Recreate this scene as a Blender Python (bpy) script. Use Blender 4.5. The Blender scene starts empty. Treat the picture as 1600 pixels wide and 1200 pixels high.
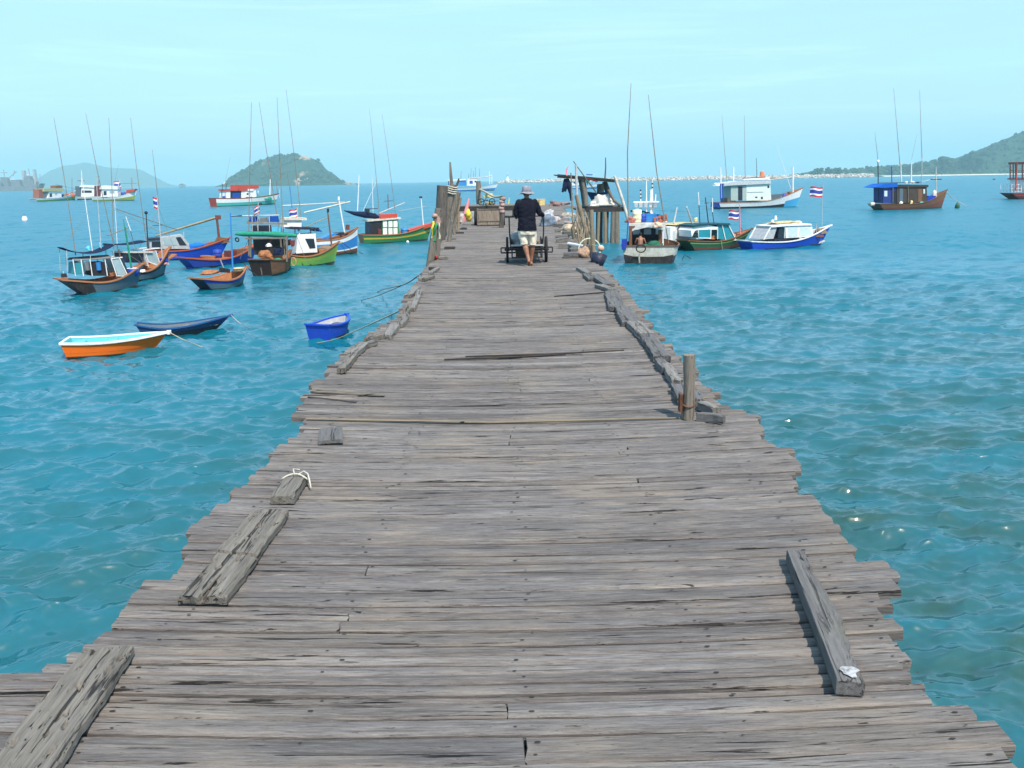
import bpy, math, random
import numpy as np
from mathutils import Vector, Matrix, noise

sc = bpy.context.scene
COL = sc.collection
rng = random.Random(7)

# ---------------------------------------------------------------- camera, sky, sun, exposure
FPX = 1244.0                      # focal length in pixels of a 1600 wide frame (28 mm)
PITCH = math.atan(318.4 / FPX)
ROLL = math.radians(-0.92)
EYE = 1.76                        # eye height over the deck (deck top is z = 0)
WZ = -3.04                        # mean sea level
CAM = Vector((0, 0, EYE))
CROT = Matrix.Rotation(math.pi / 2 - PITCH, 3, 'X') @ Matrix.Rotation(ROLL, 3, 'Z')
cam_data = bpy.data.cameras.new('camera')
cam = bpy.data.objects.new('camera', cam_data)
COL.objects.link(cam)
cam_data.sensor_width = 36.0
cam_data.lens = 36.0 * FPX / 1600.0
cam_data.clip_start = 0.05
cam_data.clip_end = 20000.0
cam.matrix_world = Matrix.Translation(CAM) @ CROT.to_4x4()
sc.camera = cam

SUN_EL = math.radians(56)
SUN_AZ = math.radians(153)        # compass angle from +Y towards +X: right of and a little behind the camera
world = bpy.data.worlds.new('World')
sc.world = world
world.use_nodes = True
wn = world.node_tree
for n_ in list(wn.nodes):
    wn.nodes.remove(n_)
w_out = wn.nodes.new('ShaderNodeOutputWorld')
w_bg = wn.nodes.new('ShaderNodeBackground')
w_sky = wn.nodes.new('ShaderNodeTexSky')
w_sky.sky_type = 'NISHITA'
w_sky.sun_disc = False
w_sky.sun_elevation = SUN_EL
w_sky.sun_rotation = SUN_AZ
w_sky.altitude = 0
w_sky.air_density = 1.3
w_sky.dust_density = 2.0
w_sky.ozone_density = 1.6
w_bg.inputs['Strength'].default_value = 0.128
# thin high cloud veil: turns the clear blue into the pale cyan of the day
w_tc = wn.nodes.new('ShaderNodeTexCoord')
w_map = wn.nodes.new('ShaderNodeMapping')
w_map.inputs['Scale'].default_value = (1.1, 1.6, 9.0)
w_n = wn.nodes.new('ShaderNodeTexNoise')
w_n.inputs['Scale'].default_value = 2.3
w_n.inputs['Detail'].default_value = 7
w_n.inputs['Roughness'].default_value = 0.6
w_n.inputs['Distortion'].default_value = 0.6
w_r = wn.nodes.new('ShaderNodeMapRange')
w_r.inputs['From Min'].default_value = 0.42
w_r.inputs['From Max'].default_value = 0.85
w_r.inputs['To Min'].default_value = 0.60
w_r.inputs['To Max'].default_value = 0.78
w_mix = wn.nodes.new('ShaderNodeMix')
w_mix.data_type = 'RGBA'
w_mix.inputs['B'].default_value = (3.8, 6.85, 10.1, 1)
wn.links.new(w_tc.outputs['Generated'], w_map.inputs['Vector'])
wn.links.new(w_map.outputs['Vector'], w_n.inputs['Vector'])
wn.links.new(w_n.outputs['Fac'], w_r.inputs['Value'])
wn.links.new(w_r.outputs['Result'], w_mix.inputs['Factor'])
wn.links.new(w_sky.outputs['Color'], w_mix.inputs['A'])
# brighter wisps
w_map2 = wn.nodes.new('ShaderNodeMapping')
w_map2.inputs['Scale'].default_value = (1.3, 2.0, 16.0)
w_map2.inputs['Rotation'].default_value = (0.0, 0.12, 0.5)
w_n2 = wn.nodes.new('ShaderNodeTexNoise')
w_n2.inputs['Scale'].default_value = 1.7
w_n2.inputs['Detail'].default_value = 9
w_n2.inputs['Roughness'].default_value = 0.62
w_n2.inputs['Distortion'].default_value = 1.1
w_r2 = wn.nodes.new('ShaderNodeMapRange')
w_r2.inputs['From Min'].default_value = 0.50
w_r2.inputs['From Max'].default_value = 0.78
w_r2.inputs['To Min'].default_value = 0.0
w_r2.inputs['To Max'].default_value = 0.34
w_mix2 = wn.nodes.new('ShaderNodeMix')
w_mix2.data_type = 'RGBA'
w_mix2.inputs['B'].default_value = (6.0, 8.7, 10.6, 1)
wn.links.new(w_tc.outputs['Generated'], w_map2.inputs['Vector'])
wn.links.new(w_map2.outputs['Vector'], w_n2.inputs['Vector'])
wn.links.new(w_n2.outputs['Fac'], w_r2.inputs['Value'])
wn.links.new(w_r2.outputs['Result'], w_mix2.inputs['Factor'])
wn.links.new(w_mix.outputs['Result'], w_mix2.inputs['A'])
wn.links.new(w_mix2.outputs['Result'], w_bg.inputs['Color'])
wn.links.new(w_bg.outputs['Background'], w_out.inputs['Surface'])

sun_data = bpy.data.lights.new('sun', 'SUN')
sun_data.energy = 5.0
sun_data.angle = math.radians(0.6)
sun_data.color = (1.0, 0.89, 0.77)
sun = bpy.data.objects.new('sun', sun_data)
COL.objects.link(sun)
SUN_DIR = Vector((math.sin(SUN_AZ) * math.cos(SUN_EL), math.cos(SUN_AZ) * math.cos(SUN_EL), math.sin(SUN_EL)))
sun.rotation_euler = SUN_DIR.to_track_quat('Z', 'Y').to_euler()
sun.location = (30, -20, 60)

sc.view_settings.view_transform = 'Standard'
sc.view_settings.look = 'None'
sc.view_settings.gamma = 1.0
sc.view_settings.exposure = 0.36
sc.render.engine = 'CYCLES'
sc.cycles.use_denoising = True
sc.cycles.max_bounces = 6
sc.cycles.diffuse_bounces = 3
sc.cycles.glossy_bounces = 3
sc.cycles.transparent_max_bounces = 8
sc.cycles.caustics_reflective = False
sc.cycles.caustics_refractive = False


# ---------------------------------------------------------------- photograph measurements to world points
def ray(px, py):
    return CROT @ Vector(((px - 800) / FPX, (600 - py) / FPX, -1.0))

def at(px, py, z=0.0):
    d = ray(px, py)
    return CAM + d * ((z - EYE) / d.z)

def at_depth(px, py, y):
    d = ray(px, py)
    return CAM + d * (y / d.y)

def px_per_m(y):
    return FPX / (y * math.cos(PITCH)) * math.cos(PITCH) ** 2


# ---------------------------------------------------------------- mesh helpers
class MB:
    """Collects geometry for one mesh object."""
    def __init__(self):
        self.v = []; self.f = []; self.m = []; self.s = []

    def add(self, verts, faces, m=0, smooth=False):
        o = len(self.v)
        self.v.extend([tuple(p) for p in verts])
        for f in faces:
            self.f.append([i + o for i in f]); self.m.append(m); self.s.append(smooth)
        return self

    def box(self, c, size, m=0, rot=None, taper=1.0):
        hx, hy, hz = size[0] / 2, size[1] / 2, size[2] / 2
        pts = []
        for z, t in ((-hz, 1.0), (hz, taper)):
            for x, y in ((-hx, -hy), (hx, -hy), (hx, hy), (-hx, hy)):
                p = Vector((x * t, y * t, z))
                if rot is not None:
                    p = rot @ p
                pts.append(p + Vector(c))
        return self.add(pts, [(3, 2, 1, 0), (4, 5, 6, 7), (0, 1, 5, 4), (1, 2, 6, 5), (2, 3, 7, 6), (3, 0, 4, 7)], m)

    def beam(self, a, b, w, h, m=0):
        a = Vector(a); b = Vector(b); d = b - a
        q = d.to_track_quat('Z', 'Y').to_matrix()
        return self.box((a + b) / 2, (w, h, d.length), m, q)

    def tube(self, pts, radii, n=8, m=0, caps=True, smooth=True):
        pts = [Vector(p) for p in pts]
        if not hasattr(radii, '__len__'):
            radii = [radii] * len(pts)
        verts, faces = [], []
        prev = None
        for i, p in enumerate(pts):
            d = (pts[min(i + 1, len(pts) - 1)] - pts[max(i - 1, 0)])
            if d.length < 1e-9:
                d = Vector((0, 0, 1))
            d.normalize()
            if prev is None:
                u = d.orthogonal().normalized()
            else:
                u = (prev - d * prev.dot(d))
                u = u.normalized() if u.length > 1e-6 else d.orthogonal().normalized()
            prev = u
            w = d.cross(u)
            for k in range(n):
                a = 2 * math.pi * k / n
                verts.append(p + (u * math.cos(a) + w * math.sin(a)) * radii[i])
        for i in range(len(pts) - 1):
            for k in range(n):
                k2 = (k + 1) % n
                faces.append((i * n + k, i * n + k2, (i + 1) * n + k2, (i + 1) * n + k))
        self.add(verts, faces, m, smooth)
        if caps:
            self.add(verts[:n], [tuple(reversed(range(n)))], m)
            self.add(verts[-n:], [tuple(range(n))], m)
        return self

    def lathe(self, prof, c=(0, 0, 0), n=20, m=0, smooth=True, sx=1.0, sy=1.0):
        verts, faces = [], []
        for r, z in prof:
            for k in range(n):
                a = 2 * math.pi * k / n
                verts.append((c[0] + r * sx * math.cos(a), c[1] + r * sy * math.sin(a), c[2] + z))
        for i in range(len(prof) - 1):
            for k in range(n):
                k2 = (k + 1) % n
                faces.append((i * n + k, i * n + k2, (i + 1) * n + k2, (i + 1) * n + k))
        return self.add(verts, faces, m, smooth)

    def prism(self, prof, y0, y1, m=0):
        """A closed x-z outline carried from y0 to y1."""
        n = len(prof)
        verts = [(x, y0, z) for x, z in prof] + [(x, y1, z) for x, z in prof]
        faces = [tuple(range(n)), tuple(reversed(range(n, 2 * n)))]
        for i in range(n):
            j = (i + 1) % n
            faces.append((i, i + n, j + n, j))
        return self.add(verts, faces, m)

    def ball(self, c, r, m=0, nu=14, nv=9, jitter=0.0, seed=0):
        if not hasattr(r, '__len__'):
            r = (r, r, r)
        verts, faces = [], []
        for j in range(nv + 1):
            t = math.pi * j / nv
            for i in range(nu):
                a = 2 * math.pi * i / nu
                d = Vector((math.sin(t) * math.cos(a), math.sin(t) * math.sin(a), math.cos(t)))
                k = 1.0
                if jitter:
                    k += jitter * noise.noise(d * 1.7 + Vector((seed * 7.3, seed * 1.9, seed)))
                verts.append((c[0] + r[0] * d.x * k, c[1] + r[1] * d.y * k, c[2] + r[2] * d.z * k))
        for j in range(nv):
            for i in range(nu):
                i2 = (i + 1) % nu
                faces.append((j * nu + i, (j + 1) * nu + i, (j + 1) * nu + i2, j * nu + i2))
        return self.add(verts, faces, m, True)

    def build(self, name, mats, parent=None, loc=None):
        me = bpy.data.meshes.new(name)
        me.from_pydata(self.v, [], self.f)
        for mt in (mats if isinstance(mats, (list, tuple)) else [mats]):
            me.materials.append(mt)
        me.polygons.foreach_set('material_index', self.m)
        me.polygons.foreach_set('use_smooth', self.s)
        me.update()
        o = bpy.data.objects.new(name, me)
        COL.objects.link(o)
        if parent is not None:
            o.parent = parent
        if loc is not None:
            o.location = loc
        return o


def empty(name, loc=(0, 0, 0), rz=0.0):
    o = bpy.data.objects.new(name, None)
    COL.objects.link(o)
    o.empty_display_size = 0.2
    o.location = loc
    o.rotation_euler = (0, 0, rz)
    return o

def tag(o, label, cat, group=None, kind=None):
    o['label'] = label
    o['category'] = cat
    if group:
        o['group'] = group
    if kind:
        o['kind'] = kind
    return o

def remeshed(mb, name, mat, parent, voxel, smooth=6, mats=None):
    """Fuse overlapping pieces into one continuous surface."""
    tmp = mb.build(name + '_raw', mat)
    r = tmp.modifiers.new('fuse', 'REMESH'); r.mode = 'VOXEL'; r.voxel_size = voxel; r.use_smooth_shade = True
    s = tmp.modifiers.new('soft', 'SMOOTH'); s.factor = 0.5; s.iterations = smooth
    dg = bpy.context.evaluated_depsgraph_get()
    dg.update()
    me = bpy.data.meshes.new_from_object(tmp.evaluated_get(dg))
    me.name = name
    bpy.data.objects.remove(tmp)
    me.materials.clear()
    me.materials.append(mat)
    me.polygons.foreach_set('use_smooth', [True] * len(me.polygons))
    o = bpy.data.objects.new(name, me)
    COL.objects.link(o)
    if parent is not None:
        o.parent = parent
    return o


# ---------------------------------------------------------------- materials
def newmat(name):
    m = bpy.data.materials.new(name)
    m.use_nodes = True
    return m, m.node_tree, m.node_tree.nodes['Principled BSDF']

def N(nt, kind, props=None, **inp):
    n = nt.nodes.new('ShaderNode' + kind)
    for k, v in (props or {}).items():
        setattr(n, k, v)
    for k, v in inp.items():
        key = k.replace('_', ' ')
        sock = n.inputs[int(k[1:])] if (k[0] == 'i' and k[1:].isdigit()) else n.inputs[key]
        if isinstance(v, bpy.types.NodeSocket):
            nt.links.new(v, sock)
        else:
            sock.default_value = v
    return n

def mth(nt, op, a, b=0.0, clamp=False):
    return N(nt, 'Math', {'operation': op, 'use_clamp': clamp}, i0=a, i1=b).outputs[0]

def mixc(nt, f, a, b, blend='MIX'):
    n = nt.nodes.new('ShaderNodeMix'); n.data_type = 'RGBA'; n.blend_type = blend
    for key, v in (('Factor', f), ('A', a), ('B', b)):
        s = [q for q in n.inputs if q.name == key and q.type == ('VALUE' if key == 'Factor' else 'RGBA')][0]
        if isinstance(v, bpy.types.NodeSocket):
            nt.links.new(v, s)
        else:
            s.default_value = v if key == 'Factor' else (v[0], v[1], v[2], 1)
    return [q for q in n.outputs if q.type == 'RGBA'][0]

def ramp(nt, fac, stops):
    n = nt.nodes.new('ShaderNodeValToRGB')
    el = n.color_ramp.elements
    while len(el) > 1:
        el.remove(el[-1])
    el[0].position = stops[0][0]
    for i, (p, c) in enumerate(stops):
        e = el[0] if i == 0 else el.new(p)
        c = c if hasattr(c, '__len__') else (c, c, c)
        e.color = (c[0], c[1], c[2], 1)
    nt.links.new(fac, n.inputs['Fac'])
    return n.outputs['Color']

def noise_f(nt, vec, scale, detail=4, rough=0.55, dist=0.0):
    return N(nt, 'TexNoise', None, Vector=vec, Scale=scale, Detail=detail, Roughness=rough, Distortion=dist).outputs['Fac']

def bump(nt, b, h, strength, dist):
    n = N(nt, 'Bump', None, Height=h, Strength=strength, Distance=dist)
    nt.links.new(n.outputs['Normal'], b.inputs['Normal'])

_mats = {}
def paint(col, rough=0.5, wear=0.35, scale=3.0, worn=None):
    key = ('p', tuple(col), rough, wear, scale)
    if key in _mats:
        return _mats[key]
    m, nt, b = newmat('weathered_paint')
    co = N(nt, 'TexCoord').outputs['Object']
    n1 = noise_f(nt, co, scale, 6, 0.65)
    n2 = noise_f(nt, N(nt, 'Mapping', None, Vector=co, Scale=(1.2, 6, 14)).outputs[0], scale, 5, 0.6)
    w = worn or (col[0] * 0.45 + 0.05, col[1] * 0.45 + 0.04, col[2] * 0.42 + 0.03)
    f1 = ramp(nt, n1, [(0.42, 0), (0.72, wear)])
    f2 = ramp(nt, n2, [(0.50, 0), (0.75, wear * 0.8)])
    c = mixc(nt, f1, col, w)
    c = mixc(nt, f2, c, (w[0] * 0.8, w[1] * 0.8, w[2] * 0.8))
    n3 = noise_f(nt, N(nt, 'Mapping', None, Vector=co, Scale=(9, 9, 1.6)).outputs[0], 1.6, 5, 0.7)
    n4 = noise_f(nt, co, 22, 4, 0.7)
    c = mixc(nt, ramp(nt, n3, [(0.54, 0), (0.72, wear * 1.1)]), c, (0.16, 0.10, 0.06))
    c = mixc(nt, ramp(nt, n4, [(0.60, 0), (0.68, wear * 1.2)]), c, (0.30, 0.27, 0.23))
    sz = N(nt, 'SeparateXYZ', None, Vector=co).outputs['Z']
    seam = mth(nt, 'FRACT', mth(nt, 'ADD', mth(nt, 'MULTIPLY', sz, 7.5), mth(nt, 'MULTIPLY', n1, 0.12)))
    sm = ramp(nt, seam, [(0.0, 0.55), (0.10, 0.0)])
    c = mixc(nt, mth(nt, 'MULTIPLY', sm, mth(nt, 'ADD', 0.35, wear)), c, (w[0] * 0.5, w[1] * 0.5, w[2] * 0.5))
    nt.links.new(c, b.inputs['Base Color'])
    b.inputs['Roughness'].default_value = rough
    b.inputs['Specular IOR Level'].default_value = 0.25
    bump(nt, b, mth(nt, 'SUBTRACT', n2, sm), 0.35, 0.012)
    _mats[key] = m
    return m

def plain(col, rough=0.5, metal=0.0, var=0.18, scale=6.0, name='painted_surface'):
    key = ('c', tuple(col), rough, metal, var, scale)
    if key in _mats:
        return _mats[key]
    m, nt, b = newmat(name)
    co = N(nt, 'TexCoord').outputs['Object']
    n1 = noise_f(nt, co, scale, 5, 0.6)
    c = mixc(nt, ramp(nt, n1, [(0.35, 0), (0.7, 1)]), [x * (1 + var) for x in col], [x * (1 - var) for x in col])
    nt.links.new(c, b.inputs['Base Color'])
    b.inputs['Roughness'].default_value = rough
    b.inputs['Metallic'].default_value = metal
    b.inputs['Specular IOR Level'].default_value = 0.25
    bump(nt, b, n1, 0.2, 0.01)
    _mats[key] = m
    return m

def cloth(col, scale=9.0, var=0.12, fine=160.0):
    key = ('t', tuple(col), scale)
    if key in _mats:
        return _mats[key]
    m, nt, b = newmat('cloth')
    co = N(nt, 'TexCoord').outputs['Object']
    n1 = noise_f(nt, co, scale, 5, 0.6)
    n2 = noise_f(nt, co, fine, 2, 0.5)
    c = mixc(nt, ramp(nt, n1, [(0.3, 0), (0.7, 1)]), [x * (1 + var) for x in col], [x * (1 - var) for x in col])
    nt.links.new(c, b.inputs['Base Color'])
    b.inputs['Roughness'].default_value = 0.9
    b.inputs['Specular IOR Level'].default_value = 0.08
    bump(nt, b, mth(nt, 'ADD', n1, mth(nt, 'MULTIPLY', n2, 0.2)), 0.35, 0.02)
    _mats[key] = m
    return m

def glass(col=(0.35, 0.5, 0.52), rough=0.08):
    key = ('g', tuple(col))
    if key in _mats:
        return _mats[key]
    m, nt, b = newmat('window_glass')
    co = N(nt, 'TexCoord').outputs['Object']
    n1 = noise_f(nt, co, 2.5, 3, 0.5)
    nt.links.new(mixc(nt, n1, [x * 0.8 for x in col], [x * 1.2 for x in col]), b.inputs['Base Color'])
    b.inputs['Roughness'].default_value = rough
    _mats[key] = m
    return m

def timber(c1, c2, axis=0, grain=1.0, crack=0.6, rough=0.85, rust=None):
    """Old wood whose grain runs along a local axis."""
    key = ('w', tuple(c1), tuple(c2), axis, grain, crack)
    if key in _mats:
        return _mats[key]
    m, nt, b = newmat('old_timber')
    tc = N(nt, 'TexCoord').outputs['Object']
    oi = N(nt, 'ObjectInfo').outputs['Random']
    off = N(nt, 'CombineXYZ', None, X=mth(nt, 'MULTIPLY', oi, 91.0), Y=mth(nt, 'MULTIPLY', oi, 57.0), Z=mth(nt, 'MULTIPLY', oi, 23.0)).outputs[0]
    co = N(nt, 'VectorMath', {'operation': 'ADD'}, i0=tc, i1=off).outputs[0]
    def st(lo, hi):
        s = [hi, hi, hi]; s[axis] = lo
        return N(nt, 'Mapping', None, Vector=co, Scale=tuple(s)).outputs[0]
    n1 = noise_f(nt, st(1.5 * grain, 14 * grain), 1.0, 6, 0.65, 0.4)
    n2 = noise_f(nt, st(4 * grain, 70 * grain), 1.0, 5, 0.7, 0.3)
    n3 = noise_f(nt, st(1.8 * grain, 34 * grain), 1.0, 4, 0.6, 0.8)
    n4 = noise_f(nt, co, 5.0, 4, 0.6)
    c = mixc(nt, ramp(nt, n1, [(0.3, 0), (0.7, 1)]), c2, c1)
    c = mixc(nt, ramp(nt, n2, [(0.35, 0.45), (0.6, 0)]), c, [x * 0.45 for x in c2])
    crk = ramp(nt, n3, [(0.36, crack), (0.43, 0)])
    c = mixc(nt, crk, c, (0.02, 0.018, 0.017))
    c = mixc(nt, ramp(nt, n4, [(0.55, 0), (0.75, 0.4)]), c, (c1[0] * 0.8, c1[1] * 0.85, c1[2] * 0.6))
    hole = ramp(nt, noise_f(nt, st(13 * grain, 34 * grain), 1.0, 3, 0.6, 0.4), [(0.285, 0.95), (0.325, 0)])
    c = mixc(nt, hole, c, (0.012, 0.011, 0.010))
    crk = mth(nt, 'MAXIMUM', crk, hole)
    nt.links.new(c, b.inputs['Base Color'])
    b.inputs['Roughness'].default_value = rough
    b.inputs['Specular IOR Level'].default_value = 0.25
    h = mth(nt, 'SUBTRACT', mth(nt, 'ADD', mth(nt, 'MULTIPLY', n1, 0.5), mth(nt, 'MULTIPLY', n2, 0.5)), mth(nt, 'MULTIPLY', crk, 0.9))
    bump(nt, b, h, 0.9, 0.012)
    _mats[key] = m
    return m

GREY1, GREY2 = (0.25, 0.235, 0.215), (0.15, 0.14, 0.13)
M_BOARD = timber(GREY1, GREY2, 0, 1.0, 0.85)
M_POST = timber((0.27, 0.235, 0.19), (0.14, 0.12, 0.10), 2, 1.0, 0.55)
M_POSTD = timber((0.17, 0.15, 0.13), (0.07, 0.062, 0.056), 2, 1.0, 0.5)
M_BAMBOO = timber((0.34, 0.27, 0.18), (0.19, 0.15, 0.11), 2, 0.6, 0.25)
M_BAMBOOX = timber((0.42, 0.33, 0.20), (0.25, 0.19, 0.11), 0, 0.6, 0.25)
M_BROWN = timber((0.28, 0.13, 0.065), (0.14, 0.065, 0.035), 0, 1.0, 0.4)
M_DKWOOD = timber((0.06, 0.05, 0.045), (0.03, 0.026, 0.024), 0, 1.0, 0.4)
M_ORWOOD = timber((0.46, 0.20, 0.085), (0.28, 0.11, 0.05), 0, 1.0, 0.35)
M_GRIME = paint((0.035, 0.042, 0.028), 0.7, 0.5, 5, (0.09, 0.08, 0.05))
M_ORRAIL = paint((0.42, 0.16, 0.07), 0.55, 0.4)
M_REDRAIL = paint((0.45, 0.09, 0.05), 0.5, 0.35)
M_WHITE = paint((0.80, 0.80, 0.78), 0.5, 0.3, 2.5, (0.42, 0.36, 0.29))
M_CREAM = paint((0.66, 0.62, 0.54), 0.55, 0.55, 3, (0.30, 0.22, 0.14))
M_BLUE = paint((0.015, 0.055, 0.36), 0.45, 0.35)
M_RBLUE = paint((0.012, 0.07, 0.50), 0.4, 0.2)
M_LBLUE = paint((0.03, 0.22, 0.55), 0.45, 0.3)
M_SLATE = paint((0.075, 0.14, 0.19), 0.5, 0.6, 3, (0.12, 0.10, 0.08))
M_NAVY = paint((0.01, 0.018, 0.045), 0.5, 0.4)
M_NAVYC = cloth((0.012, 0.02, 0.05))
M_BLUEC = cloth((0.015, 0.07, 0.32))
M_BLACK = paint((0.018, 0.016, 0.018), 0.55, 0.6, 3, (0.07, 0.055, 0.05))
M_GREEN = paint((0.035, 0.20, 0.06), 0.45, 0.3)
M_DGREEN = paint((0.018, 0.095, 0.045), 0.45, 0.35)
M_LIME = paint((0.24, 0.38, 0.06), 0.5, 0.35, 3, (0.22, 0.18, 0.05))
M_LIME2 = paint((0.16, 0.40, 0.08), 0.5, 0.3)
M_TEAL = paint((0.06, 0.42, 0.36), 0.5, 0.3)
M_YELLOW = paint((0.62, 0.42, 0.05), 0.5, 0.3)
M_ORANGE = paint((0.86, 0.155, 0.010), 0.42, 0.2, 3, (0.5, 0.11, 0.02))
M_AQUA = paint((0.10, 0.50, 0.55), 0.45, 0.3)
M_REDHULL = paint((0.16, 0.05, 0.035), 0.6, 0.4)
M_RED = paint((0.50, 0.06, 0.035), 0.5, 0.35)
M_DKRED = paint((0.14, 0.025, 0.025), 0.5, 0.35)
M_DARKIN = plain((0.02, 0.02, 0.024), 0.8)
M_GREYC = cloth((0.16, 0.17, 0.18))
M_GREYPL = plain((0.36, 0.38, 0.39), 0.45)
M_BAG = plain((0.20, 0.21, 0.21), 0.4, var=0.25, scale=14)
M_STEEL = plain((0.035, 0.035, 0.04), 0.5, 0.3, 0.35, 12)
M_RUBBER = plain((0.016, 0.016, 0.018), 0.75, 0, 0.2, 20)
M_RUST = plain((0.11, 0.05, 0.03), 0.8, 0.1, 0.4, 14)
M_ROPE = cloth((0.46, 0.40, 0.29), 30, 0.25)
M_ROPEG = cloth((0.22, 0.20, 0.17), 30, 0.3)
M_ROPEW = cloth((0.46, 0.43, 0.36), 30, 0.3)
M_NETG = cloth((0.03, 0.24, 0.15), 25, 0.5)
M_NETB = cloth((0.20, 0.15, 0.10), 25, 0.5)
M_TARP = cloth((0.01, 0.045, 0.12), 5, 0.4)
M_CANVAS = cloth((0.62, 0.60, 0.56), 6, 0.15)
M_GLASS = glass((0.30, 0.40, 0.42))
M_GLASSL = glass((0.50, 0.60, 0.62), 0.12)
M_GLASST = glass((0.02, 0.22, 0.27))
M_GLASSD = glass((0.02, 0.03, 0.04))
M_NAVYGREY = plain((0.42, 0.45, 0.46), 0.6)
M_SHIPGREY = plain((0.17, 0.185, 0.195), 0.6, 0, 0.15, 0.2)
M_SHIPPALE = plain((0.34, 0.35, 0.35), 0.6, 0, 0.12, 0.2)
M_GALV = plain((0.45, 0.46, 0.46), 0.5, 0.2)
M_PINK = cloth((0.75, 0.22, 0.24))
M_YCLOTH = cloth((0.72, 0.60, 0.06))
M_GCLOTH = cloth((0.05, 0.42, 0.16))
M_WPLAST = plain((0.75, 0.75, 0.72), 0.4)
M_BPLAST = plain((0.02, 0.06, 0.42), 0.4)
M_YPLAST = plain((0.68, 0.52, 0.22), 0.5)
M_FRED = cloth((0.55, 0.05, 0.07)); M_FWHITE = cloth((0.78, 0.77, 0.76)); M_FBLUE = cloth((0.05, 0.07, 0.32))
FLAGM = [M_FRED, M_FWHITE, M_FBLUE]

# ---------------------------------------------------------------- water
def make_water():
    rows = np.concatenate([np.linspace(1990, 1215, 60), np.linspace(1210, 0.95, 900)])
    Yd = (EYE - WZ) * FPX / rows
    uin = np.linspace(-0.74, 0.74, 1000)
    uo = np.linspace(0.76, 1.25, 60)
    u = np.concatenate([-uo[::-1], uin, uo])
    nr, nc = len(Yd), len(u)
    Y = np.repeat(Yd[:, None], nc, 1).astype(np.float32)
    X = (Y * u[None, :]).astype(np.float32)
    sp = np.abs(np.gradient(Yd)).astype(np.float32)
    spx = (Yd * (u[700] - u[699])).astype(np.float32)
    sp = np.maximum(sp * 0.85, spx)
    H = np.zeros_like(X); DX = np.zeros_like(X); DY = np.zeros_like(X)
    r = np.random.RandomState(11)
    n = 118
    lam = np.concatenate([0.12 * (0.62 / 0.12) ** r.rand(90), 0.62 * (1.9 / 0.62) ** r.rand(20), np.array([2.6, 3.0, 3.4, 3.9, 4.6, 5.4, 6.2, 7.0])])
    # wind from ahead and a little left: crests lie across the view
    wind = math.radians(-84)
    spread = np.radians(np.where(lam < 0.62, 28, 26))
    ang = wind + r.randn(n) * spread
    slope = np.where(lam > 2.4, 0.022, np.where(lam > 0.62, 0.064, np.where(lam > 0.24, 0.056, 0.042)))
    amp = slope * lam / (2 * math.pi)
    # groups of waves: patches of rougher and calmer water
    grp = 0.75 + 0.5 * (0.5 + 0.25 * np.sin(X * 0.21 + Y * 0.13 + 1.3) + 0.25 * np.sin(X * 0.09 - Y * 0.29 + 4.0))
    for i in range(n):
        k = 2 * math.pi / lam[i]
        dx, dy = math.cos(ang[i]), math.sin(ang[i])
        att = np.exp(-(1.15 * sp / lam[i]) ** 2)[:, None].astype(np.float32) * amp[i]
        ok = (att[:, 0] > 1e-5)
        j = int(ok.nonzero()[0].max()) + 1 if ok.any() else 0
        if j < 2:
            continue
        ph = (k * dx * X[:j] + k * dy * Y[:j] + r.rand() * 6.283).astype(np.float32)
        s, c = np.sin(ph), np.cos(ph)
        H[:j] += att[:j] * c
        DX[:j] -= 0.7 * att[:j] * s * dx
        DY[:j] -= 0.7 * att[:j] * s * dy
    H *= grp
    Z = WZ + H
    XX = X + DX; YY = Y + DY
    co = np.stack([XX, YY, Z], -1).reshape(-1, 3).astype(np.float32)
    a = np.arange(nr * nc).reshape(nr, nc)
    q = np.stack([a[:-1, :-1], a[:-1, 1:], a[1:, 1:], a[1:, :-1]], -1).reshape(-1, 4)
    nv = len(co)
    # the calm remainder beside and behind the viewer
    e = 1.25
    ex = np.array([(-3 * e, 3, WZ), (-6300 * e, 6300, WZ), (-6300 * e, -700, WZ), (-3 * e, -700, WZ),
                   (3 * e, 3, WZ), (6300 * e, 6300, WZ), (6300 * e, -700, WZ), (3 * e, -700, WZ)], np.float32)
    eq = np.array([(0, 1, 2, 3), (4, 7, 6, 5), (0, 3, 7, 4)]) + nv
    co = np.concatenate([co, ex]); q = np.concatenate([q, eq])
    me = bpy.data.meshes.new('water')
    me.vertices.add(len(co)); me.vertices.foreach_set('co', co.ravel())
    me.loops.add(q.size); me.loops.foreach_set('vertex_index', q.ravel().astype(np.int32))
    me.polygons.add(len(q))
    me.polygons.foreach_set('loop_start', np.arange(0, q.size, 4, dtype=np.int32))
    me.polygons.foreach_set('loop_total', np.full(len(q), 4, np.int32))
    me.polygons.foreach_set('use_smooth', np.ones(len(q), bool))
    me.update(calc_edges=True)
    # ripple: how much of the small chop is carried by the shading instead of the mesh
    rip = np.clip(sp / 0.55, 0.0, 1.0)
    rip = np.concatenate([np.repeat(rip[:, None], nc, 1).ravel(), np.ones(8)]).astype(np.float32)
    at_ = me.attributes.new('ripple', 'FLOAT', 'POINT'); at_.data.foreach_set('value', rip)
    m, nt, b = newmat('sea_water')
    tc = N(nt, 'TexCoord').outputs['Object']
    rp = N(nt, 'Attribute', {'attribute_name': 'ripple'}).outputs['Fac']
    n1 = N(nt, 'TexNoise', None, Vector=N(nt, 'Mapping', None, Vector=tc, Scale=(1.0, 1.7, 1)).outputs[0], Scale=1.6, Detail=5.0, Roughness=0.62)
    n2 = N(nt, 'TexNoise', None, Vector=N(nt, 'Mapping', None, Vector=tc, Scale=(0.6, 1.6, 1)).outputs[0], Scale=9.0, Detail=4.0, Roughness=0.6)
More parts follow.
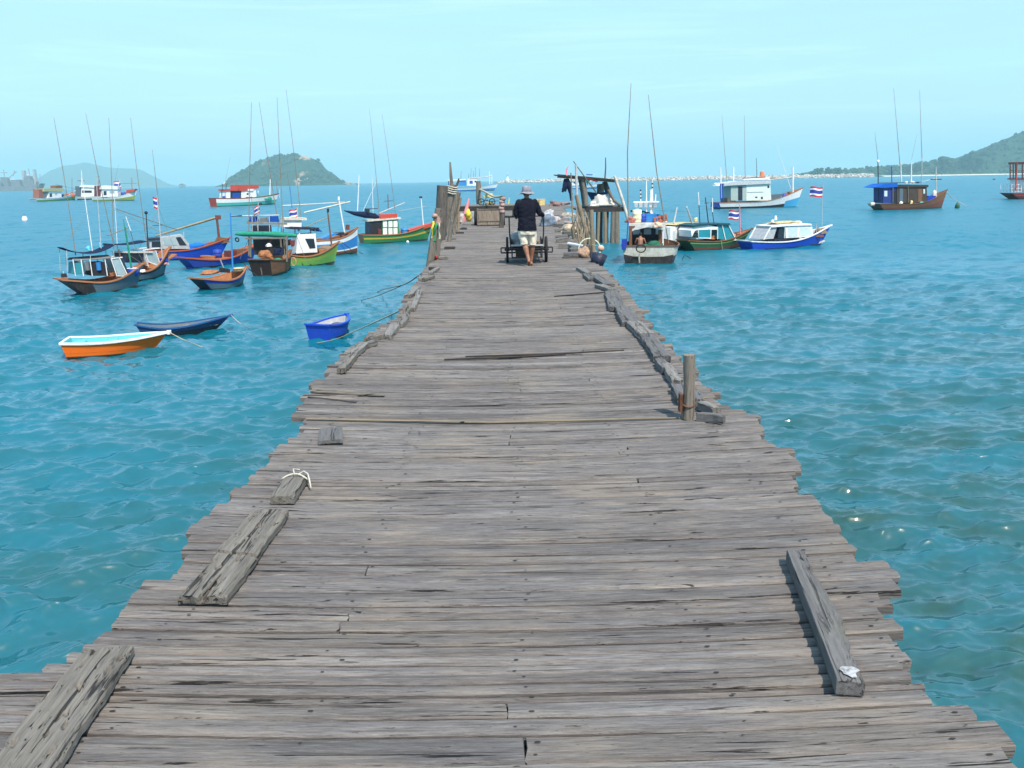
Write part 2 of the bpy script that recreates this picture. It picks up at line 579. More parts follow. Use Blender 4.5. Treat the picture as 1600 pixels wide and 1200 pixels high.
    gust = noise_f(nt, N(nt, 'Mapping', None, Vector=tc, Scale=(0.012, 0.05, 1)).outputs[0], 1.0, 6, 0.62)
    gf = ramp(nt, gust, [(0.3, 0.65), (0.7, 1.25)])
    def vec(nz, amp):
        v = N(nt, 'VectorMath', {'operation': 'SUBTRACT'}, i0=nz.outputs['Color'], i1=(0.5, 0.5, 0.5)).outputs[0]
        v = N(nt, 'VectorMath', {'operation': 'MULTIPLY'}, i0=v, i1=(1.0, 1.25, 0.0)).outputs[0]
        sc_ = nt.nodes.new('ShaderNodeVectorMath'); sc_.operation = 'SCALE'
        nt.links.new(v, sc_.inputs[0])
        if isinstance(amp, bpy.types.NodeSocket):
            nt.links.new(amp, sc_.inputs['Scale'])
        else:
            sc_.inputs['Scale'].default_value = amp
        return sc_.outputs[0]
    amp1 = mth(nt, 'MULTIPLY', gf, mth(nt, 'ADD', 0.08, mth(nt, 'MULTIPLY', rp, 0.75)))
    n3 = N(nt, 'TexNoise', None, Vector=N(nt, 'Mapping', None, Vector=tc, Scale=(0.42, 0.20, 1)).outputs[0], Scale=1.0, Detail=6.0, Roughness=0.68)
    amp3 = mth(nt, 'MULTIPLY', gf, mth(nt, 'MULTIPLY', rp, 0.85))
    amp2 = mth(nt, 'ADD', 0.20, mth(nt, 'MULTIPLY', rp, 0.1))
    geo = N(nt, 'NewGeometry').outputs['Normal']
    nn = N(nt, 'VectorMath', {'operation': 'ADD'}, i0=geo, i1=vec(n1, amp1)).outputs[0]
    nn = N(nt, 'VectorMath', {'operation': 'ADD'}, i0=nn, i1=vec(n2, amp2)).outputs[0]
    nn = N(nt, 'VectorMath', {'operation': 'ADD'}, i0=nn, i1=vec(n3, amp3)).outputs[0]
    nn = N(nt, 'VectorMath', {'operation': 'NORMALIZE'}, i0=nn).outputs[0]
    # murky shoal water near the pier: greener to the right and near, bluer out to sea
    px_ = N(nt, 'SeparateXYZ', None, Vector=tc)
    big = noise_f(nt, N(nt, 'Mapping', None, Vector=tc, Scale=(0.06, 0.10, 1)).outputs[0], 1.0, 4, 0.55)
    near = N(nt, 'MapRange', None, Value=px_.outputs['Y'], From_Min=4.0, From_Max=45.0, To_Min=1.0, To_Max=0.0).outputs[0]
    side = N(nt, 'MapRange', None, Value=px_.outputs['X'], From_Min=-14.0, From_Max=10.0, To_Min=0.35, To_Max=1.0).outputs[0]
    g = mth(nt, 'MULTIPLY', mth(nt, 'MULTIPLY', near, side), mth(nt, 'ADD', 0.55, mth(nt, 'MULTIPLY', big, 0.8)), True)
    murk = noise_f(nt, N(nt, 'Mapping', None, Vector=tc, Scale=(0.35, 0.8, 1)).outputs[0], 1.0, 5, 0.65, 0.5)
    g = mth(nt, 'MULTIPLY', g, N(nt, 'MapRange', None, Value=murk, From_Min=0.32, From_Max=0.66, To_Min=0.45, To_Max=1.35).outputs[0], True)
    col = mixc(nt, g, WATER_FAR, WATER_NEAR)
    nt.links.new(col, b.inputs['Base Color'])
    nt.links.new(mth(nt, 'ADD', 0.12, mth(nt, 'MULTIPLY', rp, 0.20)), b.inputs['Roughness'])
    b.inputs['IOR'].default_value = 1.45
    # wave faces too small to model hide most of the grazing mirror far out
    nt.links.new(mth(nt, 'SUBTRACT', 1.0, mth(nt, 'MULTIPLY', rp, 0.76)), b.inputs['Specular IOR Level'])
    nt.links.new(nn, b.inputs['Normal'])
    me.materials.append(m)
    o = bpy.data.objects.new('water', me)
    COL.objects.link(o)
    tag(o, 'choppy turquoise sea around the pier out to the horizon', 'sea', kind='structure')

WATER_FAR = (0.0006, 0.126, 0.184)
WATER_NEAR = (0.014, 0.050, 0.030)
make_water()


# ---------------------------------------------------------------- far land
def forest_mat(c1, c2, rock, rockamt, scale):
    m, nt, b = newmat('forested_slope')
    tc = N(nt, 'TexCoord').outputs['Object']
    n1 = noise_f(nt, tc, scale, 6, 0.7)
    n2 = noise_f(nt, tc, scale * 0.13, 5, 0.6)
    c = mixc(nt, ramp(nt, n1, [(0.3, 0), (0.7, 1)]), c2, c1)
    c = mixc(nt, ramp(nt, n2, [(rockamt, 0), (rockamt + 0.05, 1)]), c, rock)
    nt.links.new(c, b.inputs['Base Color'])
    b.inputs['Roughness'].default_value = 0.95
    b.inputs['Specular IOR Level'].default_value = 0.1
    return m

def hill(name, label, prof, Y, depth, mat, cat, bump_h=3.0, nx=170, ny=46, seed=0, front=0.55, kind='structure'):
    """A hill whose skyline follows measured heights; it falls to the sea in front and behind."""
    pts = []
    for px, py in prof:
        p = at_depth(px, py, Y)
        pts.append((p.x, max(p.z - WZ, 0.0)))
    xs = [p[0] for p in pts]; zs = [p[1] for p in pts]
    vx, vf = [], []
    for j in range(ny):
        t = j / (ny - 1) * 2 - 1
        for i in range(nx):
            x = xs[0] + (xs[-1] - xs[0]) * i / (nx - 1)
            h = float(np.interp(x, xs, zs))
            fall = max(0.0, 1 - abs(t) ** (1.6 if t > 0 else 1.3)) ** 0.8
            nz = noise.fractal(Vector((x * 0.012 + seed, t * 3.1, seed)), 1.0, 2.0, 5)
            cl = noise.noise(Vector((x * 0.09, t * depth * 0.09, seed + 5)))
            z = h * fall * (1 + 0.22 * nz * (1 - fall)) + bump_h * cl * min(1, h * fall / 12)
            if j in (0, ny - 1) or i in (0, nx - 1):
                z = -2.0
            vx.append((x, Y + t * depth * (front if t < 0 else 1.0), WZ + z))
    for j in range(ny - 1):
        for i in range(nx - 1):
            a = j * nx + i
            vf.append((a, a + 1, a + nx + 1, a + nx))
    mb = MB().add(vx, vf, 0, False)
    o = mb.build(name, mat)
    tag(o, label, cat, kind=kind)
    return o, vx, nx, ny

M_FOR = forest_mat((0.034, 0.068, 0.034), (0.010, 0.028, 0.016), (0.20, 0.17, 0.12), 0.68, 0.06)
M_ISL = forest_mat((0.032, 0.064, 0.034), (0.010, 0.028, 0.018), (0.36, 0.26, 0.18), 0.555, 0.07)  # greens cooled and darkened in place of thicker haze
M_FAR = forest_mat((0.03, 0.055, 0.05), (0.018, 0.036, 0.034), (0.2, 0.17, 0.12), 0.75, 0.02)  # haze blue mixed into the far slope colours

island = hill('rocky_island', 'steep humped island with bare pinkish cliffs standing alone in the sea', [(352, 289), (362, 282), (372, 273), (385, 266), (398, 258), (410, 251), (420, 248), (440, 244), (455, 243.5),
     (470, 243), (484, 246), (496, 251), (503, 261), (514, 270), (523, 279), (531, 283.5), (548, 286)], 2100, 160, M_ISL, 'island', 3.5, 200, 60, 3)
hill('hills', 'low bluish hills far off behind the grey ship', [(40, 291), (62, 278), (80, 266), (100, 259), (118, 257), (133, 253.5), (150, 258), (170, 262),
     (190, 263), (215, 264), (232, 274), (246, 285), (262, 291)], 5900, 300, M_FAR, 'hills', 5, 160, 40, 9)
hill('headland', 'long wooded headland rising out of frame on the far shore', [(1262, 271), (1285, 267), (1330, 266.5), (1350, 264), (1400, 262), (1432, 259), (1442, 256), (1470, 252), (1500, 250), (1520, 245),
     (1540, 234), (1570, 222), (1600, 208), (1660, 180), (1740, 160), (1850, 168), (2000, 200), (2150, 262)], 1900, 225, M_FOR, 'headland', 4, 300, 60, 17)

def forest():
    """Crowns standing over the headland and the island: one mass."""
    mb = MB()
    r = random.Random(3)
    for (px0, px1, Y, dep, sd, cnt) in ((1300, 1640, 1900, 225, 17, 2600),):
        ob = [o for o in bpy.data.objects if o.name == 'headland'][0]
        vs = [v.co for v in ob.data.vertices]
        for _ in range(cnt):
            v = vs[r.randrange(len(vs))]
            if v.y > 1925 or v.z < WZ + 3.5:
                continue
            q = CROT.transposed() @ (v - CAM)
            px = 800 + FPX * q.x / -q.z
            if not (px0 < px < px1):
                continue
            R = r.uniform(2.4, 5.2)
            mb.ball((v.x + r.uniform(-3, 3), v.y + r.uniform(-3, 3), v.z + R * 0.35), (R, R, R * r.uniform(0.7, 1.1)), r.choice((0, 0, 1)), 7, 5, 0.7, r.random() * 50)
    o = mb.build('forest', [forest_mat((0.032, 0.066, 0.030), (0.009, 0.026, 0.014), (0, 0, 0), 0.99, 0.4), forest_mat((0.05, 0.085, 0.04), (0.018, 0.04, 0.02), (0, 0, 0), 0.99, 0.4)])
    tag(o, 'dense green forest covering the headland on the far shore', 'forest', kind='stuff')
    mb = MB()
    ob = [o for o in bpy.data.objects if o.name == 'rocky_island'][0]
    vs = [v.co for v in ob.data.vertices]
    for _ in range(1500):
        v = vs[r.randrange(len(vs))]
        if v.y > 2120 or v.z < WZ + 6:
            continue
        if noise.noise(Vector((v.x * 0.02, v.z * 0.035, 4.4))) > 0.12:
            continue
        R = r.uniform(2.5, 5.5)
        mb.ball((v.x, v.y, v.z + R * 0.3), (R, R, R * r.uniform(0.7, 1.1)), r.choice((0, 0, 1)), 7, 5, 0.7, r.random() * 50)
    o = mb.build('scrub', [forest_mat((0.032, 0.066, 0.030), (0.009, 0.026, 0.014), (0, 0, 0), 0.99, 0.4), forest_mat((0.05, 0.085, 0.04), (0.018, 0.04, 0.02), (0, 0, 0), 0.99, 0.4)])
    tag(o, 'green scrub clinging between the cliffs of the humped island', 'scrub', kind='stuff')
forest()

# beach under the headland
def beach():
    mb = MB()
    vv, ff = [], []
    n = 60
    for i in range(n + 1):
        px = 1385 + (2050 - 1385) * i / n
        a = at_depth(px, 272, 1742 + 4 * math.sin(i * 0.7))
        for k, (dy, z) in enumerate(((0, -0.6), (9, 0.4), (28, 1.8), (48, 2.3), (48, -1.5))):
            vv.append((a.x, a.y + dy, WZ + z))
    for i in range(n):
        for k in range(4):
            b_ = i * 5 + k
            ff.append((b_, b_ + 5, b_ + 6, b_ + 1))
    mb.add(vv, ff)
    o = mb.build('beach', plain((0.62, 0.56, 0.45), 0.95, 0, 0.1, 0.05))
    tag(o, 'thin strip of pale sand under the wooded headland', 'beach', kind='structure')
beach()

# trees one can tell apart along the low end of the headland
def shore_tree(px, topy, Y, label):
    base = at_depth(px, 270, Y); base.z = WZ + 2.0
    top = at_depth(px, topy, Y)
    h = top.z - base.z
    r = random.Random(px)
    root = empty('shore_tree', base)
    tag(root, label, 'tree', 'single trees along the far shore')
    MB().tube([(0, 0, -3), (r.uniform(-.4, .4), 0, h * 0.3), (r.uniform(-1, 1), 0, h * 0.62)], [0.55, 0.4, 0.2], 6).build('trunk', M_POSTD, root)
    mb = MB()
    for k in range(16):
        a = r.random() * 6.28; rr = r.random() ** 0.5 * h * 0.42
        R = r.uniform(0.10, 0.19) * h
        mb.ball((rr * math.cos(a), rr * math.sin(a), h * r.uniform(0.45, 0.95) - R * 0.3), (R * 1.3, R * 1.3, R), 0, 7, 5, 0.8, r.random() * 40)
    mb.build('crown', M_CROWN, root)
M_CROWN = forest_mat((0.032, 0.066, 0.030), (0.009, 0.026, 0.014), (0, 0, 0), 0.99, 0.5)
for px, ty, lab in ((1272, 263.5, 'small round tree at the seaward tip of the headland'),
                    (1281, 262.5, 'bushy tree second from the seaward tip of the headland'),
                    (1297, 261.5, 'broad tree over the end of the breakwater, headland side'),
                    (1310, 263, 'low tree halfway between the breakwater and the bare mast boat'),
                    (1393, 257.5, 'tall tree standing above the wooded shore left of the dark cabin boat mast'),
                    (1417, 256, 'spreading tree on the low shore behind the dark cabin boat'),
                    (1436, 252, 'tree with a high crown just right of the dark cabin boat poles'),
                    (1475, 244, 'highest single crown on the low shoulder of the headland'),
                    (1521, 237, 'tree breaking the skyline where the headland starts to climb')):
    shore_tree(px, ty, 1740 if px < 1320 else 1800, lab)

# breakwater of piled rock
def breakwater():
    Y = 1500
    r = random.Random(5)
    mb = MB()
    a = at_depth(776, 281, Y); b = at_depth(1362, 272, Y)
    L = b.x - a.x
    prof = [(0, 0.2), (0.02, 3.2), (0.08, 4.6), (1, 5.2)]
    core, cf = [], []
    for i in range(61):
        t = i / 60
        h = np.interp(t, [p[0] for p in prof], [p[1] for p in prof])
        for dy, z in ((-14, -1), (-3, h), (3, h), (14, -1)):
            core.append((a.x + L * t, Y + dy, WZ + z))
    for i in range(60):
        for k in range(3):
            o_ = i * 4 + k
            cf.append((o_, o_ + 4, o_ + 5, o_ + 1))
    mb.add(core, cf, 0)
    for i in range(2300):
        t = r.random()
        h = np.interp(t, [p[0] for p in prof], [p[1] for p in prof]) + 0.5
        q = r.random() ** 0.8
        R = r.uniform(0.8, 2.3)
        mb.ball((a.x + L * t, Y - 14 + 12 * q, WZ + h * q), (R * 1.2, R, R * 0.85), r.choice((0, 0, 1, 2)), 6, 4, 0.9, r.random() * 60)
    o = mb.build('breakwater', [plain((0.36, 0.33, 0.29), 0.9, 0, 0.3, 0.4), plain((0.52, 0.48, 0.42), 0.9, 0, 0.25, 0.4), plain((0.18, 0.165, 0.15), 0.9, 0, 0.3, 0.4)])
    tag(o, 'long low breakwater of piled pale rock along the horizon', 'breakwater')
    # light tower on its end
    base = at_depth(793, 279, Y - 1); base.z = WZ + 4.2
    root = empty('lighthouse', base)
    tag(root, 'small white lighthouse at the left end of the rock breakwater', 'lighthouse')
    MB().lathe([(4.2, 0), (4.2, 1.4), (3.0, 1.5), (2.9, 2.4), (1.9, 2.5), (1.35, 10.4), (1.9, 10.6), (1.9, 11.0), (0, 11.0)], n=18).build('tower', M_WHITE, root)
    MB().lathe([(0.95, 11.0), (0.95, 12.7), (0, 12.7)], n=12).build('lantern', M_GLASS, root)
    MB().lathe([(1.25, 12.7), (0.1, 13.7), (0.05, 14.9), (0, 14.9)], n=12).build('roof', M_WHITE, root)
breakwater()


# ---------------------------------------------------------------- pier
EDGE_L = [(1.2, -1.9), (1.9, -1.85), (2.3, -1.92), (2.65, -1.80), (2.92, -1.70), (3.3, -1.68), (3.9, -1.70), (4.4, -1.72), (4.77, -1.66), (5.3, -1.62), (5.77, -1.60), (6.1, -1.75), (7.0, -1.84),
          (8.38, -1.84), (9.28, -1.74), (10.9, -1.62), (12.8, -1.63), (16.7, -1.84), (20.5, -1.92), (28, -2.15), (37, -2.4), (45, -2.7), (46.5, -3.4), (60, -3.5)]
EDGE_R = [(1.2, 1.55), (2.1, 1.53), (2.33, 1.56), (2.45, 1.50), (2.8, 1.52), (3.23, 1.70), (3.6, 1.68), (4.45, 1.74), (5.78, 1.86), (6.24, 1.76), (7.0, 1.78), (8.1, 1.73), (10.5, 1.80), (12.4, 1.87),
          (15, 1.9), (19, 1.94), (25.5, 2.1), (35.5, 2.6), (46, 3.25), (60, 3.8)]
eL = lambda y: float(np.interp(y, [p[0] for p in EDGE_L], [p[1] for p in EDGE_L]))
eR = lambda y: float(np.interp(y, [p[0] for p in EDGE_R], [p[1] for p in EDGE_R]))
STRINGERS = (-1.42, -0.72, 0.02, 0.75, 1.45)
PIER_END = 59.5

def deck_z(x, y):
    """The old deck sags between its outer beams and rolls a little along its length."""
    sag = -0.045 * max(0.0, 1 - (x / 1.75) ** 2) * (1.0 if y < 8 else max(0.35, 1 - (y - 8) / 18))
    return sag + 0.018 * math.sin(y * 0.55 + 0.6) * min(1, y / 6) + 0.012 * math.sin(y * 1.7)

def deck_material():
    m, nt, b = newmat('weathered_planks')
    tc = N(nt, 'TexCoord').outputs['Object']
    rd = N(nt, 'Attribute', {'attribute_name': 'rnd'}).outputs['Fac']
    xyz = N(nt, 'SeparateXYZ', None, Vector=tc)
    def cs(sx, sy, kx, ky):
        return N(nt, 'CombineXYZ', None, X=mth(nt, 'ADD', mth(nt, 'MULTIPLY', xyz.outputs['X'], sx), mth(nt, 'MULTIPLY', rd, kx)),
                 Y=mth(nt, 'ADD', mth(nt, 'MULTIPLY', xyz.outputs['Y'], sy), mth(nt, 'MULTIPLY', rd, ky)), Z=mth(nt, 'MULTIPLY', xyz.outputs['Z'], sy)).outputs[0]
    n1 = noise_f(nt, cs(1.5, 18, 91, 37), 1.0, 7, 0.68, 0.3)
    n2 = noise_f(nt, cs(9.0, 120, 53, 71), 1.0, 6, 0.74, 0.25)
    n3 = noise_f(nt, cs(1.3, 46, 17, 23), 1.0, 5, 0.64, 0.6)
    n4 = noise_f(nt, cs(5.5, 40, 7, 13), 1.0, 4, 0.62, 0.2)
    n5 = noise_f(nt, tc, 1.3, 4, 0.6)
    n6 = noise_f(nt, cs(22, 120, 3, 5), 1.0, 3, 0.6)
    n7 = noise_f(nt, cs(0.9, 60, 31, 3), 1.0, 3, 0.6)
    base = ramp(nt, rd, [(0.0, (0.098, 0.088, 0.083)), (0.18, (0.170, 0.156, 0.148)), (0.4, (0.128, 0.116, 0.110)), (0.58, (0.190, 0.176, 0.167)),
                         (0.74, (0.118, 0.109, 0.106)), (0.88, (0.208, 0.194, 0.185)), (1.0, (0.148, 0.129, 0.114))])
    c = mixc(nt, ramp(nt, n1, [(0.28, 0.7), (0.52, 0.0)]), base, (0.075, 0.067, 0.064))
    c = mixc(nt, ramp(nt, n1, [(0.54, 0), (0.76, 0.6)]), c, (0.31, 0.285, 0.255))
    c = mixc(nt, ramp(nt, n2, [(0.34, 0.65), (0.53, 0)]), c, (0.055, 0.048, 0.045))
    c = mixc(nt, ramp(nt, n2, [(0.56, 0), (0.74, 0.5)]), c, (0.36, 0.33, 0.29))
    c = mixc(nt, ramp(nt, n7, [(0.30, 0.7), (0.44, 0)]), c, (0.055, 0.05, 0.048))
    stain = mth(nt, 'MULTIPLY', ramp(nt, n5, [(0.46, 0), (0.66, 0.55)]), ramp(nt, n1, [(0.35, 0), (0.6, 1)]))
    c = mixc(nt, stain, c, (0.235, 0.195, 0.15))
    crk = mth(nt, 'MAXIMUM', ramp(nt, n3, [(0.345, 0.95), (0.385, 0)]), ramp(nt, n4, [(0.285, 0.95), (0.325, 0)]))
    c = mixc(nt, crk, c, (0.014, 0.012, 0.011))
    c = mixc(nt, ramp(nt, n6, [(0.25, 0.85), (0.33, 0)]), c, (0.02, 0.018, 0.016))
    nt.links.new(c, b.inputs['Base Color'])
    b.inputs['Roughness'].default_value = 0.85
    b.inputs['Specular IOR Level'].default_value = 0.18
    h = mth(nt, 'SUBTRACT', mth(nt, 'ADD', mth(nt, 'MULTIPLY', n1, 0.6), mth(nt, 'MULTIPLY', n2, 0.5)), mth(nt, 'MULTIPLY', crk, 0.9))
    bump(nt, b, h, 0.9, 0.012)
    return m

def make_pier():
    root = empty('pier', (0, 0, 0))
    tag(root, 'long weathered grey plank pier running straight out over the sea', 'pier')
    r = random.Random(21)
    V = []; F = []; MI = []; RN = []
    y = 1.05
    edge_run = [0.0, 0.0]
    nails = []
    while y < PIER_END:
        w = r.choice((0.055, 0.07, 0.08, 0.09, 0.10, 0.105, 0.12, 0.135)) if y < 26 else r.uniform(0.11, 0.18)
        if r.random() < 0.10 and y < 16:
            w = r.uniform(0.03, 0.045)
        gap = r.uniform(0.004, 0.010) if r.random() < 0.82 else r.uniform(0.010, 0.018)
        yc = y + w / 2
        ra = 0.055
        if r.random() < 0.55:
            edge_run = [r.uniform(-ra, ra * 0.9), r.uniform(-ra, ra)]
        e0 = edge_run[0] + r.uniform(-0.03, 0.03)
        e1 = edge_run[1] + r.uniform(-0.03, 0.03)
        if r.random() < 0.03 and y < 20:
            e1 += r.uniform(0.05, 0.12)
        if r.random() < 0.025 and y < 20:
            e0 -= r.uniform(0.05, 0.10)
        x0, x1 = eL(yc) + e0 + 0.035, eR(yc) + e1 - 0.035
        if yc < 2.62:
            x0 = min(x0, -2.15 + r.uniform(-0.2, 0.1))
        ns = 64 if y < 7 else (30 if y < 16 else 12)
        th = r.uniform(0.04, 0.055)
        dz = r.uniform(-0.006, 0.006) + (0.004 if r.random() < 0.1 else 0)
        tilt = r.uniform(-0.004, 0.004)
        rot = r.uniform(-0.0035, 0.0035)
        rv = r.random()
        segs = [(x0, x1)]
        if r.random() < 0.16:
            s = r.choice(STRINGERS[1:4]) + r.uniform(-0.06, 0.06)
            segs = [(x0, s - 0.004), (s + 0.004, x1)]
        for (a, b_) in segs:
            rv = r.random()
            base = len(V)
            n = max(4, int(ns * (b_ - a) / 3.5))
            e_end = [r.uniform(-0.007, 0.007) for _ in range(7)], [r.uniform(-0.007, 0.007) for _ in range(7)]
            for i in range(n + 1):
                x = a + (b_ - a) * i / n
                wob1 = 0.006 * noise.noise(Vector((x * 2.2, y * 9.1, 1.0))) + 0.003 * noise.noise(Vector((x * 11, y * 9.1, 2)))
                wob2 = 0.006 * noise.noise(Vector((x * 2.2, (y + w) * 9.1, 7.0))) + 0.003 * noise.noise(Vector((x * 11, (y + w) * 9.1, 8)))
                zz = deck_z(x, yc) + dz + 0.004 * noise.noise(Vector((x * 0.9, y * 5.3, 4)))
                yo = yc + rot * x
                hw = w / 2
                be = 0.009
                pr = ((-hw - wob1, -th), (-hw - wob1, -be), (-hw - wob1 + be, 0), (0, 0.0025), (hw + wob2 - be, 0), (hw + wob2, -be), (hw + wob2, -th))
                for k, (dy, dzz) in enumerate(pr):
                    xo = 0.0
                    if i == 0:
                        xo = e_end[0][k]
                    elif i == n:
                        xo = e_end[1][k]
                    V.append((x + xo, yo + dy, zz + dzz + tilt * dy / hw))
                    RN.append(rv)
            for i in range(n):
                for k in range(7):
                    k2 = (k + 1) % 7
                    p = base + i * 7
                    F.append((p + k, p + 7 + k, p + 7 + k2, p + k2)); MI.append(0)
            F.append(tuple(base + k for k in range(7))); MI.append(0)
            F.append(tuple(base + n * 7 + k for k in reversed(range(7)))); MI.append(0)
        if y < 15:
            for s in STRINGERS:
                for q in range(2 if w > 0.08 else 1):
                    if r.random() < 0.35:
                        continue
                    nails.append((s + r.uniform(-0.05, 0.05), yc + (q - 0.5) * w * 0.45 + r.uniform(-0.01, 0.01), dz, r.uniform(0.0025, 0.0048)))
        y += w + gap
    for (nx_, ny_, dz, rr) in nails:
        base = len(V)
        z = deck_z(nx_, ny_) + dz + 0.0075
        for k in range(6):
            a = k * math.pi / 3
            V.append((nx_ + rr * 2.6 * math.cos(a), ny_ + rr * math.sin(a), z)); RN.append(0)
        F.append(tuple(base + k for k in range(6))); MI.append(1)
    me = bpy.data.meshes.new('deck')
    me.from_pydata(V, [], F)
    me.materials.append(deck_material())
    me.materials.append(plain((0.03, 0.024, 0.02), 0.8))
    me.polygons.foreach_set('material_index', MI)
    a_ = me.attributes.new('rnd', 'FLOAT', 'POINT'); a_.data.foreach_set('value', RN)
    me.update()
    o = bpy.data.objects.new('deck', me); COL.objects.link(o); o.parent = root
    # long beams, cross beams and piles
    for s in STRINGERS:
        mb = MB()
        yy = 1.0
        while yy < PIER_END - 0.5:
            k = s * (1 + max(0, yy - 20) / 45)
            k2 = s * (1 + max(0, yy + 6 - 20) / 45)
            mb.beam((k, yy, -0.20), (k2, min(yy + 6, PIER_END - 0.4), -0.20), 0.10, 0.16)
            yy += 6
        mb.build('stringer', M_BOARD, root)
    yy = 2.4
    while yy < PIER_END:
        a, b_ = eL(yy) + 0.1, eR(yy) - 0.1
        MB().beam((a - 0.1, yy, -0.36), (b_ + 0.1, yy, -0.36), 0.14, 0.14).build('cross_beam', M_POSTD, root)
        for x in (a + 0.12, (a + b_) / 2, b_ - 0.12):
            j = r.uniform(-0.06, 0.06)
            MB().tube([(x + j, yy + 0.18, WZ - 1.0), (x + j * 0.3, yy + 0.16, -1.6), (x, yy + 0.15, -0.28)], [0.12, 0.11, 0.10], 10).build('pile', M_POSTD, root)
        yy += 3.3 if yy < 30 else 4.6
    return root
PIER = make_pier()


def weathered_board(name, label, p0, p1, w0, w1, th, lod=1, mat=None, rough=1.0, lift=0.0, notch=False, group=None, seed=0, stain=False, cat='board', bark=0.0):
    """An old rotted plank lying on the deck from p0 to p1 (world points)."""
    p0 = Vector(p0); p1 = Vector(p1)
    d = p1 - p0; L = math.hypot(d.x, d.y)
    ang = math.atan2(d.y, d.x)
    nx = max(8, int(L * (130 if lod == 2 else 26 if lod == 1 else 12)))
    ny = 40 if lod == 2 else 9 if lod == 1 else 5
    mid = (p0 + p1) / 2
    zz0 = deck_z(p0.x, p0.y); zz1 = deck_z(p1.x, p1.y)
    root_z = (zz0 + zz1) / 2
    V, F = [], []
    sd = Vector((seed * 3.7 + 0.5, seed * 1.3, seed * 2.1))
    top = {}
    for i in range(nx + 1):
        u = i / nx
        x = (u - 0.5) * L
        w = w0 + (w1 - w0) * u
        for s in (0, 1):
            for j in range(ny + 1):
                v = j / ny
                edge = 0.010 * rough * (noise.noise(sd + Vector((x * 5.0, 3 if v < 0.5 else 9, 0))) + 0.5 * noise.noise(sd + Vector((x * 17, 3 if v < 0.5 else 9, 5))))
                bk = bark * max(0.0, math.sin(math.pi * min(1, max(0, (u - 0.12) / 0.75)))) * (0.75 + 0.5 * noise.noise(sd + Vector((x * 14, 1, 1))))
                yv = (v - 0.5) * (w + 2 * edge) + (bk * v if bark else 0)
                xe = x
                if i in (0, nx):
                    xe += 0.022 * rough * noise.noise(sd + Vector((v * 4.0, i, 2)))
                if s == 0:
                    g = 0.35 * noise.noise(sd + Vector((x * 3.0, yv * 50, 1))) + (0.9 * noise.noise(sd + Vector((x * 7.0, yv * 115, 3))) if lod == 2 else 0)
                    pit = noise.noise(sd + Vector((x * 13, yv * 34, 6))) + .35 * noise.noise(sd + Vector((x * 30, yv * 60, 2)))
                    zt = th + rough * (0.0028 * g - (0.010 * max(0, pit - 0.30) / 0.3))
                    if bark and v > 0.62:
                        zt -= th * 0.45 * ((v - 0.62) / 0.38) ** 0.8 * (1 if bk > 0.006 else 0.15) + 0.008 * abs(noise.noise(sd + Vector((x * 25, v * 9, 4))))
                    if v in (0.0, 1.0):
                        zt -= 0.006
                    if i in (0, nx):
                        zt -= 0.005
                    if notch and u > 0.78:
                        c = abs(v - 0.52)
                        if c < 0.075 * (u - 0.78) / 0.22 + 0.004:
                            zt = 0.012
                    if notch and abs(u - 0.56 - 0.05 * (v - 0.5)) < 0.012:
                        zt -= 0.02
                else:
                    zt = 0.004
                top[(s, i, j)] = len(V)
                V.append((xe, yv, zt + lift))
    for i in range(nx):
        for j in range(ny):
            F.append((top[0, i, j], top[0, i + 1, j], top[0, i + 1, j + 1], top[0, i, j + 1]))
            F.append((top[1, i, j + 1], top[1, i + 1, j + 1], top[1, i + 1, j], top[1, i, j]))
        F.append((top[1, i, 0], top[1, i + 1, 0], top[0, i + 1, 0], top[0, i, 0]))
        F.append((top[0, i, ny], top[0, i + 1, ny], top[1, i + 1, ny], top[1, i, ny]))
    for j in range(ny):
        F.append((top[0, 0, j], top[0, 0, j + 1], top[1, 0, j + 1], top[1, 0, j]))
        F.append((top[1, nx, j], top[1, nx, j + 1], top[0, nx, j + 1], top[0, nx, j]))
    o = MB().add(V, F).build(name, mat or M_BOARD)
    o.location = (mid.x, mid.y, root_z + 0.006)
    o.rotation_euler = (0, -math.atan2(zz1 - zz0, L), ang)
    tag(o, label, cat, group)
    if stain:
        mb = MB()
        r = random.Random(2)
        pts = []
        for k in range(14):
            a = 2 * math.pi * k / 14
            q = 1 + 0.3 * r.uniform(-1, 1)
            pts.append((L / 2 - 0.045 + 0.030 * q * math.cos(a), 0.004 + w1 * 0.34 * q * math.sin(a), th + lift + 0.0065))
        mb.add(pts, [tuple(range(14))])
        mb.build('paint_splash', plain((0.27, 0.27, 0.27), 0.85, 0, 0.7, 45), o)
    return o

# big loose boards near the camera
M_BOARD2 = timber((0.225, 0.205, 0.175), (0.115, 0.104, 0.09), 0, 1.2, 0.95)
M_BOARD3 = timber((0.165, 0.16, 0.157), (0.095, 0.092, 0.09), 0, 0.9, 0.75)
weathered_board('loose_board', 'broad rotted plank with holes lying at the near left corner of the pier', at(170, 1003, .05), at(6, 1222, .05), 0.20, 0.21, 0.038, 2, M_BOARD2, 1.5, seed=1)
weathered_board('loose_board', 'cracked old plank split at its near end, lying on the left side of the pier', at(424, 792, .05), at(314, 925, .05), 0.20, 0.215, 0.042, 2, M_BOARD2, 1.4, notch=True, seed=2)
weathered_board('loose_board', 'long squared beam with ragged bark and a white paint splash on the right side', at(1243, 856, .06), at(1331, 1056, .06), 0.082, 0.095, 0.065, 2, M_BOARD3, 0.22, seed=3, stain=True, bark=0.045)
weathered_board('loose_board', 'small square of blackened plank near the left edge before the pale stick', at(517, 663, .03), at(516, 684, .03), 0.165, 0.17, 0.035, 1, M_BOARD3, 0.5, seed=4)
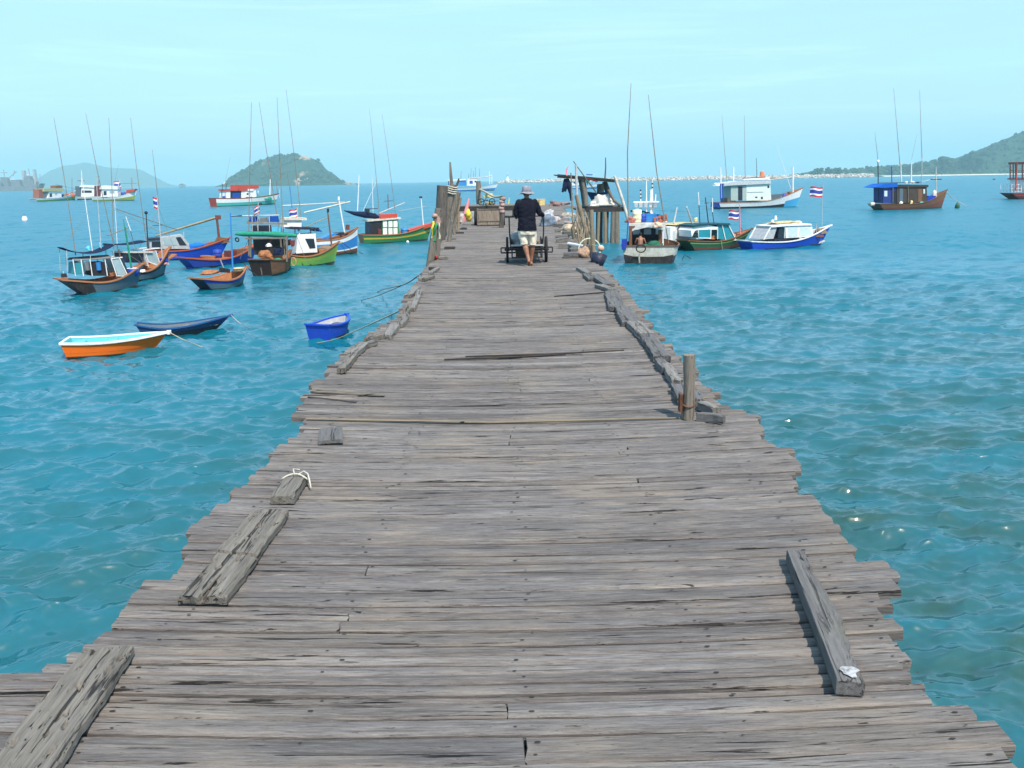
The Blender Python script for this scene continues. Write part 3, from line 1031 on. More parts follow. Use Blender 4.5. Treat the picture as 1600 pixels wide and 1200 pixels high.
blk = weathered_board('wood_block', 'short thick block with a white cord tied round it on the left side', at(464, 741, .05), at(440, 775, .05), 0.13, 0.135, 0.055, 1, M_BOARD2, 0.4, seed=5, cat='block')
def cord():
    mb = MB()
    pts = []
    for k in range(26):
        a = 2 * math.pi * k / 25
        pts.append((-0.12 + 0.012 * math.sin(3 * a), 0.078 * math.cos(a), 0.03 + 0.036 * math.sin(a) + 0.003))
    mb.tube(pts, 0.006, 6)
    mb.tube([(-0.12, 0.02, 0.068), (-0.15, 0.05, 0.078), (-0.12, 0.08, 0.072), (-0.07, 0.10, 0.05), (-0.05, 0.11, 0.01)], 0.005, 6)
    mb.tube([(-0.12, 0.0, 0.068), (-0.17, -0.02, 0.085), (-0.20, 0.01, 0.07)], 0.005, 6)
    mb.build('cord', M_ROPEW, blk)
cord()

# the ragged border of timbers along both edges
RT = 'grey timbers laid along the edges of the pier'
right_t = [
    ((905, 419), (920, 428), 10, 'small grey timber chip beside the net heap, farthest of the right edge row'),
    ((914, 429), (923, 436), 9, 'tiny grey timber just nearer than the far chip of the right edge row'),
    ((930, 431), (952, 446), 17, 'flat pale timber with a squared near end, far third of the right edge'),
    ((936, 446), (957, 455), 13, 'short timber lying askew between two flat ones on the right edge'),
    ((956, 459), (964, 481), 24, 'wide furrowed timber on the right edge, level with the mooring rope left'),
    ((974, 481), (986, 503), 27, 'deeply grooved broad timber midway along the right edge row'),
    ((990, 502), (1010, 523), 24, 'rounded timber touching the deeply grooved one on its near side, right edge'),
    ((1011, 524), (1035, 557), 25, 'long pitted timber curving along the right edge above the round post'),
    ((1029, 560), (1043, 573), 15, 'broken whitish timber scrap below the long pitted one on the right edge'),
    ((1040, 567), (1059, 592), 16, 'smooth narrow timber leading to the round post on the right edge'),
    ((1066, 597), (1076, 619), 36, 'square dark ended slab lying behind the round post'),
    ((1087, 608), (1094, 623), 16, 'black rotten block just right of the round post'),
    ((1094, 626), (1121, 638), 13, 'curved thin timber with a black underside right of the round post'),
    ((1092, 645), (1130, 651), 12, 'charred low timber at the foot of the round post'),
]
for i, (a, b_, w, lab) in enumerate(right_t):
    A, B_ = at(*a, .04), at(*b_, .04)
    s = px_per_m((A.y + B_.y) / 2)
    weathered_board('edge_timber', lab, A, B_, w / s, w / s * 0.95, 0.07 if i > 3 else 0.06, 1, M_BOARD3 if i % 3 else M_BOARD, 1.5, group=RT, seed=20 + i, cat='timber')
left_t = [
    ((551, 554), (533, 575), 14, 'pale smooth timber nearest to the camera on the left edge row'),
    ((569, 537), (550, 553), 15, 'crumbling speckled timber just past the nearest one on the left edge'),
    ((586, 532), (570, 538), 9, 'small pale block between the speckled timber and the dark lump, left edge'),
    ((598, 520), (574, 528), 15, 'dark knobbly lump of timber on the left edge beside the blue dinghy rope'),
    ((617, 504), (604, 523), 15, 'flat grey slab past the dark lump on the left edge'),
    ((635, 495), (624, 505), 8, 'short timber with a black end, midway along the left edge row'),
    ((639, 478), (631, 497), 9, 'narrow grey lath above the black ended timber on the left edge'),
    ((656, 455), (645, 482), 9, 'long narrow lath in the far part of the left edge row'),
    ((651, 450), (637, 465), 12, 'grey slab outside the long narrow lath, left edge'),
    ((676, 432), (661, 437), 7, 'small timber on the left edge a little nearer than the ribboned post'),
    ((684, 418), (672, 428), 7, 'stubby timber at the foot of the ribboned post'),
]
for i, (a, b_, w, lab) in enumerate(left_t):
    A, B_ = at(*a, .04), at(*b_, .04)
    s = px_per_m((A.y + B_.y) / 2)
    weathered_board('edge_timber', lab, A, B_, w / s, w / s * 0.9, 0.06, 1, M_BOARD2 if i % 3 == 0 else M_BOARD, 1.6, group=RT, seed=60 + i, cat='timber')
# flat stones of timber scattered along the far right edge
far_t = [(893, 398, 22), (884, 384, 18), (897, 392, 14), (879, 371, 18), (888, 366, 16), (880, 377, 20), (873, 352, 16), (866, 345, 14), (884, 356, 18), (876, 360, 16), (890, 348, 14), (868, 338, 12)]
for i, (px, py, w) in enumerate(far_t):
    A = at(px, py, .05)
    s = px_per_m(A.y)
    a = rng.uniform(-0.5, 0.5)
    hw = w / s / 2
    weathered_board('edge_timber', 'small grey slab of wood in the scatter along the far right edge of the pier', A - Vector((hw * math.cos(a), hw * math.sin(a), 0)), A + Vector((hw * math.cos(a), hw * math.sin(a), 0)),
                    0.30, 0.26, 0.12, 1, M_BOARD if i % 2 else M_BOARD3, 1.6, group='grey slabs scattered on the far right edge', seed=90 + i, cat='timber')
far_l = [(712, 349, 16), (722, 356, 14), (716, 363, 16), (706, 372, 12), (703, 386, 14), (692, 401, 14), (677, 419, 12), (728, 350, 10)]
for i, (px, py, w) in enumerate(far_l):
    A = at(px, py, .04)
    s = px_per_m(A.y)
    hw = w / s / 2
    weathered_board('edge_timber', 'small dark slab of wood in the scatter along the far left edge of the pier', A - Vector((hw, 0.05, 0)), A + Vector((hw, -0.02, 0)),
                    0.16, 0.14, 0.06, 1, M_BOARD if i % 2 else M_DKWOOD, 1.6, group='dark slabs scattered on the far left edge', seed=120 + i, cat='timber')

# thin battens
def batten(label, a, b_, r_, mat, z=0.012):
    A, B_ = at(*a, 0), at(*b_, 0)
    A.z = deck_z(A.x, A.y) + z; B_.z = deck_z(B_.x, B_.y) + z
    M_ = (A + B_) / 2; M_.z = deck_z(M_.x, M_.y) + z
    o = MB().tube([A, A.lerp(M_, .5) , M_, M_.lerp(B_, .5), B_], [r_ * .8, r_, r_, r_ * .95, r_ * .7], 6).build('stick', mat)
    tag(o, label, 'stick', 'thin sticks lying across the planks')
batten('long pale bamboo stick lying across the pier level with the round post', (478, 652), (1062, 648), 0.011, timber((.30, .25, .18), (.18, .15, .11), 0, .6, .3))
batten('thin dark stick lying across the middle of the pier, the nearer of two', (694, 557), (884, 549), 0.012, M_DKWOOD)
batten('thin dark stick lying across the middle of the pier, the farther of two', (727, 552), (975, 545), 0.010, M_DKWOOD)
batten('thin brownish stick near the left edge, past the pale bamboo one', (485, 609), (600, 611), 0.016, M_BOARD2)
batten('dark split stick at the left edge beside the brownish stick', (481, 618), (556, 623), 0.012, M_DKWOOD)
batten('thin dark stick on the right half of the pier before the grooved timber', (866, 464), (950, 459), 0.012, M_DKWOOD)

# short round post on the right edge
def short_post():
    A = at(1074, 648, 0)
    root = empty('mooring_post', A)
    tag(root, 'short round grey post standing on the right edge of the pier', 'post')
    pts, rad = [], []
    for k in range(9):
        t = k / 8
        pts.append((0.006 * math.sin(t * 4), 0.0, -0.03 + 0.50 * t)); rad.append(0.048 - 0.006 * t + 0.002 * math.sin(t * 9))
    MB().tube(pts, rad, 18).build('shaft', M_POST, root)
    pts = [(0.054 * math.cos(a), 0.054 * math.sin(a), 0.085 + 0.012 * math.cos(a * 2)) for a in [k * math.pi / 12 for k in range(25)]]
    MB().tube(pts, 0.006, 6).build('wire', M_RUST, root)
    MB().box((-0.058, -0.005, 0.10), (0.02, 0.07, 0.14), 0).build('rust_plate', M_RUST, root)
short_post()

# ---------------------------------------------------------------- boats
class Boat:
    """A boat whose stern and stem at the waterline are given as measured points; +x is the bow."""
    def __init__(self, name, label, cat, S, B, hs, hm, hb, beam, rake=6, srake=3, bands=None, inner=None, rail=None, transom=None, bottom=None,
                 Y=None, L=None, heading=None, sw=0.75, deck=0.45, group=None, draft=0.35, full=2.3, rail_w=0.07, Yb=None):
        if Y is None:
            s_, b_ = at(*S, WZ), at(*B, WZ)
        else:
            s_, b_ = at_depth(S[0], S[1], Y), at_depth(B[0], B[1], Yb or Y)
            s_.z = b_.z = WZ
        if heading is not None:
            mid = (s_ + b_) / 2
            dv = Vector((math.cos(heading), math.sin(heading), 0)) * L / 2
            s_, b_ = mid - dv, mid + dv
        d = b_ - s_
        self.L = d.length; self.S = S; self.B = B
        self.loc = (s_ + b_) / 2
        self.rz = math.atan2(d.y, d.x)
        self.px = px_per_m(self.loc.y)
        self.root = empty(name, self.loc, self.rz)
        tag(self.root, label, cat, group)
        self.M = Matrix.Translation(self.loc) @ Matrix.Rotation(self.rz, 4, 'Z')
        self.MI = self.M.inverted()
        self.hs, self.hm, self.hb = hs / self.px, hm / self.px, hb / self.px
        self.rake, self.srake = rake / self.px, srake / self.px
        self.beam, self.sw, self.draft, self.full, self.dk = beam, sw, draft, full, deck
        # which side faces the viewer
        nrm = self.M.to_3x3() @ Vector((0, -1, 0))
        self.near = -1 if nrm.dot(CAM - self.loc) > 0 else 1
        self.hull(bands, inner, rail, transom, bottom, rail_w)

    def zs(self, u):
        if u < 0.35:
            return self.hm + (self.hs - self.hm) * ((0.35 - u) / 0.35) ** 1.8
        return self.hm + (self.hb - self.hm) * ((u - 0.35) / 0.65) ** 2.1

    def hbr(self, u):
        if u < 0.42:
            return self.beam / 2 * (self.sw + (1 - self.sw) * math.sin(math.pi / 2 * u / 0.42))
        return max(0.03, self.beam / 2 * (1 - ((u - 0.42) / 0.58) ** self.full))

    def xx(self, u, z):
        return -self.L / 2 + u * self.L + self.rake * u ** 3 * max(0, z) / self.hb - self.srake * (1 - u) ** 5 * max(0, z) / self.hs

    def hull(self, bands, inner, rail, transom, bottom, rail_w):
        n = 28
        bands = list(bands or [(0.0, 1.0, M_WHITE)])
        bands = [(0.0, 0.09, M_GRIME), (0.09,) + tuple(bands[0][1:])] + bands[1:]
        mats = [bottom or M_REDHULL] + [b[2] for b in bands] + [transom or bands[-1][2]]
        cuts = [b[0] for b in bands] + [1.0]
        mb = MB()
        sec = []
        for i in range(n + 1):
            u = i / n
            z = self.zs(u); h = self.hbr(u)
            wl = 0.86 - 0.45 * u ** 3
            rise = self.draft * (1 - 0.75 * u ** 4)
            pts = [(0.0, -rise), (h * 0.55 * wl, -rise * 0.75)]
            for c in cuts:
                k = wl + (1 - wl) * c ** 0.85
                pts.append((h * k, z * c))
            sec.append([(self.xx(u, pz), py, pz) for py, pz in pts])
        m = len(sec[0])
        for side in (1, -1):
            verts = [(p[0], p[1] * side, p[2]) for s in sec for p in s]
            for j in range(m - 1):
                faces = []
                for i in range(n):
                    a = i * m + j
                    q = (a, a + m, a + m + 1, a + 1)
                    faces.append(q if side == -1 else tuple(reversed(q)))
                mb.add(verts, faces, 0 if j < 2 else j - 1, True)
        # transom
        t = sec[0]
        rows = [(p[0], -p[1], p[2]) for p in t] + [(p[0], p[1], p[2]) for p in t]
        mb.add(rows, [(j, j + 1, m + j + 1, m + j) for j in range(m - 1)], len(mats) - 1)
        self.hull_o = mb.build('hull', mats, self.root)
        # inside: lining and floor
        mb = MB()
        vv = []
        for i in range(n + 1):
            u = 0.012 + 0.972 * i / n
            z = self.zs(u); h = max(0.015, self.hbr(u) - 0.035)
            zd = min(z - 0.04, self.hm * self.dk + (z - self.hm) * 0.55)
            wl = 0.86 - 0.45 * u ** 3
            hd = max(0.01, self.hbr(u) * (wl + (1 - wl) * max(0.0, zd / z) ** 0.85) - 0.045)
            vv += [(self.xx(u, z), -h, z - 0.005), (self.xx(u, zd), -hd, zd), (self.xx(u, zd), hd, zd), (self.xx(u, z), h, z - 0.005)]
        ff, mi = [], []
        for i in range(n):
            for k in range(3):
                a = i * 4 + k
                ff.append((a, a + 4, a + 5, a + 1))
        ff.append((0, 1, 2, 3))
        mb.add(vv, ff, 0)
        self.deck_o = mb.build('deck', inner or M_BROWN, self.root)
        # rail
        mb = MB()
        for side in (1, -1):
            vv, ff = [], []
            for i in range(n + 1):
                u = i / n
                z = self.zs(u); h = self.hbr(u); x = self.xx(u, z)
                for dy, dz in ((0.018, -rail_w), (0.03, -rail_w * .8), (0.03, 0.012), (-0.05, 0.012), (-0.05, -0.03)):
                    vv.append((x, side * max(h + dy, 0.004), z + dz))
            for i in range(n):
                for k in range(5):
                    k2 = (k + 1) % 5
                    q = (i * 5 + k, i * 5 + k2, (i + 1) * 5 + k2, (i + 1) * 5 + k)
                    ff.append(q if side == 1 else tuple(reversed(q)))
            mb.add(vv, ff, 0)
        h = self.hbr(0)
        mb.box((self.xx(0, self.hs), 0, self.hs - rail_w / 2 + 0.01), (0.07, 2 * h, rail_w), 0)
        p = self.xx(1, self.hb)
        mb.box((p + 0.01, 0, self.hb - rail_w * 0.4), (0.12, 0.13, rail_w * 1.8), 0)
        self.rail_o = mb.build('gunwale', rail or M_BROWN, self.root)

    # measured pixel on the boat's lengthwise plane -> local x, z
    def xz(self, px, py):
        return self.P(px, py).x, self.P(px, py).z

    def P(self, px, py, y=0.0):
        d = ray(px, py)
        nrm = self.M.to_3x3() @ Vector((0, 1, 0))
        o = self.M @ Vector((0, y, 0))
        if abs(nrm.dot(d.normalized())) < 0.30:      # seen end on: use the plane across the view
            t = (self.loc.y) / d.y
            w = CAM + d * t
        else:
            t = nrm.dot(o - CAM) / nrm.dot(d)
            w = CAM + d * t
        q = self.MI @ w
        return q

    def poly(self, name, pts, y0, y1, mat, parent=None):
        return MB().prism([self.xz(*p) for p in pts], y0, y1).build(name, mat, parent or self.root)

    def pole(self, a, b, r0, r1, mat, name='mast', y=0.0, n=8, bend=0.0, parent=None):
        A = self.P(a[0], a[1], y); B_ = self.P(b[0], b[1], y)
        k = 9 if bend else 4
        pts, rad = [], []
        off = Vector((bend * 0.6, bend, 0))
        for i in range(k + 1):
            t = i / k
            pts.append(A.lerp(B_, t) + off * (math.sin(math.pi * t)))
            rad.append(r0 + (r1 - r0) * t)
        return MB().tube(pts, rad, n).build(name, mat, parent or self.root)

    def part(self, name, mb, mats, parent=None):
        return mb.build(name, mats, parent or self.root)

    def panes(self, pts, hw, mat, parent, name='window', t=0.015):
        """The same pane on both walls of a cabin, a little proud of them."""
        pr = [self.xz(*p) for p in pts]
        for s in (1, -1):
            MB().prism(pr, s * hw, s * (hw + t)).build(name, mat, parent)

    def world(self, x, y, z):
        return self.M @ Vector((x, y, z))

    def flag(self, px, py, w, h, mast_parent=None, left=True, skew=0.0):
        A = self.P(px, py)
        W, H = w / self.px, h / self.px
        vv, ff, mi = [], [], []
        rows = [0, 1 / 6, 2 / 6, 4 / 6, 5 / 6, 1]
        n = 10
        sx = -1 if left else 1
        # the flag flies across the wind, not along the boat
        dirw = self.MI.to_3x3() @ Vector((sx, 0.25, 0)).normalized()
        nor = self.MI.to_3x3() @ Vector((0.25, 1, 0)).normalized()
        mb = MB()
        for i in range(n + 1):
            t = i / n
            for q in rows:
                off = 0.07 * W * math.sin(t * 7 + q * 1.5) * (0.3 + t)
                vv.append(A + dirw * (W * t) + nor * off + Vector((0, 0, -H * q - skew * H * t - 0.05 * H * math.sin(t * 6))))
        cols = [0, 1, 2, 1, 0]
        for k in range(5):
            mb.add(vv, [(i * 6 + k, (i + 1) * 6 + k, (i + 1) * 6 + k + 1, i * 6 + k + 1) for i in range(n)], cols[k], True)
        # give the cloth two faces
        return mb.build('flag', FLAGM, mast_parent or self.root)

    def ring(self, px, py, r, mat, name='tyre', y=None, thick=0.05, face='side', parent=None):
        c = self.P(px, py, y if y is not None else 0)
        pts = []
        for k in range(21):
            a = 2 * math.pi * k / 20
            if face == 'side':
                pts.append(c + Vector((r * math.cos(a), 0, r * math.sin(a))))
            else:
                pts.append(c + Vector((0, r * math.cos(a), r * math.sin(a))))
        return MB().tube(pts, thick, 8, caps=False).build(name, mat, parent or self.root)


def bucket(bt, p, r, h, mat, label, rim=None, lid=None, name='bucket', cat='bucket'):
    w = bt.world(*p)
    root = empty(name, w)
    tag(root, label, cat)
    MB().lathe([(0, 0.0), (r * 0.78, 0.0), (r, h), (r * 0.93, h), (r * 0.72, 0.03), (0, 0.03)], n=18).build('body', mat, root)
    pts = [(r * 1.0 * math.cos(a), r * 1.0 * math.sin(a), h) for a in [k * math.pi / 10 for k in range(21)]]
    MB().tube(pts, r * 0.07, 6, caps=False).build('rim', rim or mat, root)
    return root

def drum(bt, p, r, h, mat, label, cat='barrel', cap=None):
    w = bt.world(*p)
    root = empty(cat, w)
    tag(root, label, cat)
    MB().lathe([(0, 0), (r * 0.95, 0), (r, 0.03), (r, h * 0.31), (r * 1.05, h * 0.33), (r, h * 0.36), (r, h * 0.64), (r * 1.05, h * 0.67), (r, h * 0.7), (r, h * 0.96), (r * 0.9, h), (0, h)], n=18).build('body', mat, root)
    MB().lathe([(r * 0.35, h), (r * 0.35, h + 0.05), (0, h + 0.05)], n=12).build('lid', cap or mat, root)
    return root

def heap(bt, p, r, mat, label, name='net_heap', cat='net', seed=1):
    """A slumped heap of net or cloth."""
    w = bt.world(*p) if bt else Vector(p)
    mb = MB()
    n, m_ = 26, 10
    vv = []
    for j in range(m_ + 1):
        t = j / m_ * math.pi / 2
        for i in range(n):
            a = 2 * math.pi * i / n
            d = Vector((math.cos(t) * math.cos(a), math.cos(t) * math.sin(a), math.sin(t)))
            q = 1 + 0.42 * noise.noise(d * 1.7 + Vector((seed, seed * .3, 0))) + 0.24 * noise.noise(d * 4.2 + Vector((0, seed, 3))) + 0.10 * noise.noise(d * 10 + Vector((seed, 0, 7)))
            k = math.cos(t) ** 0.75
            vv.append((r[0] * q * k * math.cos(a), r[1] * q * k * math.sin(a), r[2] * math.sin(t) * (.82 + .5 * (q - 1))))
    ff = [(j * n + i, j * n + (i + 1) % n, (j + 1) * n + (i + 1) % n, (j + 1) * n + i) for j in range(m_) for i in range(n)]
    mb.add(vv, ff, 0, True)
    o = mb.build(name, mat)
    o.location = w
    if bt:
        o.rotation_euler = (0, 0, bt.rz)
    tag(o, label, cat)
    return o

def arch(x0, x1, hw, z0, rise, th=0.03, n=14, droop=0.0, m=8):
    mb = MB()
    vv = []
    for i in range(m + 1):
        x = x0 + (x1 - x0) * i / m
        dz = -droop * 4 * (i / m) * (1 - i / m)
        for k in range(n + 1):
            a = -1 + 2 * k / n
            z = z0 + rise * (1 - a * a) + dz
            vv.append((x, hw * a, z)); vv.append((x, hw * a, z - th))
    ff = []
    s = 2 * (n + 1)
    for i in range(m):
        for k in range(n):
            a = i * s + 2 * k
            ff.append((a, a + s, a + s + 2, a + 2))
            ff.append((a + 1, a + 3, a + s + 3, a + s + 1))
        for k in (0, 2 * n):
            a = i * s + k
            ff.append((a, a + 1, a + s + 1, a + s))
    for i in (0, m):
        for k in range(n):
            a = i * s + 2 * k
            ff.append((a, a + 2, a + 3, a + 1))
    return mb.add(vv, ff, 0, True)

FISH = 'fishing boats moored around the pier'
FAR = 'fishing boats anchored far out'
Z2 = lambda x, y: (90 + .1375 * x, 300 + .1375 * y)
Z3 = lambda x, y: (270 + .15 * x, 280 + .15 * y)
Z4 = lambda x, y: (440 + .1625 * x, 260 + .1625 * y)
Z5 = lambda x, y: (640 + .2 * x, 230 + .2 * y)
Z6 = lambda x, y: (1060 + .15625 * x, 300 + .15625 * y)
Z7 = lambda x, y: (940 + .2375 * x, 230 + .2375 * y)
Z8 = lambda x, y: (1320 + .175 * x, 130 + .175 * y)
Z1 = lambda x, y: (.1875 * x, 140 + .1875 * y)
ZR = lambda x, y: (960 + .11662 * x, 280 + .11662 * y)

# --- nearest boat on the left: stern coloured black for its shade, slate sides, orange rail
b = Boat('fishing_boat', 'small slate blue boat with a shade-darkened stern and sagging dark awning, nearest on the left', 'fishing boat', (125, 458), (213, 449), 24, 16, 37, 1.65, rake=17, srake=26,
         bands=[(0, .72, M_SLATE), (.72, 1, M_SLATE)], inner=M_ORWOOD, rail=M_ORRAIL, transom=M_BLACK, bottom=M_REDHULL, sw=.8, group=FISH)
q0 = b.xz(*Z2(330, 900)); q1 = b.xz(*Z2(330, 1140))
# shade of the stern coloured in black, wrapping onto the side
mb = MB()
n = 6
for s in (1, -1):
    vv = []
    for i in range(n + 1):
        u = i / n * 0.20
        for c in (0.0, 0.5, 1.0):
            z = b.zs(u) * c
            wl = 0.86; k = wl + (1 - wl) * c ** 0.85
            vv.append((b.xx(u, z), s * (b.hbr(u) * k + 0.006), z))
    mb.add(vv, [(i * 3 + k, i * 3 + 3 + k, i * 3 + 4 + k, i * 3 + 1 + k) if s == -1 else (i * 3 + k, i * 3 + 1 + k, i * 3 + 4 + k, i * 3 + 3 + k) for i in range(n) for k in range(2)], 0, True)
b.part('stern_shade', mb, M_BLACK)
xa, za = b.xz(*Z2(150, 760)); xb, zb = b.xz(*Z2(690, 690)); xw, zw = b.xz(*Z2(570, 760))
hw = 0.50
cab = b.part('canopy', arch(xa, xw, hw, za - 0.05, 0.12, 0.03), M_GREYC)
MB().prism([b.xz(*Z2(165, 800)), b.xz(*Z2(165, 930)), b.xz(*Z2(240, 930)), b.xz(*Z2(240, 790))], -hw + .02, hw - .02).build('panel', paint((0.03, 0.25, 0.30)), cab)
MB().prism([b.xz(*Z2(360, 800)), b.xz(*Z2(350, 945)), b.xz(*Z2(560, 945)), b.xz(*Z2(500, 790))], -hw + .04, hw - .04).build('cabin_wall', M_DARKIN, cab)
for px in (160, 250, 350, 520):
    for s in (1, -1):
        xp, zp = b.xz(*Z2(px, 945)); xq, zq = b.xz(*Z2(px, 770))
        MB().beam((xp, s * hw, zp), (xp, s * hw * .97, zq + .05), .035, .035).build('post', M_WHITE, cab)
ws = MB()
for (pa, pb) in (((560, 750), (630, 950)), ((650, 735), (750, 945)), ((560, 750), (690, 735)), ((630, 945), (750, 945))):
    for s in (1, -1):
        xp, zp = b.xz(*Z2(*pa)); xq, zq = b.xz(*Z2(*pb))
        ws.beam((xp, s * hw, zp), (xq, s * hw, zq), .045, .04)
fr = b.part('windshield', ws, M_WHITE)
b.panes([Z2(575, 760), Z2(640, 935), Z2(735, 935), Z2(655, 750)], hw - .03, M_GLASS, fr)
xp, zp = b.xz(*Z2(690, 735)); xq, zq = b.xz(*Z2(770, 930))
MB().add([(xp, -hw, zp), (xp, hw, zp), (xq, hw, zq), (xq, -hw, zq)], [(0, 1, 2, 3)]).build('window', M_GLASS, fr)
x0, z0 = b.xz(*Z2(40, 640)); x1, z1 = b.xz(*Z2(600, 650))
b.part('awning', arch(x0, x1, 0.55, z0 + .02, 0.03, 0.02, droop=0.30, m=14), M_NAVYC)
for px0, py0, px1, py1 in ((60, 655, 70, 900), (590, 655, 600, 760), (330, 700, 330, 800)):
    for s in (1, -1):
        xp, zp = b.xz(*Z2(px0, py0)); xq, zq = b.xz(*Z2(px1, py1))
        MB().beam((xp, s * .5, zp), (xq, s * .48, zq), .025, .025).build('awning_post', M_GALV, b.root)
b.pole(Z2(840, 870), Z2(765, 400), .045, .04, M_NETG, 'mast')
b.pole(Z2(560, 500), Z2(815, 400), .02, .02, M_BAMBOO, 'spar')
b.pole(Z2(830, 440), Z2(775, 280), .025, .02, M_WHITE, 'mast')
b.pole(Z2(760, 400), Z2(750, 310), .022, .015, M_NETG, 'mast')
b.pole(Z2(750, 950), Z2(695, 650), .04, .035, M_BROWN, 'post')
b.pole(Z2(205, 720), (84, 183), .022, .008, M_BAMBOO, 'bamboo_pole', y=-.3, bend=.12)
b.pole(Z2(400, 700), (127, 269), .024, .014, M_WHITE, 'bamboo_pole', y=.2)
b.pole(Z2(495, 640), (150, 275), .024, .014, M_GALV, 'bamboo_pole', y=-.2)
b.pole(Z2(640, 600), (134, 177), .022, .008, M_BAMBOO, 'bamboo_pole', y=.3, bend=-.15)
b.pole(Z2(640, 720), (170, 184), .022, .008, M_BAMBOO, 'bamboo_pole', y=-.1, bend=.1)
b.pole(Z2(860, 560), Z2(790, 310), .012, .012, M_STEEL, 'stay')
x, z = b.xz(*Z2(855, 945)); bucket(b, (x, -.1, z - .02), .26, .36, M_BPLAST, 'blue tub with a white rim standing in the bow of the slate blue boat', M_WPLAST)
heap(b, (b.xz(*Z2(350, 650))[0], 0, b.xz(*Z2(350, 655))[1]), (.10, .10, .2), cloth((.10, .45, .62)), 'light blue cloth bundle on the sagging awning, the left of two', 'cloth_bundle', 'cloth', 3)
heap(b, (b.xz(*Z2(495, 620))[0], .05, b.xz(*Z2(495, 625))[1]), (.09, .09, .26), cloth((.10, .45, .62)), 'light blue cloth bundle hanging by the white poles, the right of two', 'cloth_bundle', 'cloth', 5)
x, z = b.xz(*Z2(950, 905)); heap(b, (x, -.2, z), (.14, .12, .14), M_WPLAST, 'white plastic jug by the blue tub with a white rim', 'jug', 'jug', 8)
xm, zm = b.xz(*Z2(95, 960))
e = empty('outboard_engine', b.world(xm - .05, 0.1, zm)); e.rotation_euler = (0, 0, b.rz)
tag(e, 'small dark engine on the stern of the slate blue boat', 'engine')
MB().box((0, 0, .05), (.22, .2, .18), 0, None, .8).build('block', M_STEEL, e)
MB().tube([(.0, 0, .13), (.0, .0, .24)], [.03, .02], 8).build('exhaust', M_GALV, e)

b.pole(Z2(770, 410), Z2(990, 830), .008, .008, M_ROPEG, 'stay')
b.pole(Z2(640, 600), Z2(985, 830), .008, .008, M_ROPEG, 'stay')
b.pole(Z2(370, 200), Z2(60, 640), .007, .007, M_ROPEG, 'stay')
for i_, (px_, py_) in enumerate(((610, 940), (690, 960), (820, 960))):
    x_, z_ = b.xz(px_ * .1375 + 90, py_ * .1375 + 300); MB().box((x_, .1 * (-1) ** i_, z_ + .02), (.32, .5, .16), 0, Matrix.Rotation(.3 * i_, 3, 'Y')).build('loose_panel', M_ORWOOD, b.root)
for px_ in (300, 430):
    x_, z_ = b.xz(px_ * .1375 + 90, 300 + .1375 * 880); MB().tube([(x_, -.45, z_), (x_, -.47, z_ + .35)], .11, 9).build('hung_cloth', M_GREYC if px_ == 300 else M_LBLUE, b.root)
# --- behind it: orange inside, white cabin
b = Boat('fishing_boat', 'blue hulled boat with orange inside and tall flag mast, tucked behind the slate one', 'fishing boat', (183, 440), (256, 430), 22, 13, 42, 1.75, rake=18, srake=6,
         bands=[(0, .62, M_SLATE), (.62, .8, M_NAVY), (.8, 1, M_ORRAIL)], inner=M_ORWOOD, rail=M_ORRAIL, sw=.75, group=FISH)
x0, z0 = b.xz(*Z2(540, 590)); x1, z1 = b.xz(*Z2(945, 580))
b.part('awning', arch(x0, x1, .5, z0 - .02, .05, .02, droop=.08), M_NAVYC)
hw = .48
c = b.poly('cabin', [Z2(700, 800), Z2(700, 690), Z2(905, 690), Z2(905, 800)], -hw, hw, M_NAVY)
b.poly('roof', [Z2(690, 690), Z2(690, 672), Z2(1000, 672), Z2(1000, 690)], -hw - .06, hw + .06, M_CREAM, c)
b.panes([Z2(730, 705), Z2(730, 780), Z2(880, 780), Z2(880, 705)], hw, M_GLASSD, c)
ws = MB()
for pa, pb in (((910, 650), (955, 790)), ((1040, 665), (1100, 850)), ((905, 655), (1080, 635)), ((955, 790), (1090, 840))):
    for s in (1, -1):
        p = b.xz(*Z2(*pa)); q = b.xz(*Z2(*pb)); ws.beam((p[0], s * hw, p[1]), (q[0], s * hw, q[1]), .06, .05)
fr = b.part('windshield', ws, M_WHITE)
b.panes([Z2(925, 665), Z2(965, 785), Z2(1085, 830), Z2(1040, 670)], hw - .03, M_GLASS, fr)
m_ = b.pole(Z2(1195, 800), Z2(1130, 40), .04, .022, M_GALV, 'mast')
b.pole((248, 320), (238, 234), .02, .008, M_BAMBOO, 'bamboo_pole')
b.flag(*Z2(1128, 60), 8, 17, m_, True)
b.pole(Z2(1030, 650), Z2(1005, 240), .035, .025, M_STEEL, 'mast')
mb = MB(); p = b.P(*Z2(1005, 235)); mb.ball(p, .09); b.part('lamp', mb, M_NAVY)
b.pole(Z2(1020, 640), (204, 184), .022, .008, M_BAMBOO, 'bamboo_pole', y=.3, bend=.12)
b.pole(Z2(1380, 435), Z2(655, 190), .022, .018, M_BAMBOO, 'spar')
b.pole(Z2(1080, 380), Z2(1200, 375), .015, .015, M_STEEL, 'crossbar')
x, z = b.xz(*Z2(1195, 800)); bucket(b, (x, -.1, z - .05), .23, .26, M_BPLAST, 'blue tub at the foot of the flag mast in the orange boat', M_BPLAST)
x, z = b.xz(*Z2(1180, 815)); heap(b, (x, -.25, z - .03), (.24, .2, .12), cloth((.5, .22, .2), 20, .3), 'pink net bundle in front of the flag mast in the orange boat', seed=12)
b.poly('samson_post', [Z2(1240, 690), Z2(1240, 750), Z2(1255, 750), Z2(1255, 690)], -.03, .03, M_WHITE)
b.pole((186, 432), (179, 310), .018, .012, M_WHITE, 'pole', y=.3)

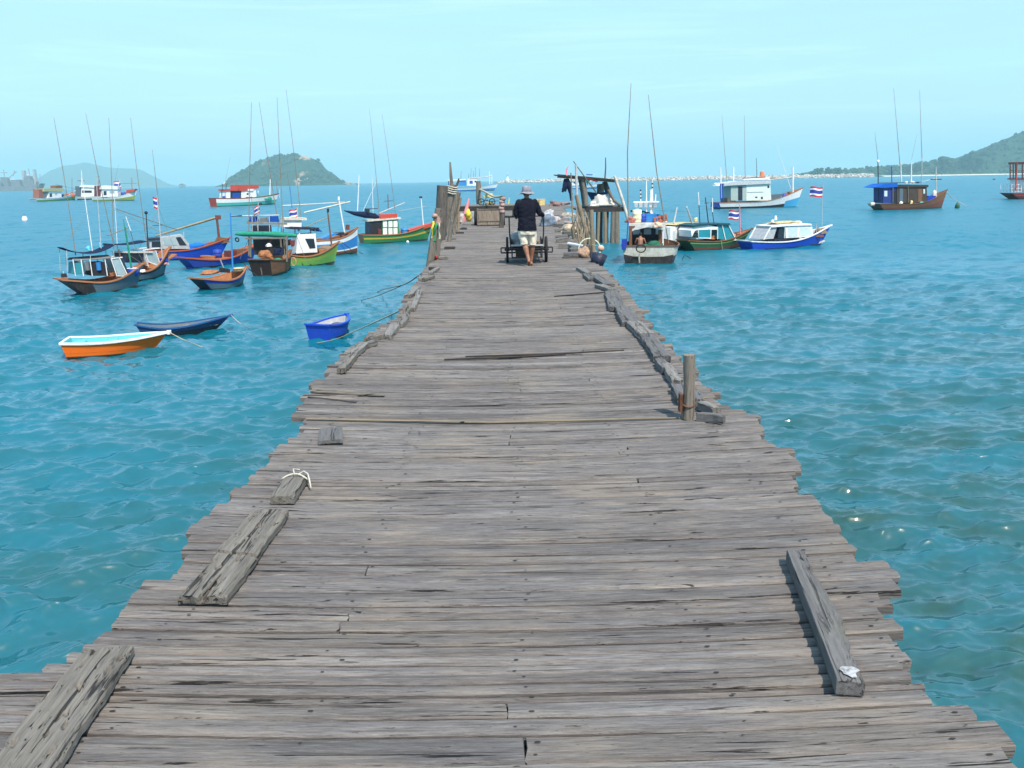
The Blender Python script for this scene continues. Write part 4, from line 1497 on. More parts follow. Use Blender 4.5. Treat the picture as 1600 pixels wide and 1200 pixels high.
b.pole(Z2(1150, 190), Z2(1330, 650), .008, .008, M_ROPEG, 'stay')
b.pole(Z2(1150, 190), Z2(920, 650), .008, .008, M_ROPEG, 'stay')
x_, z_ = b.xz(*Z2(1270, 740)); MB().box((x_, 0, z_), (.7, .5, .06), 0, Matrix.Rotation(-.35, 3, 'Y')).build('fore_board', M_ORWOOD, b.root)
# --- long royal blue boat
b = Boat('fishing_boat', 'long royal blue boat with a red mast and a bamboo boom, grey cabin aft', 'fishing boat', (236, 406), (345, 400), 15, 13, 28, 2.1, rake=17, srake=4,
         bands=[(0, .85, M_RBLUE), (.85, 1, M_REDRAIL)], inner=M_BROWN, rail=M_REDRAIL, group=FISH)
hw = .6
c = b.poly('cabin', [Z2(1040, 640), Z2(1035, 530), Z2(1200, 510), Z2(1330, 490), Z2(1400, 480), Z2(1480, 580), Z2(1490, 640)], -hw, hw, M_GREYPL)
b.poly('roof', [Z2(1020, 545), Z2(1025, 522), Z2(1165, 512), Z2(1165, 535)], -hw - .08, hw + .08, M_NAVY, c)
b.panes([Z2(1060, 620), Z2(1060, 560), Z2(1170, 555), Z2(1170, 620)], hw, M_GLASSD, c)
b.panes([Z2(1200, 600), Z2(1200, 530), Z2(1300, 515), Z2(1350, 600)], hw, M_GLASS, c)
b.panes([Z2(1330, 510), Z2(1385, 505), Z2(1455, 600), Z2(1375, 600)], hw, M_GLASSD, c)
m_ = b.pole(Z3(485, 640), Z3(455, 375), .085, .075, M_REDHULL, 'mast')
b.pole(Z2(1110, 500), Z3(465, 395), .05, .07, M_BAMBOOX, 'boom')
b.pole(Z2(1210, 475), Z3(455, 405), .04, .05, M_BAMBOOX, 'boom', y=.12)
b.poly('mast_head', [Z3(440, 375), Z3(440, 420), Z3(500, 420), Z3(500, 375)], -.09, .09, M_REDHULL, m_)
b.pole(Z2(1445, 640), Z2(1430, 450), .03, .03, M_GALV, 'boom_crutch')
b.poly('samson_post', [Z3(470, 600), Z3(420, 680), Z3(600, 655), Z3(540, 610)], -.25, .25, M_BROWN)
x, z = b.xz(*Z3(240, 720)); heap(b, (x, 0, z - .15), (.75, .5, .62), cloth((.015, .14, .5)), 'blue tarpaulin bundle amidships on the long royal blue boat', 'tarpaulin', 'tarpaulin', 14)
b.pole(Z3(60, 640), (178, 327), .02, .012, M_BAMBOO, 'pole', y=.4)

# --- lower blue boat in front of it
b = Boat('fishing_boat', 'open deep blue boat with red rail, in front of the long royal blue one', 'fishing boat', (297, 418), (394, 408), 16, 10, 28, 1.8, rake=14, srake=13,
         bands=[(0, .8, M_BLUE), (.8, 1, M_REDRAIL)], inner=M_ORWOOD, rail=M_REDRAIL, transom=M_BLUE, sw=.6, group=FISH)
x, z = b.xz(*Z3(470, 800))
drum(b, (x, 0, z - .12), .24, .5, M_BLUE, 'dark blue drum standing in the open deep blue boat', 'barrel')
b.poly('engine_box', [Z3(560, 810), Z3(560, 745), Z3(640, 740), Z3(640, 810)], -.28, .28, M_DKRED)
b.poly('bulkhead', [Z3(640, 810), Z3(635, 730), Z3(770, 720), Z3(770, 800)], -.30, .30, M_BROWN)
b.poly('thwart', [Z3(330, 812), Z3(330, 795), Z3(400, 795), Z3(400, 812)], -.45, .45, M_ORRAIL)

# --- small dark blue skiff with mast
b = Boat('fishing_boat', 'little open dark blue boat with a bright blue mast and a round basket', 'fishing boat', (322, 452), (379, 444), 19, 13, 26, 1.6, rake=11, srake=17,
         bands=[(0, .55, M_SLATE), (.55, 1, M_BLUE)], inner=M_ORWOOD, rail=M_ORRAIL, transom=M_NAVY, sw=.65, group=FISH)
m_ = b.pole(Z3(625, 950), Z3(600, 350), .045, .03, M_LBLUE, 'mast')
b.pole(Z3(720, 380), Z3(605, 385), .02, .015, M_DKWOOD, 'boom')
b.pole(Z3(535, 940), Z3(495, 840), .03, .03, M_GREYPL, 'tiller')
b.poly('engine', [Z3(500, 970), Z3(500, 920), Z3(580, 935), Z3(580, 975)], -.12, .12, M_STEEL)
x, z = b.xz(*Z3(680, 990)); bucket(b, (x, -.05, z + .14), .28, .16, cloth((.5, .42, .26), 30), 'round cream basket in the little dark blue boat', name='basket', cat='basket')
x, z = b.xz(*Z3(400, 990)); heap(b, (x, .1, z), (.45, .35, .22), M_ORWOOD, 'orange brown boards heaped at the stern of the little dark blue boat', 'board_heap', 'boards', 17)

# --- wooden boat, stern to us, with grey posts and a green roll
b = Boat('fishing_boat', 'brown wooden boat showing its dark stern, grey posts and green rolled net on top', 'fishing boat', (410, 430), (452, 419), 24, 20, 27, 1.5, rake=10, srake=6,
         bands=[(0, .6, M_BROWN), (.6, 1, M_BROWN)], inner=M_ORWOOD, rail=M_BROWN, transom=timber((.06, .035, .03), (.03, .02, .018), 2), sw=.85, group=FISH, draft=.3)
for px, py in ((915, 830), (1020, 880)):
    p = b.P(*Z3(px, py)); q = b.P(*Z3(px, 1000))
    MB().beam((-b.L / 2 - .10, p.y, p.z), (-b.L / 2 - .05, q.y, 0), .05, .03).build('stern_batten', M_POST, b.root)
def endon(bt, px, py, fx):
    """local point at lengthwise position fx whose picture is px, py"""
    w = bt.M @ Vector((fx, 0, 0))
    return bt.MI @ at_depth(px, py, w.y)
for (pa, pb, fx, r_) in (((810, 810), (810, 600), -1.0, .07), ((1190, 860), (1190, 590), -.6, .07), ((1140, 800), (1120, 600), .4, .06), ((800, 790), (795, 600), .6, .06)):
    p = endon(b, *Z3(*pa), fx); q = endon(b, *Z3(*pb), fx)
    MB().beam(p, q, r_ * 1.3, r_ * 1.3).build('post', M_POST, b.root)
p = endon(b, *Z3(750, 620), -.95); q = endon(b, *Z3(1200, 610), -.6)
MB().beam(p, q, .07, .08).build('crossbeam', M_POST, b.root)
p = endon(b, *Z3(650, 570), -.5); q = endon(b, *Z3(1290, 590), -.2); c = (p + q) / 2 + Vector((0, 0, .05))
MB().tube([p, p.lerp(c, .3), c, c.lerp(q, .6), q], [.07, .14, .15, .15, .08], 10).build('rolled_net', M_NETG, b.root)
p = endon(b, *Z3(770, 455), -.7); q = endon(b, *Z3(1190, 465), -.5)
MB().beam(p, q, .08, .10).build('roof_rail', M_BAMBOO, b.root)
for fx, (pa, pb) in ((.3, ((830, 560), (830, 490))), (.5, ((880, 560), (1000, 490)))):
    pass
p = endon(b, *Z3(840, 560), .6); q = endon(b, *Z3(1010, 480), .6)
mb = MB(); mb.box((p + q) / 2, (.5, abs(q.y - p.y), abs(q.z - p.z))); b.part('wheelhouse', mb, M_NAVY)
for (xa_, ya_, xb_, yb_, mm, nm) in ((1040, 565, 1100, 500, cloth((.10, .45, .62)), 'tarp_corner'), (1110, 570, 1155, 505, cloth((.10, .45, .62)), 'tarp_corner'), (800, 445, 890, 390, M_BLUEC, 'awning_fold'), (1000, 445, 1100, 385, M_BLUEC, 'awning_fold'), (915, 445, 985, 400, M_GREYC, 'awning_fold')):
    p = endon(b, *Z3(xa_, ya_), .45); q = endon(b, *Z3(xb_, yb_), .45)
    MB().box((p + q) / 2, (.25, abs(q.y - p.y), abs(q.z - p.z)), 0, None, .8).build(nm, mm, b.root)
p = endon(b, *Z3(610, 385), .45); q = endon(b, *Z3(1110, 375), .45); MB().tube([p, q], [.035, .03], 7).build('awning_rail', M_CREAM, b.root)
for xx_ in (830, 890, 1010, 1140):
    p = endon(b, *Z3(xx_, 590), .3); q = endon(b, *Z3(xx_ - 5, 380), .3); MB().tube([p, q], [.03, .025], 7).build('awning_post', M_GALV, b.root)
p = endon(b, *Z3(840, 790), .9); q = endon(b, *Z3(1180, 620), .9)
mb = MB(); mb.box((p + q) / 2, (.06, abs(q.y - p.y), abs(q.z - p.z))); b.part('bulkhead', mb, M_DKWOOD)
for px, py, tx, ty, fx, r0 in ((788, 800, 393, 160, -.2, .024), (1115, 560, 405, 160, .5, .022), (1170, 860, 433, 152, -.3, .024), (895, 570, 391, 300, .2, .02)):
    p = endon(b, *Z3(px, py), fx); q = endon(b, tx, ty, fx)
    MB().tube([p, p.lerp(q, .33) + Vector((.06, .05, 0)), p.lerp(q, .66) + Vector((.06, .05, 0)), q], [r0, r0 * .9, r0 * .7, r0 * .35], 7).build('bamboo_pole', M_BAMBOO, b.root)
p = endon(b, *Z3(885, 560), .1); q = endon(b, *Z3(890, 240), .1)
m_ = MB().tube([p, q], [.03, .02], 7).build('mast', M_GALV, b.root)
a = endon(b, *Z3(900, 265), .1)
W_, H_ = .33, .42
dirw = b.MI.to_3x3() @ Vector((-1, .2, 0)); vv = []
for i in range(9):
    for q_ in (0, 1 / 6, 2 / 6, 4 / 6, 5 / 6, 1):
        vv.append(a + dirw * (W_ * i / 8) + (b.MI.to_3x3() @ Vector((0, 1, 0))) * .03 * math.sin(i) + Vector((0, 0, -H_ * q_ - .02 * i)))
mb = MB()
for k, cm in enumerate((0, 1, 2, 1, 0)):
    mb.add(vv, [(i * 6 + k, i * 6 + 6 + k, i * 6 + 7 + k, i * 6 + 1 + k) for i in range(8)], cm, True)
mb.build('flag', FLAGM, m_)
p = endon(b, *Z3(1260, 860), -.9)
MB().tube([p + Vector((0, .13 * math.cos(t), .22 * math.sin(t))) for t in [k * .314 for k in range(21)]], .03, 6, caps=False).build('float_ring', cloth((.5, .22, .16)), b.root)
p = endon(b, *Z3(670, 630), -.8)
MB().tube([p + Vector((0, .10 * math.cos(t), .10 * math.sin(t))) for t in [k * .314 for k in range(21)]], .035, 6, caps=False).build('tyre', M_RUBBER, b.root)
p = endon(b, *Z3(960, 800), -.6); heap(b, (p.x, p.y, p.z - .05), (.4, .38, .42), M_ORWOOD, 'orange brown boards piled between the grey posts of the wooden boat', 'board_heap', 'boards', 19)
p = endon(b, *Z3(1100, 740), -.3); heap(b, (p.x, p.y, p.z - .25), (.26, .26, .5), M_NAVYC, 'dark bundle hanging under the green rolled net', 'cloth_bundle', 'cloth', 21)
p = endon(b, *Z3(1085, 835), -.8); heap(b, (p.x, p.y, p.z - .05), (.25, .25, .12), M_NETG, 'green net heap at the stern of the wooden boat', seed=23)
p = endon(b, *Z3(1000, 700), -.2); heap(b, (p.x, p.y, p.z), (.15, .15, .2), M_WPLAST, 'white jug among the boards of the wooden boat', 'jug', 'jug', 24)

for (xa_, ya_, xb_, yb_) in ((770, 455, 830, 380), (1190, 460, 1140, 380), (880, 455, 1010, 380), (1290, 590, 1400, 880), (800, 600, 700, 830)):
    p = endon(b, *Z3(xa_, ya_), -.2); q = endon(b, *Z3(xb_, yb_), -.2); MB().tube([p, q], .012, 5).build('stay', M_ROPEG, b.root)
p = endon(b, *Z3(740, 880), -1.2); q = endon(b, *Z3(965, 1065), -2.4); MB().tube([p, p.lerp(q, .5) + Vector((0, 0, -.1)), q], .03, 6).build('propeller_shaft', M_STEEL, b.root)
p = endon(b, *Z3(860, 1060), -2.2); q = endon(b, *Z3(880, 980), -1.6); MB().tube([p, q], .025, 6).build('rudder_arm', M_STEEL, b.root)
# --- lime green boat with a white cabin
b = Boat('fishing_boat', 'lime green boat with yellow upper strakes and a white cabin, right of the wooden boat', 'fishing boat', (446, 416), (522, 411), 20, 15, 32, 1.9, rake=10, srake=4,
         bands=[(0, .5, M_LIME2), (.5, .86, M_LIME), (.86, 1, M_ORRAIL)], inner=M_ORWOOD, rail=M_ORRAIL, group=FISH)
hw = .55
c = b.poly('cabin', [Z4(115, 830), Z4(130, 650), Z4(300, 640), Z4(320, 820)], -hw, hw, M_WHITE)
b.poly('roof', [Z4(60, 600), Z4(60, 575), Z4(330, 585), Z4(330, 606)], -hw - .12, hw + .12, M_NAVY, c)
b.panes([Z4(200, 690), Z4(285, 690), Z4(300, 780), Z4(245, 785)], hw, M_GLASSD, c)
b.panes([Z4(55, 710), Z4(110, 705), Z4(105, 760), Z4(75, 770)], hw - .1, M_DKRED, c)
for px in (150, 300):
    for s in (1, -1):
        p = b.xz(*Z4(px, 660)); q = b.xz(*Z4(px, 600)); MB().beam((p[0], s * hw * .9, p[1]), (q[0], s * hw * .9, q[1]), .06, .06).build('roof_post', M_WHITE, c)
b.poly('roof_box', [Z4(0, 580), Z4(0, 515), Z4(175, 515), Z4(175, 580)], -.4, .4, M_WHITE, c)
b.poly('roof_rim', [Z4(0, 515), Z4(0, 492), Z4(220, 492), Z4(220, 515)], -.5, .5, M_CREAM, c)
m_ = b.pole(Z4(480, 750), Z4(440, 405), .055, .04, M_BROWN, 'mast')
b.poly('mast_head', [Z4(437, 405), Z4(437, 440), Z4(455, 440), Z4(455, 405)], -.05, .05, M_STEEL, m_)
b.pole(Z4(160, 620), Z4(150, 400), .035, .03, M_YELLOW, 'mast')
b.pole(Z4(235, 580), Z4(440, 490), .025, .025, M_BAMBOOX, 'boom')
b.pole(Z4(195, 590), (447, 140), .022, .008, M_BAMBOO, 'bamboo_pole', y=-.2, bend=.1)
p = b.pole(Z4(160, 620), Z4(152, 395), .02, .02, M_GALV, 'pole', y=.2)
b.flag(*Z4(148, 400), 14, 13, m_, True, .3)
b.pole(Z4(100, 370), Z4(50, 40), .016, .008, M_BAMBOO, 'bamboo_pole', y=.3)
b.pole(Z4(100, 400), Z4(80, 190), .03, .02, M_LBLUE, 'mast', y=.3)
x, z = b.xz(*Z4(420, 790)); heap(b, (x, 0, z - .05), (.55, .36, .24), M_NETB, 'brown net heap in the bow of the lime green boat', seed=25)
b.poly('tarp_edge', [Z4(300, 590), Z4(300, 620), Z4(370, 626), Z4(330, 590)], -.5, .5, M_BLUEC)
for a_, c_ in ((Z4(130, 830), Z4(245, 1010)), (Z4(200, 900), Z4(365, 990))):
    b.pole(a_, c_, .03, .03, M_STEEL, 'anchor_arm', y=b.near * .8)

# --- white and blue boat with plumb bow
b = Boat('fishing_boat', 'blue and white boat with a plumb bow, brown bottom and white boom post', 'fishing boat', (488, 399), (558, 395), 22, 23, 38, 1.7, rake=3, srake=3,
         bands=[(0, .2, M_REDHULL), (.2, .27, M_WHITE), (.27, .7, M_LBLUE), (.7, .93, M_WHITE), (.93, 1, M_ORRAIL)], inner=M_BROWN, rail=M_ORRAIL, group=FISH, full=3.0)
m_ = b.pole(Z4(605, 640), Z4(545, 290), .06, .05, M_WHITE, 'mast')
b.pole(Z4(215, 445), Z4(660, 340), .05, .045, M_CREAM, 'boom')
b.pole(Z4(10, 378), Z4(605, 345), .035, .035, M_CREAM, 'boom', y=.15)
b.poly('mast_head', [Z4(540, 290), Z4(540, 325), Z4(556, 325), Z4(556, 290)], -.07, .07, M_WHITE, m_)
b.poly('bitt', [Z4(620, 560), Z4(620, 610), Z4(650, 610), Z4(650, 560)], -.1, .1, M_REDHULL)
b.poly('hatch', [Z4(500, 660), Z4(500, 640), Z4(590, 630), Z4(590, 655)], -.4, .4, M_NAVY)
b.poly('side_board', [Z4(370, 690), Z4(480, 640), Z4(530, 640), Z4(430, 690)], -.5, .5, M_LBLUE)
b.pole(Z4(575, 725), Z4(765, 880), .018, .018, M_STEEL, 'anchor_arm', y=b.near * .9)
b.pole(Z4(740, 820), Z4(900, 905), .018, .018, M_STEEL, 'anchor_arm', y=b.near * .5)

# --- green boat beside the pier
b = Boat('fishing_boat', 'green boat with orange stripe and white panelled cabin, bow by the ribboned pier post', 'fishing boat', (566, 380), (668, 375), 13, 12, 26, 2.2, rake=9, srake=2,
         bands=[(0, .48, M_GREEN), (.48, .62, M_YELLOW), (.62, .93, M_GREEN), (.93, 1, M_ORRAIL)], inner=M_ORWOOD, rail=M_ORRAIL, bottom=M_REDHULL, group=FISH)
hw = .68
c = b.poly('cabin', [Z4(825, 660), Z4(825, 530), Z4(945, 525), Z4(945, 665)], -hw, hw, M_NAVY)
c2 = b.poly('front_cabin', [Z4(945, 660), Z4(945, 515), Z4(1095, 500), Z4(1110, 650)], -hw, hw, M_GREEN)
for x_ in (950, 1002, 1050):
    for y_ in (522, 592):
        b.panes([Z4(x_ + 2, y_ + 60), Z4(x_, y_), Z4(x_ + 38, y_ - 4), Z4(x_ + 40, y_ + 56)], hw, M_WHITE, c2, 'panel')
for y_, col_ in ((.66, M_DARKIN),):
    b.panes([Z4(840, 655), Z4(840, 545), Z4(930, 545), Z4(930, 655)], hw, M_DARKIN, c, 'doorway', .01)
b.panes([Z4(905, 650), Z4(905, 590), Z4(935, 600), Z4(935, 650)], hw + .01, M_DKRED, c, 'curtain')
b.poly('roof', [Z4(800, 528), Z4(800, 512), Z4(1120, 488), Z4(1120, 502)], -hw - .1, hw + .1, M_CREAM, c)
b.poly('roof_board', [Z4(930, 500), Z4(950, 462), Z4(1090, 452), Z4(1090, 490)], -hw * .9, hw * .9, M_RED, c)
b.poly('roof_rack', [Z4(815, 450), Z4(815, 405), Z4(830, 405), Z4(830, 450)], -.5, .5, M_STEEL, c)
b.pole(Z4(820, 408), Z4(925, 405), .03, .03, M_STEEL, 'roof_rail', y=-.4)
mb = MB()
p = [b.P(*Z4(*q)) for q in ((600, 425), (700, 452), (800, 465), (900, 478), (945, 492))]
mb.tube(p, [.03, .16, .26, .22, .06], 10); b.part('furled_awning', mb, M_NAVYC)
m_ = b.pole(Z4(1365, 590), Z4(1340, 295), .05, .04, M_WHITE, 'mast')
b.poly('mast_cap', [Z4(1325, 305), Z4(1325, 288), Z4(1350, 288), Z4(1350, 305)], -.06, .06, M_STEEL, m_)
b.pole(Z4(940, 460), (577, 170), .028, .009, M_BAMBOO, 'bamboo_pole', y=.3, bend=.1)
b.pole(Z4(1115, 620), (597, 178), .028, .009, M_BAMBOO, 'bamboo_pole', y=-.2, bend=.12)
b.pole(Z4(730, 430), Z4(745, 85), .045, .03, M_WHITE, 'mast', y=.2)
b.pole(Z4(880, 450), Z4(870, 105), .03, .018, M_WHITE, 'mast', y=-.2)
b.pole(Z4(785, 425), Z4(905, 160), .018, .014, M_WHITE, 'stay')
b.pole(Z4(1025, 405), Z4(1022, 270), .035, .03, M_REDHULL, 'mast')
b.pole(Z4(985, 335), Z4(1070, 330), .02, .02, M_STEEL, 'crossbar')
b.pole(Z4(940, 450), Z4(1185, 348), .035, .03, M_CREAM, 'boom')
b.pole(Z4(1120, 430), Z4(1400, 380), .012, .012, M_ROPEW, 'stay')
x, z = b.xz(*Z4(1180, 640)); drum(b, (x, 0, z - .1), .28, .5, M_LBLUE, 'light blue drum before the white panelled cabin of the green boat')
b.poly('fore_deck', [Z4(1210, 640), Z4(1210, 610), Z4(1420, 545), Z4(1430, 575)], -.45, .45, M_RED)
for a_, c_ in ((Z4(590, 735), Z4(700, 800)),):
    pass

# --- red roofed boat behind the wooden one
b = Boat('fishing_boat', 'white and teal boat with a red roofed wheelhouse in front of the humped island', 'fishing boat', (334, 323), (430, 319), 12, 11, 16, 3.6, rake=9, srake=1,
         bands=[(0, .45, M_TEAL), (.45, .88, M_WHITE), (.88, 1, M_RED)], inner=M_TEAL, rail=M_BROWN, bottom=M_TEAL, group=FAR)
hw = 1.2
c = b.poly('cabin', [Z3(680, 215), Z3(680, 110), Z3(830, 110), Z3(840, 215)], -hw, hw, M_WHITE)
c2 = b.poly('aft_cabin', [Z3(520, 215), Z3(525, 115), Z3(565, 115), Z3(565, 215)], -hw, hw, M_WHITE)
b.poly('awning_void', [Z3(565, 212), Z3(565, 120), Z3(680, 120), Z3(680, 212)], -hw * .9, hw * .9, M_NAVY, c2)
b.panes([Z3(590, 212), Z3(590, 140), Z3(670, 140), Z3(670, 212)], hw * .9, M_BLUEC, c2, 'curtain', .03)
b.poly('roof', [Z3(515, 122), Z3(515, 104), Z3(650, 100), Z3(650, 122)], -hw - .2, hw + .2, M_RED, c2)
b.poly('roof', [Z3(640, 122), Z3(640, 60), Z3(855, 60), Z3(855, 95), Z3(700, 122)], -hw - .2, hw + .2, M_RED, c)
b.panes([Z3(735, 165), Z3(735, 145), Z3(755, 145), Z3(755, 165)], hw, M_GLASSD, c)
b.panes([Z3(725, 192), Z3(725, 184), Z3(795, 184), Z3(795, 192)], hw, M_RED, c, 'sign', .02)
b.panes([Z3(740, 122), Z3(740, 102), Z3(800, 102), Z3(800, 122)], hw + .2, M_WHITE, c, 'sign', .02)
for px in (500, 540):
    b.pole(Z3(px, 215), Z3(px + 20, 50), .08, .06, M_STEEL, 'post', y=-.8)
b.pole(Z3(1010, 195), Z3(1015, 0), .14, .10, M_WHITE, 'mast')
b.pole(Z3(1095, 195), Z3(1075, 0), .09, .06, M_BAMBOO, 'mast')
b.pole(Z3(850, 75), Z3(1050, 35), .06, .06, M_NETG, 'boom')
b.pole(Z3(530, 55), Z3(545, 30), .12, .12, M_CREAM, 'lamp')
b.pole(Z3(540, 60), (360, 245), .03, .015, M_BAMBOO, 'aerial')
b.pole(Z3(885, 200), Z3(888, 120), .14, .14, M_WHITE, 'post')
b.ring(*Z3(915, 265), .36, M_RUBBER, 'tyre', y=b.near * 1.8, thick=.12)
p = b.P(*Z3(960, 200)); heap(b, (p.x, 0, p.z - .2), (2.2, 1.1, .95), M_NETG, 'green net piled on the foredeck of the red roofed boat', seed=31)
p = b.P(*Z3(520, 200)); drum(b, (p.x, -.6, p.z - .4), .45, .9, M_BLUE, 'blue barrel at the stern of the red roofed boat')
p = b.P(*Z3(1115, 120)); m_ = b.pole(Z3(1110, 195), Z3(1112, 105), .07, .05, M_CREAM, 'post')

# --- three far boats by the grey ship
b = Boat('fishing_boat', 'white boat with a green bow and slatted yellow roof, nearest the grey ship', 'fishing boat', (53, 315), (117, 312.5), 4.5, 4, 14, 4.0, rake=5, srake=2,
         bands=[(0, .5, M_LIME2), (.5, 1, M_WHITE)], inner=M_ORWOOD, rail=M_WHITE, bottom=M_NAVY, group=FAR, draft=.5)
hw = 1.4
c = b.poly('cabin', [Z1(370, 905), Z1(375, 848), Z1(485, 850), Z1(485, 905)], -hw, hw, M_WHITE)
b.panes([Z1(385, 895), Z1(385, 865), Z1(405, 865), Z1(405, 895)], hw, M_GLASSD, c)
b.panes([Z1(430, 880), Z1(430, 865), Z1(450, 865), Z1(450, 880)], hw, M_GLASS, c)
b.poly('roof', [Z1(330, 850), Z1(330, 825), Z1(500, 825), Z1(500, 850)], -hw - .3, hw + .3, paint((.42, .40, .20), .6, .4), c)
b.poly('roof_rack', [Z1(440, 822), Z1(440, 800), Z1(500, 800), Z1(500, 822)], -1, 1, M_BROWN, c)
b.poly('aft_shelter', [Z1(300, 905), Z1(300, 830), Z1(335, 830), Z1(335, 905)], -1.2, 1.2, paint((.28, .10, .07), .6, .4))
for px, t in ((310, 770), (350, 780), (600, 740)):
    b.pole(Z1(px, 870), Z1(px, t), .09, .06, M_REDHULL, 'mast')
b.pole(Z1(460, 790), Z1(640, 830), .06, .06, M_BAMBOO, 'boom')
p = b.P(*Z1(515, 895)); drum(b, (p.x, 0, p.z - .3), .7, 1.3, M_BLUE, 'blue barrel on the deck of the boat with the slatted yellow roof')
p = b.P(*Z1(590, 880)); heap(b, (p.x, 0, p.z - .5), (2.0, 1.2, 1.3), cloth((.5, .12, .06)), 'red net heap in the bow of the boat with the slatted yellow roof', seed=33)

b = Boat('fishing_boat', 'white cabin boat lying behind the lime bowed one, mast and crosstree aft', 'fishing boat', (124, 312.5), (168, 311), 4.5, 4, 9, 4.2, rake=2, srake=1,
         bands=[(0, .45, M_BLACK), (.45, 1, M_WHITE)], inner=M_BROWN, rail=M_WHITE, bottom=M_NAVY, Y=320, group=FAR, draft=.5)
c = b.poly('cabin', [Z1(690, 895), Z1(695, 805), Z1(800, 810), Z1(800, 895)], -1.4, 1.4, M_WHITE)
b.panes([Z1(700, 860), Z1(700, 840), Z1(780, 840), Z1(780, 860)], 1.4, M_GLASSD, c)
b.poly('roof', [Z1(680, 812), Z1(690, 795), Z1(830, 800), Z1(830, 818)], -1.7, 1.7, M_WHITE, c)
b.poly('aft_shelter', [Z1(640, 890), Z1(640, 805), Z1(690, 805), Z1(690, 890)], -1.2, 1.2, M_SLATE)
b.pole(Z1(680, 830), Z1(680, 670), .16, .08, M_WHITE, 'mast')
b.pole(Z1(645, 760), Z1(705, 760), .10, .10, M_REDHULL, 'crosstree')
b.pole(Z1(820, 890), Z1(825, 720), .10, .08, M_REDHULL, 'mast')

b = Boat('fishing_boat', 'white boat with lime bow and cabin flag, rightmost of three by the hills', 'fishing boat', (148, 313), (209, 311), 4.5, 4.5, 14, 4.0, rake=6, srake=1,
         bands=[(0, .5, M_LIME), (.5, 1, M_WHITE)], inner=M_RED, rail=M_WHITE, bottom=M_NAVY, Y=285, group=FAR, draft=.5)
c = b.poly('cabin', [Z1(855, 895), Z1(860, 820), Z1(995, 830), Z1(1000, 890)], -1.4, 1.4, M_WHITE)
b.panes([Z1(880, 880), Z1(880, 845), Z1(905, 845), Z1(905, 880)], 1.4, M_GLASSD, c)
b.panes([Z1(930, 865), Z1(930, 845), Z1(970, 845), Z1(970, 865)], 1.4, M_GLASS, c)
b.poly('roof', [Z1(850, 830), Z1(855, 800), Z1(1000, 805), Z1(1000, 832)], -1.7, 1.7, M_WHITE, c)
b.poly('aft_shelter', [Z1(800, 890), Z1(800, 800), Z1(860, 800), Z1(860, 890)], -1.2, 1.2, M_DKRED)
m_ = b.pole(Z1(985, 810), Z1(1000, 745), .08, .06, M_WHITE, 'mast')
b.flag(*Z1(998, 755), 12, 11, m_, True, .2)
b.pole(Z1(1100, 850), Z1(1098, 735), .12, .09, M_RED, 'mast')
b.pole(Z1(1000, 785), Z1(1140, 780), .06, .06, M_NETG, 'boom')
b.pole(Z1(950, 800), Z1(990, 620), .04, .02, M_BAMBOO, 'aerial')
p = b.P(*Z1(1030, 880)); drum(b, (p.x, 0, p.z - .5), .8, 1.5, M_BLUE, 'blue barrel before the cabin of the rightmost boat by the hills')
b.poly('fore_bulwark', [Z1(1060, 862), Z1(1065, 835), Z1(1135, 828), Z1(1130, 850)], -1.0, 1.0, M_RED)

# --- boats right of the pier: stern to us with a bare backed man
b = Boat('fishing_boat', 'weathered white boat with its square stern to the pier, white canvas over an open wheelhouse', 'fishing boat', (1013, 413), (1019, 401), 27, 25, 30, 3.35, rake=10, srake=2,
         bands=[(0, .45, M_BLACK), (.45, 1, M_CREAM)], inner=M_BROWN, rail=M_BROWN, transom=M_CREAM, bottom=M_BLACK, sw=.9, group=FISH, draft=.4, Yb=None)
sx = -b.L / 2
# dark lower half of the stern
hbw = b.hbr(0)
mb = MB()
vv = []
for y_, z0_, z1_ in ((-1, .0, .52), (-.6, -.1, .42), (0, -.2, .40), (.6, -.1, .42), (1, .0, .52)):
    zt = b.hs * z1_ * 1.0
    xo = b.xx(0, zt) - .012
    k0 = .86
    vv += [(b.xx(0, 0) - .012, y_ * hbw * k0, z0_ - .05), (xo, y_ * hbw * (.86 + .14 * z1_ ** .85) * .998, zt)]
mb.add(vv, [(2 * i, 2 * i + 1, 2 * i + 3, 2 * i + 2) for i in range(4)])
b.part('stern_underside', mb, M_BLACK)
def ep(x_, y_, fx, b=b): return endon(b, *ZR(x_, y_), fx)
f0, f1 = sx + 1.15, sx + 3.2
# wheelhouse: corner posts, front wall with three windows, canvas roof
wh = []
for xx_, mm in ((215, 0), (610, 0)):
    p = ep(xx_, 890, f0); q = ep(xx_, 625, f0); wh.append((p, q))
cab = b.part('wheelhouse', MB().beam(wh[0][1] - Vector((0, .1, .05)), wh[1][1] - Vector((0, -.1, .05)), .1, .1), M_BROWN)
for p, q in wh:
    MB().beam(p, q, .16, .16).build('corner_post', M_BROWN, cab)
pl = ep(215, 880, f1); pr = ep(640, 600, f1); y0_, y1_ = pl.y, pr.y; zb_, zt_ = pl.z, pr.z
g = MB()
wz0, wz1 = zb_ + .50 * (zt_ - zb_), zb_ + .86 * (zt_ - zb_)
g.box((f1, (y0_ + y1_) / 2, (zb_ + wz0) / 2), (.05, abs(y1_ - y0_), wz0 - zb_))
g.box((f1, (y0_ + y1_) / 2, (zt_ + wz1) / 2), (.05, abs(y1_ - y0_), zt_ - wz1))
for t0, t1 in ((0, .06), (.30, .42), (.66, .80), (.97, 1.0)):
    g.box((f1, y0_ + (y1_ - y0_) * (t0 + t1) / 2, (wz0 + wz1) / 2), (.05, abs(y1_ - y0_) * (t1 - t0), wz1 - wz0))
g.build('front_wall', M_NAVY, cab)
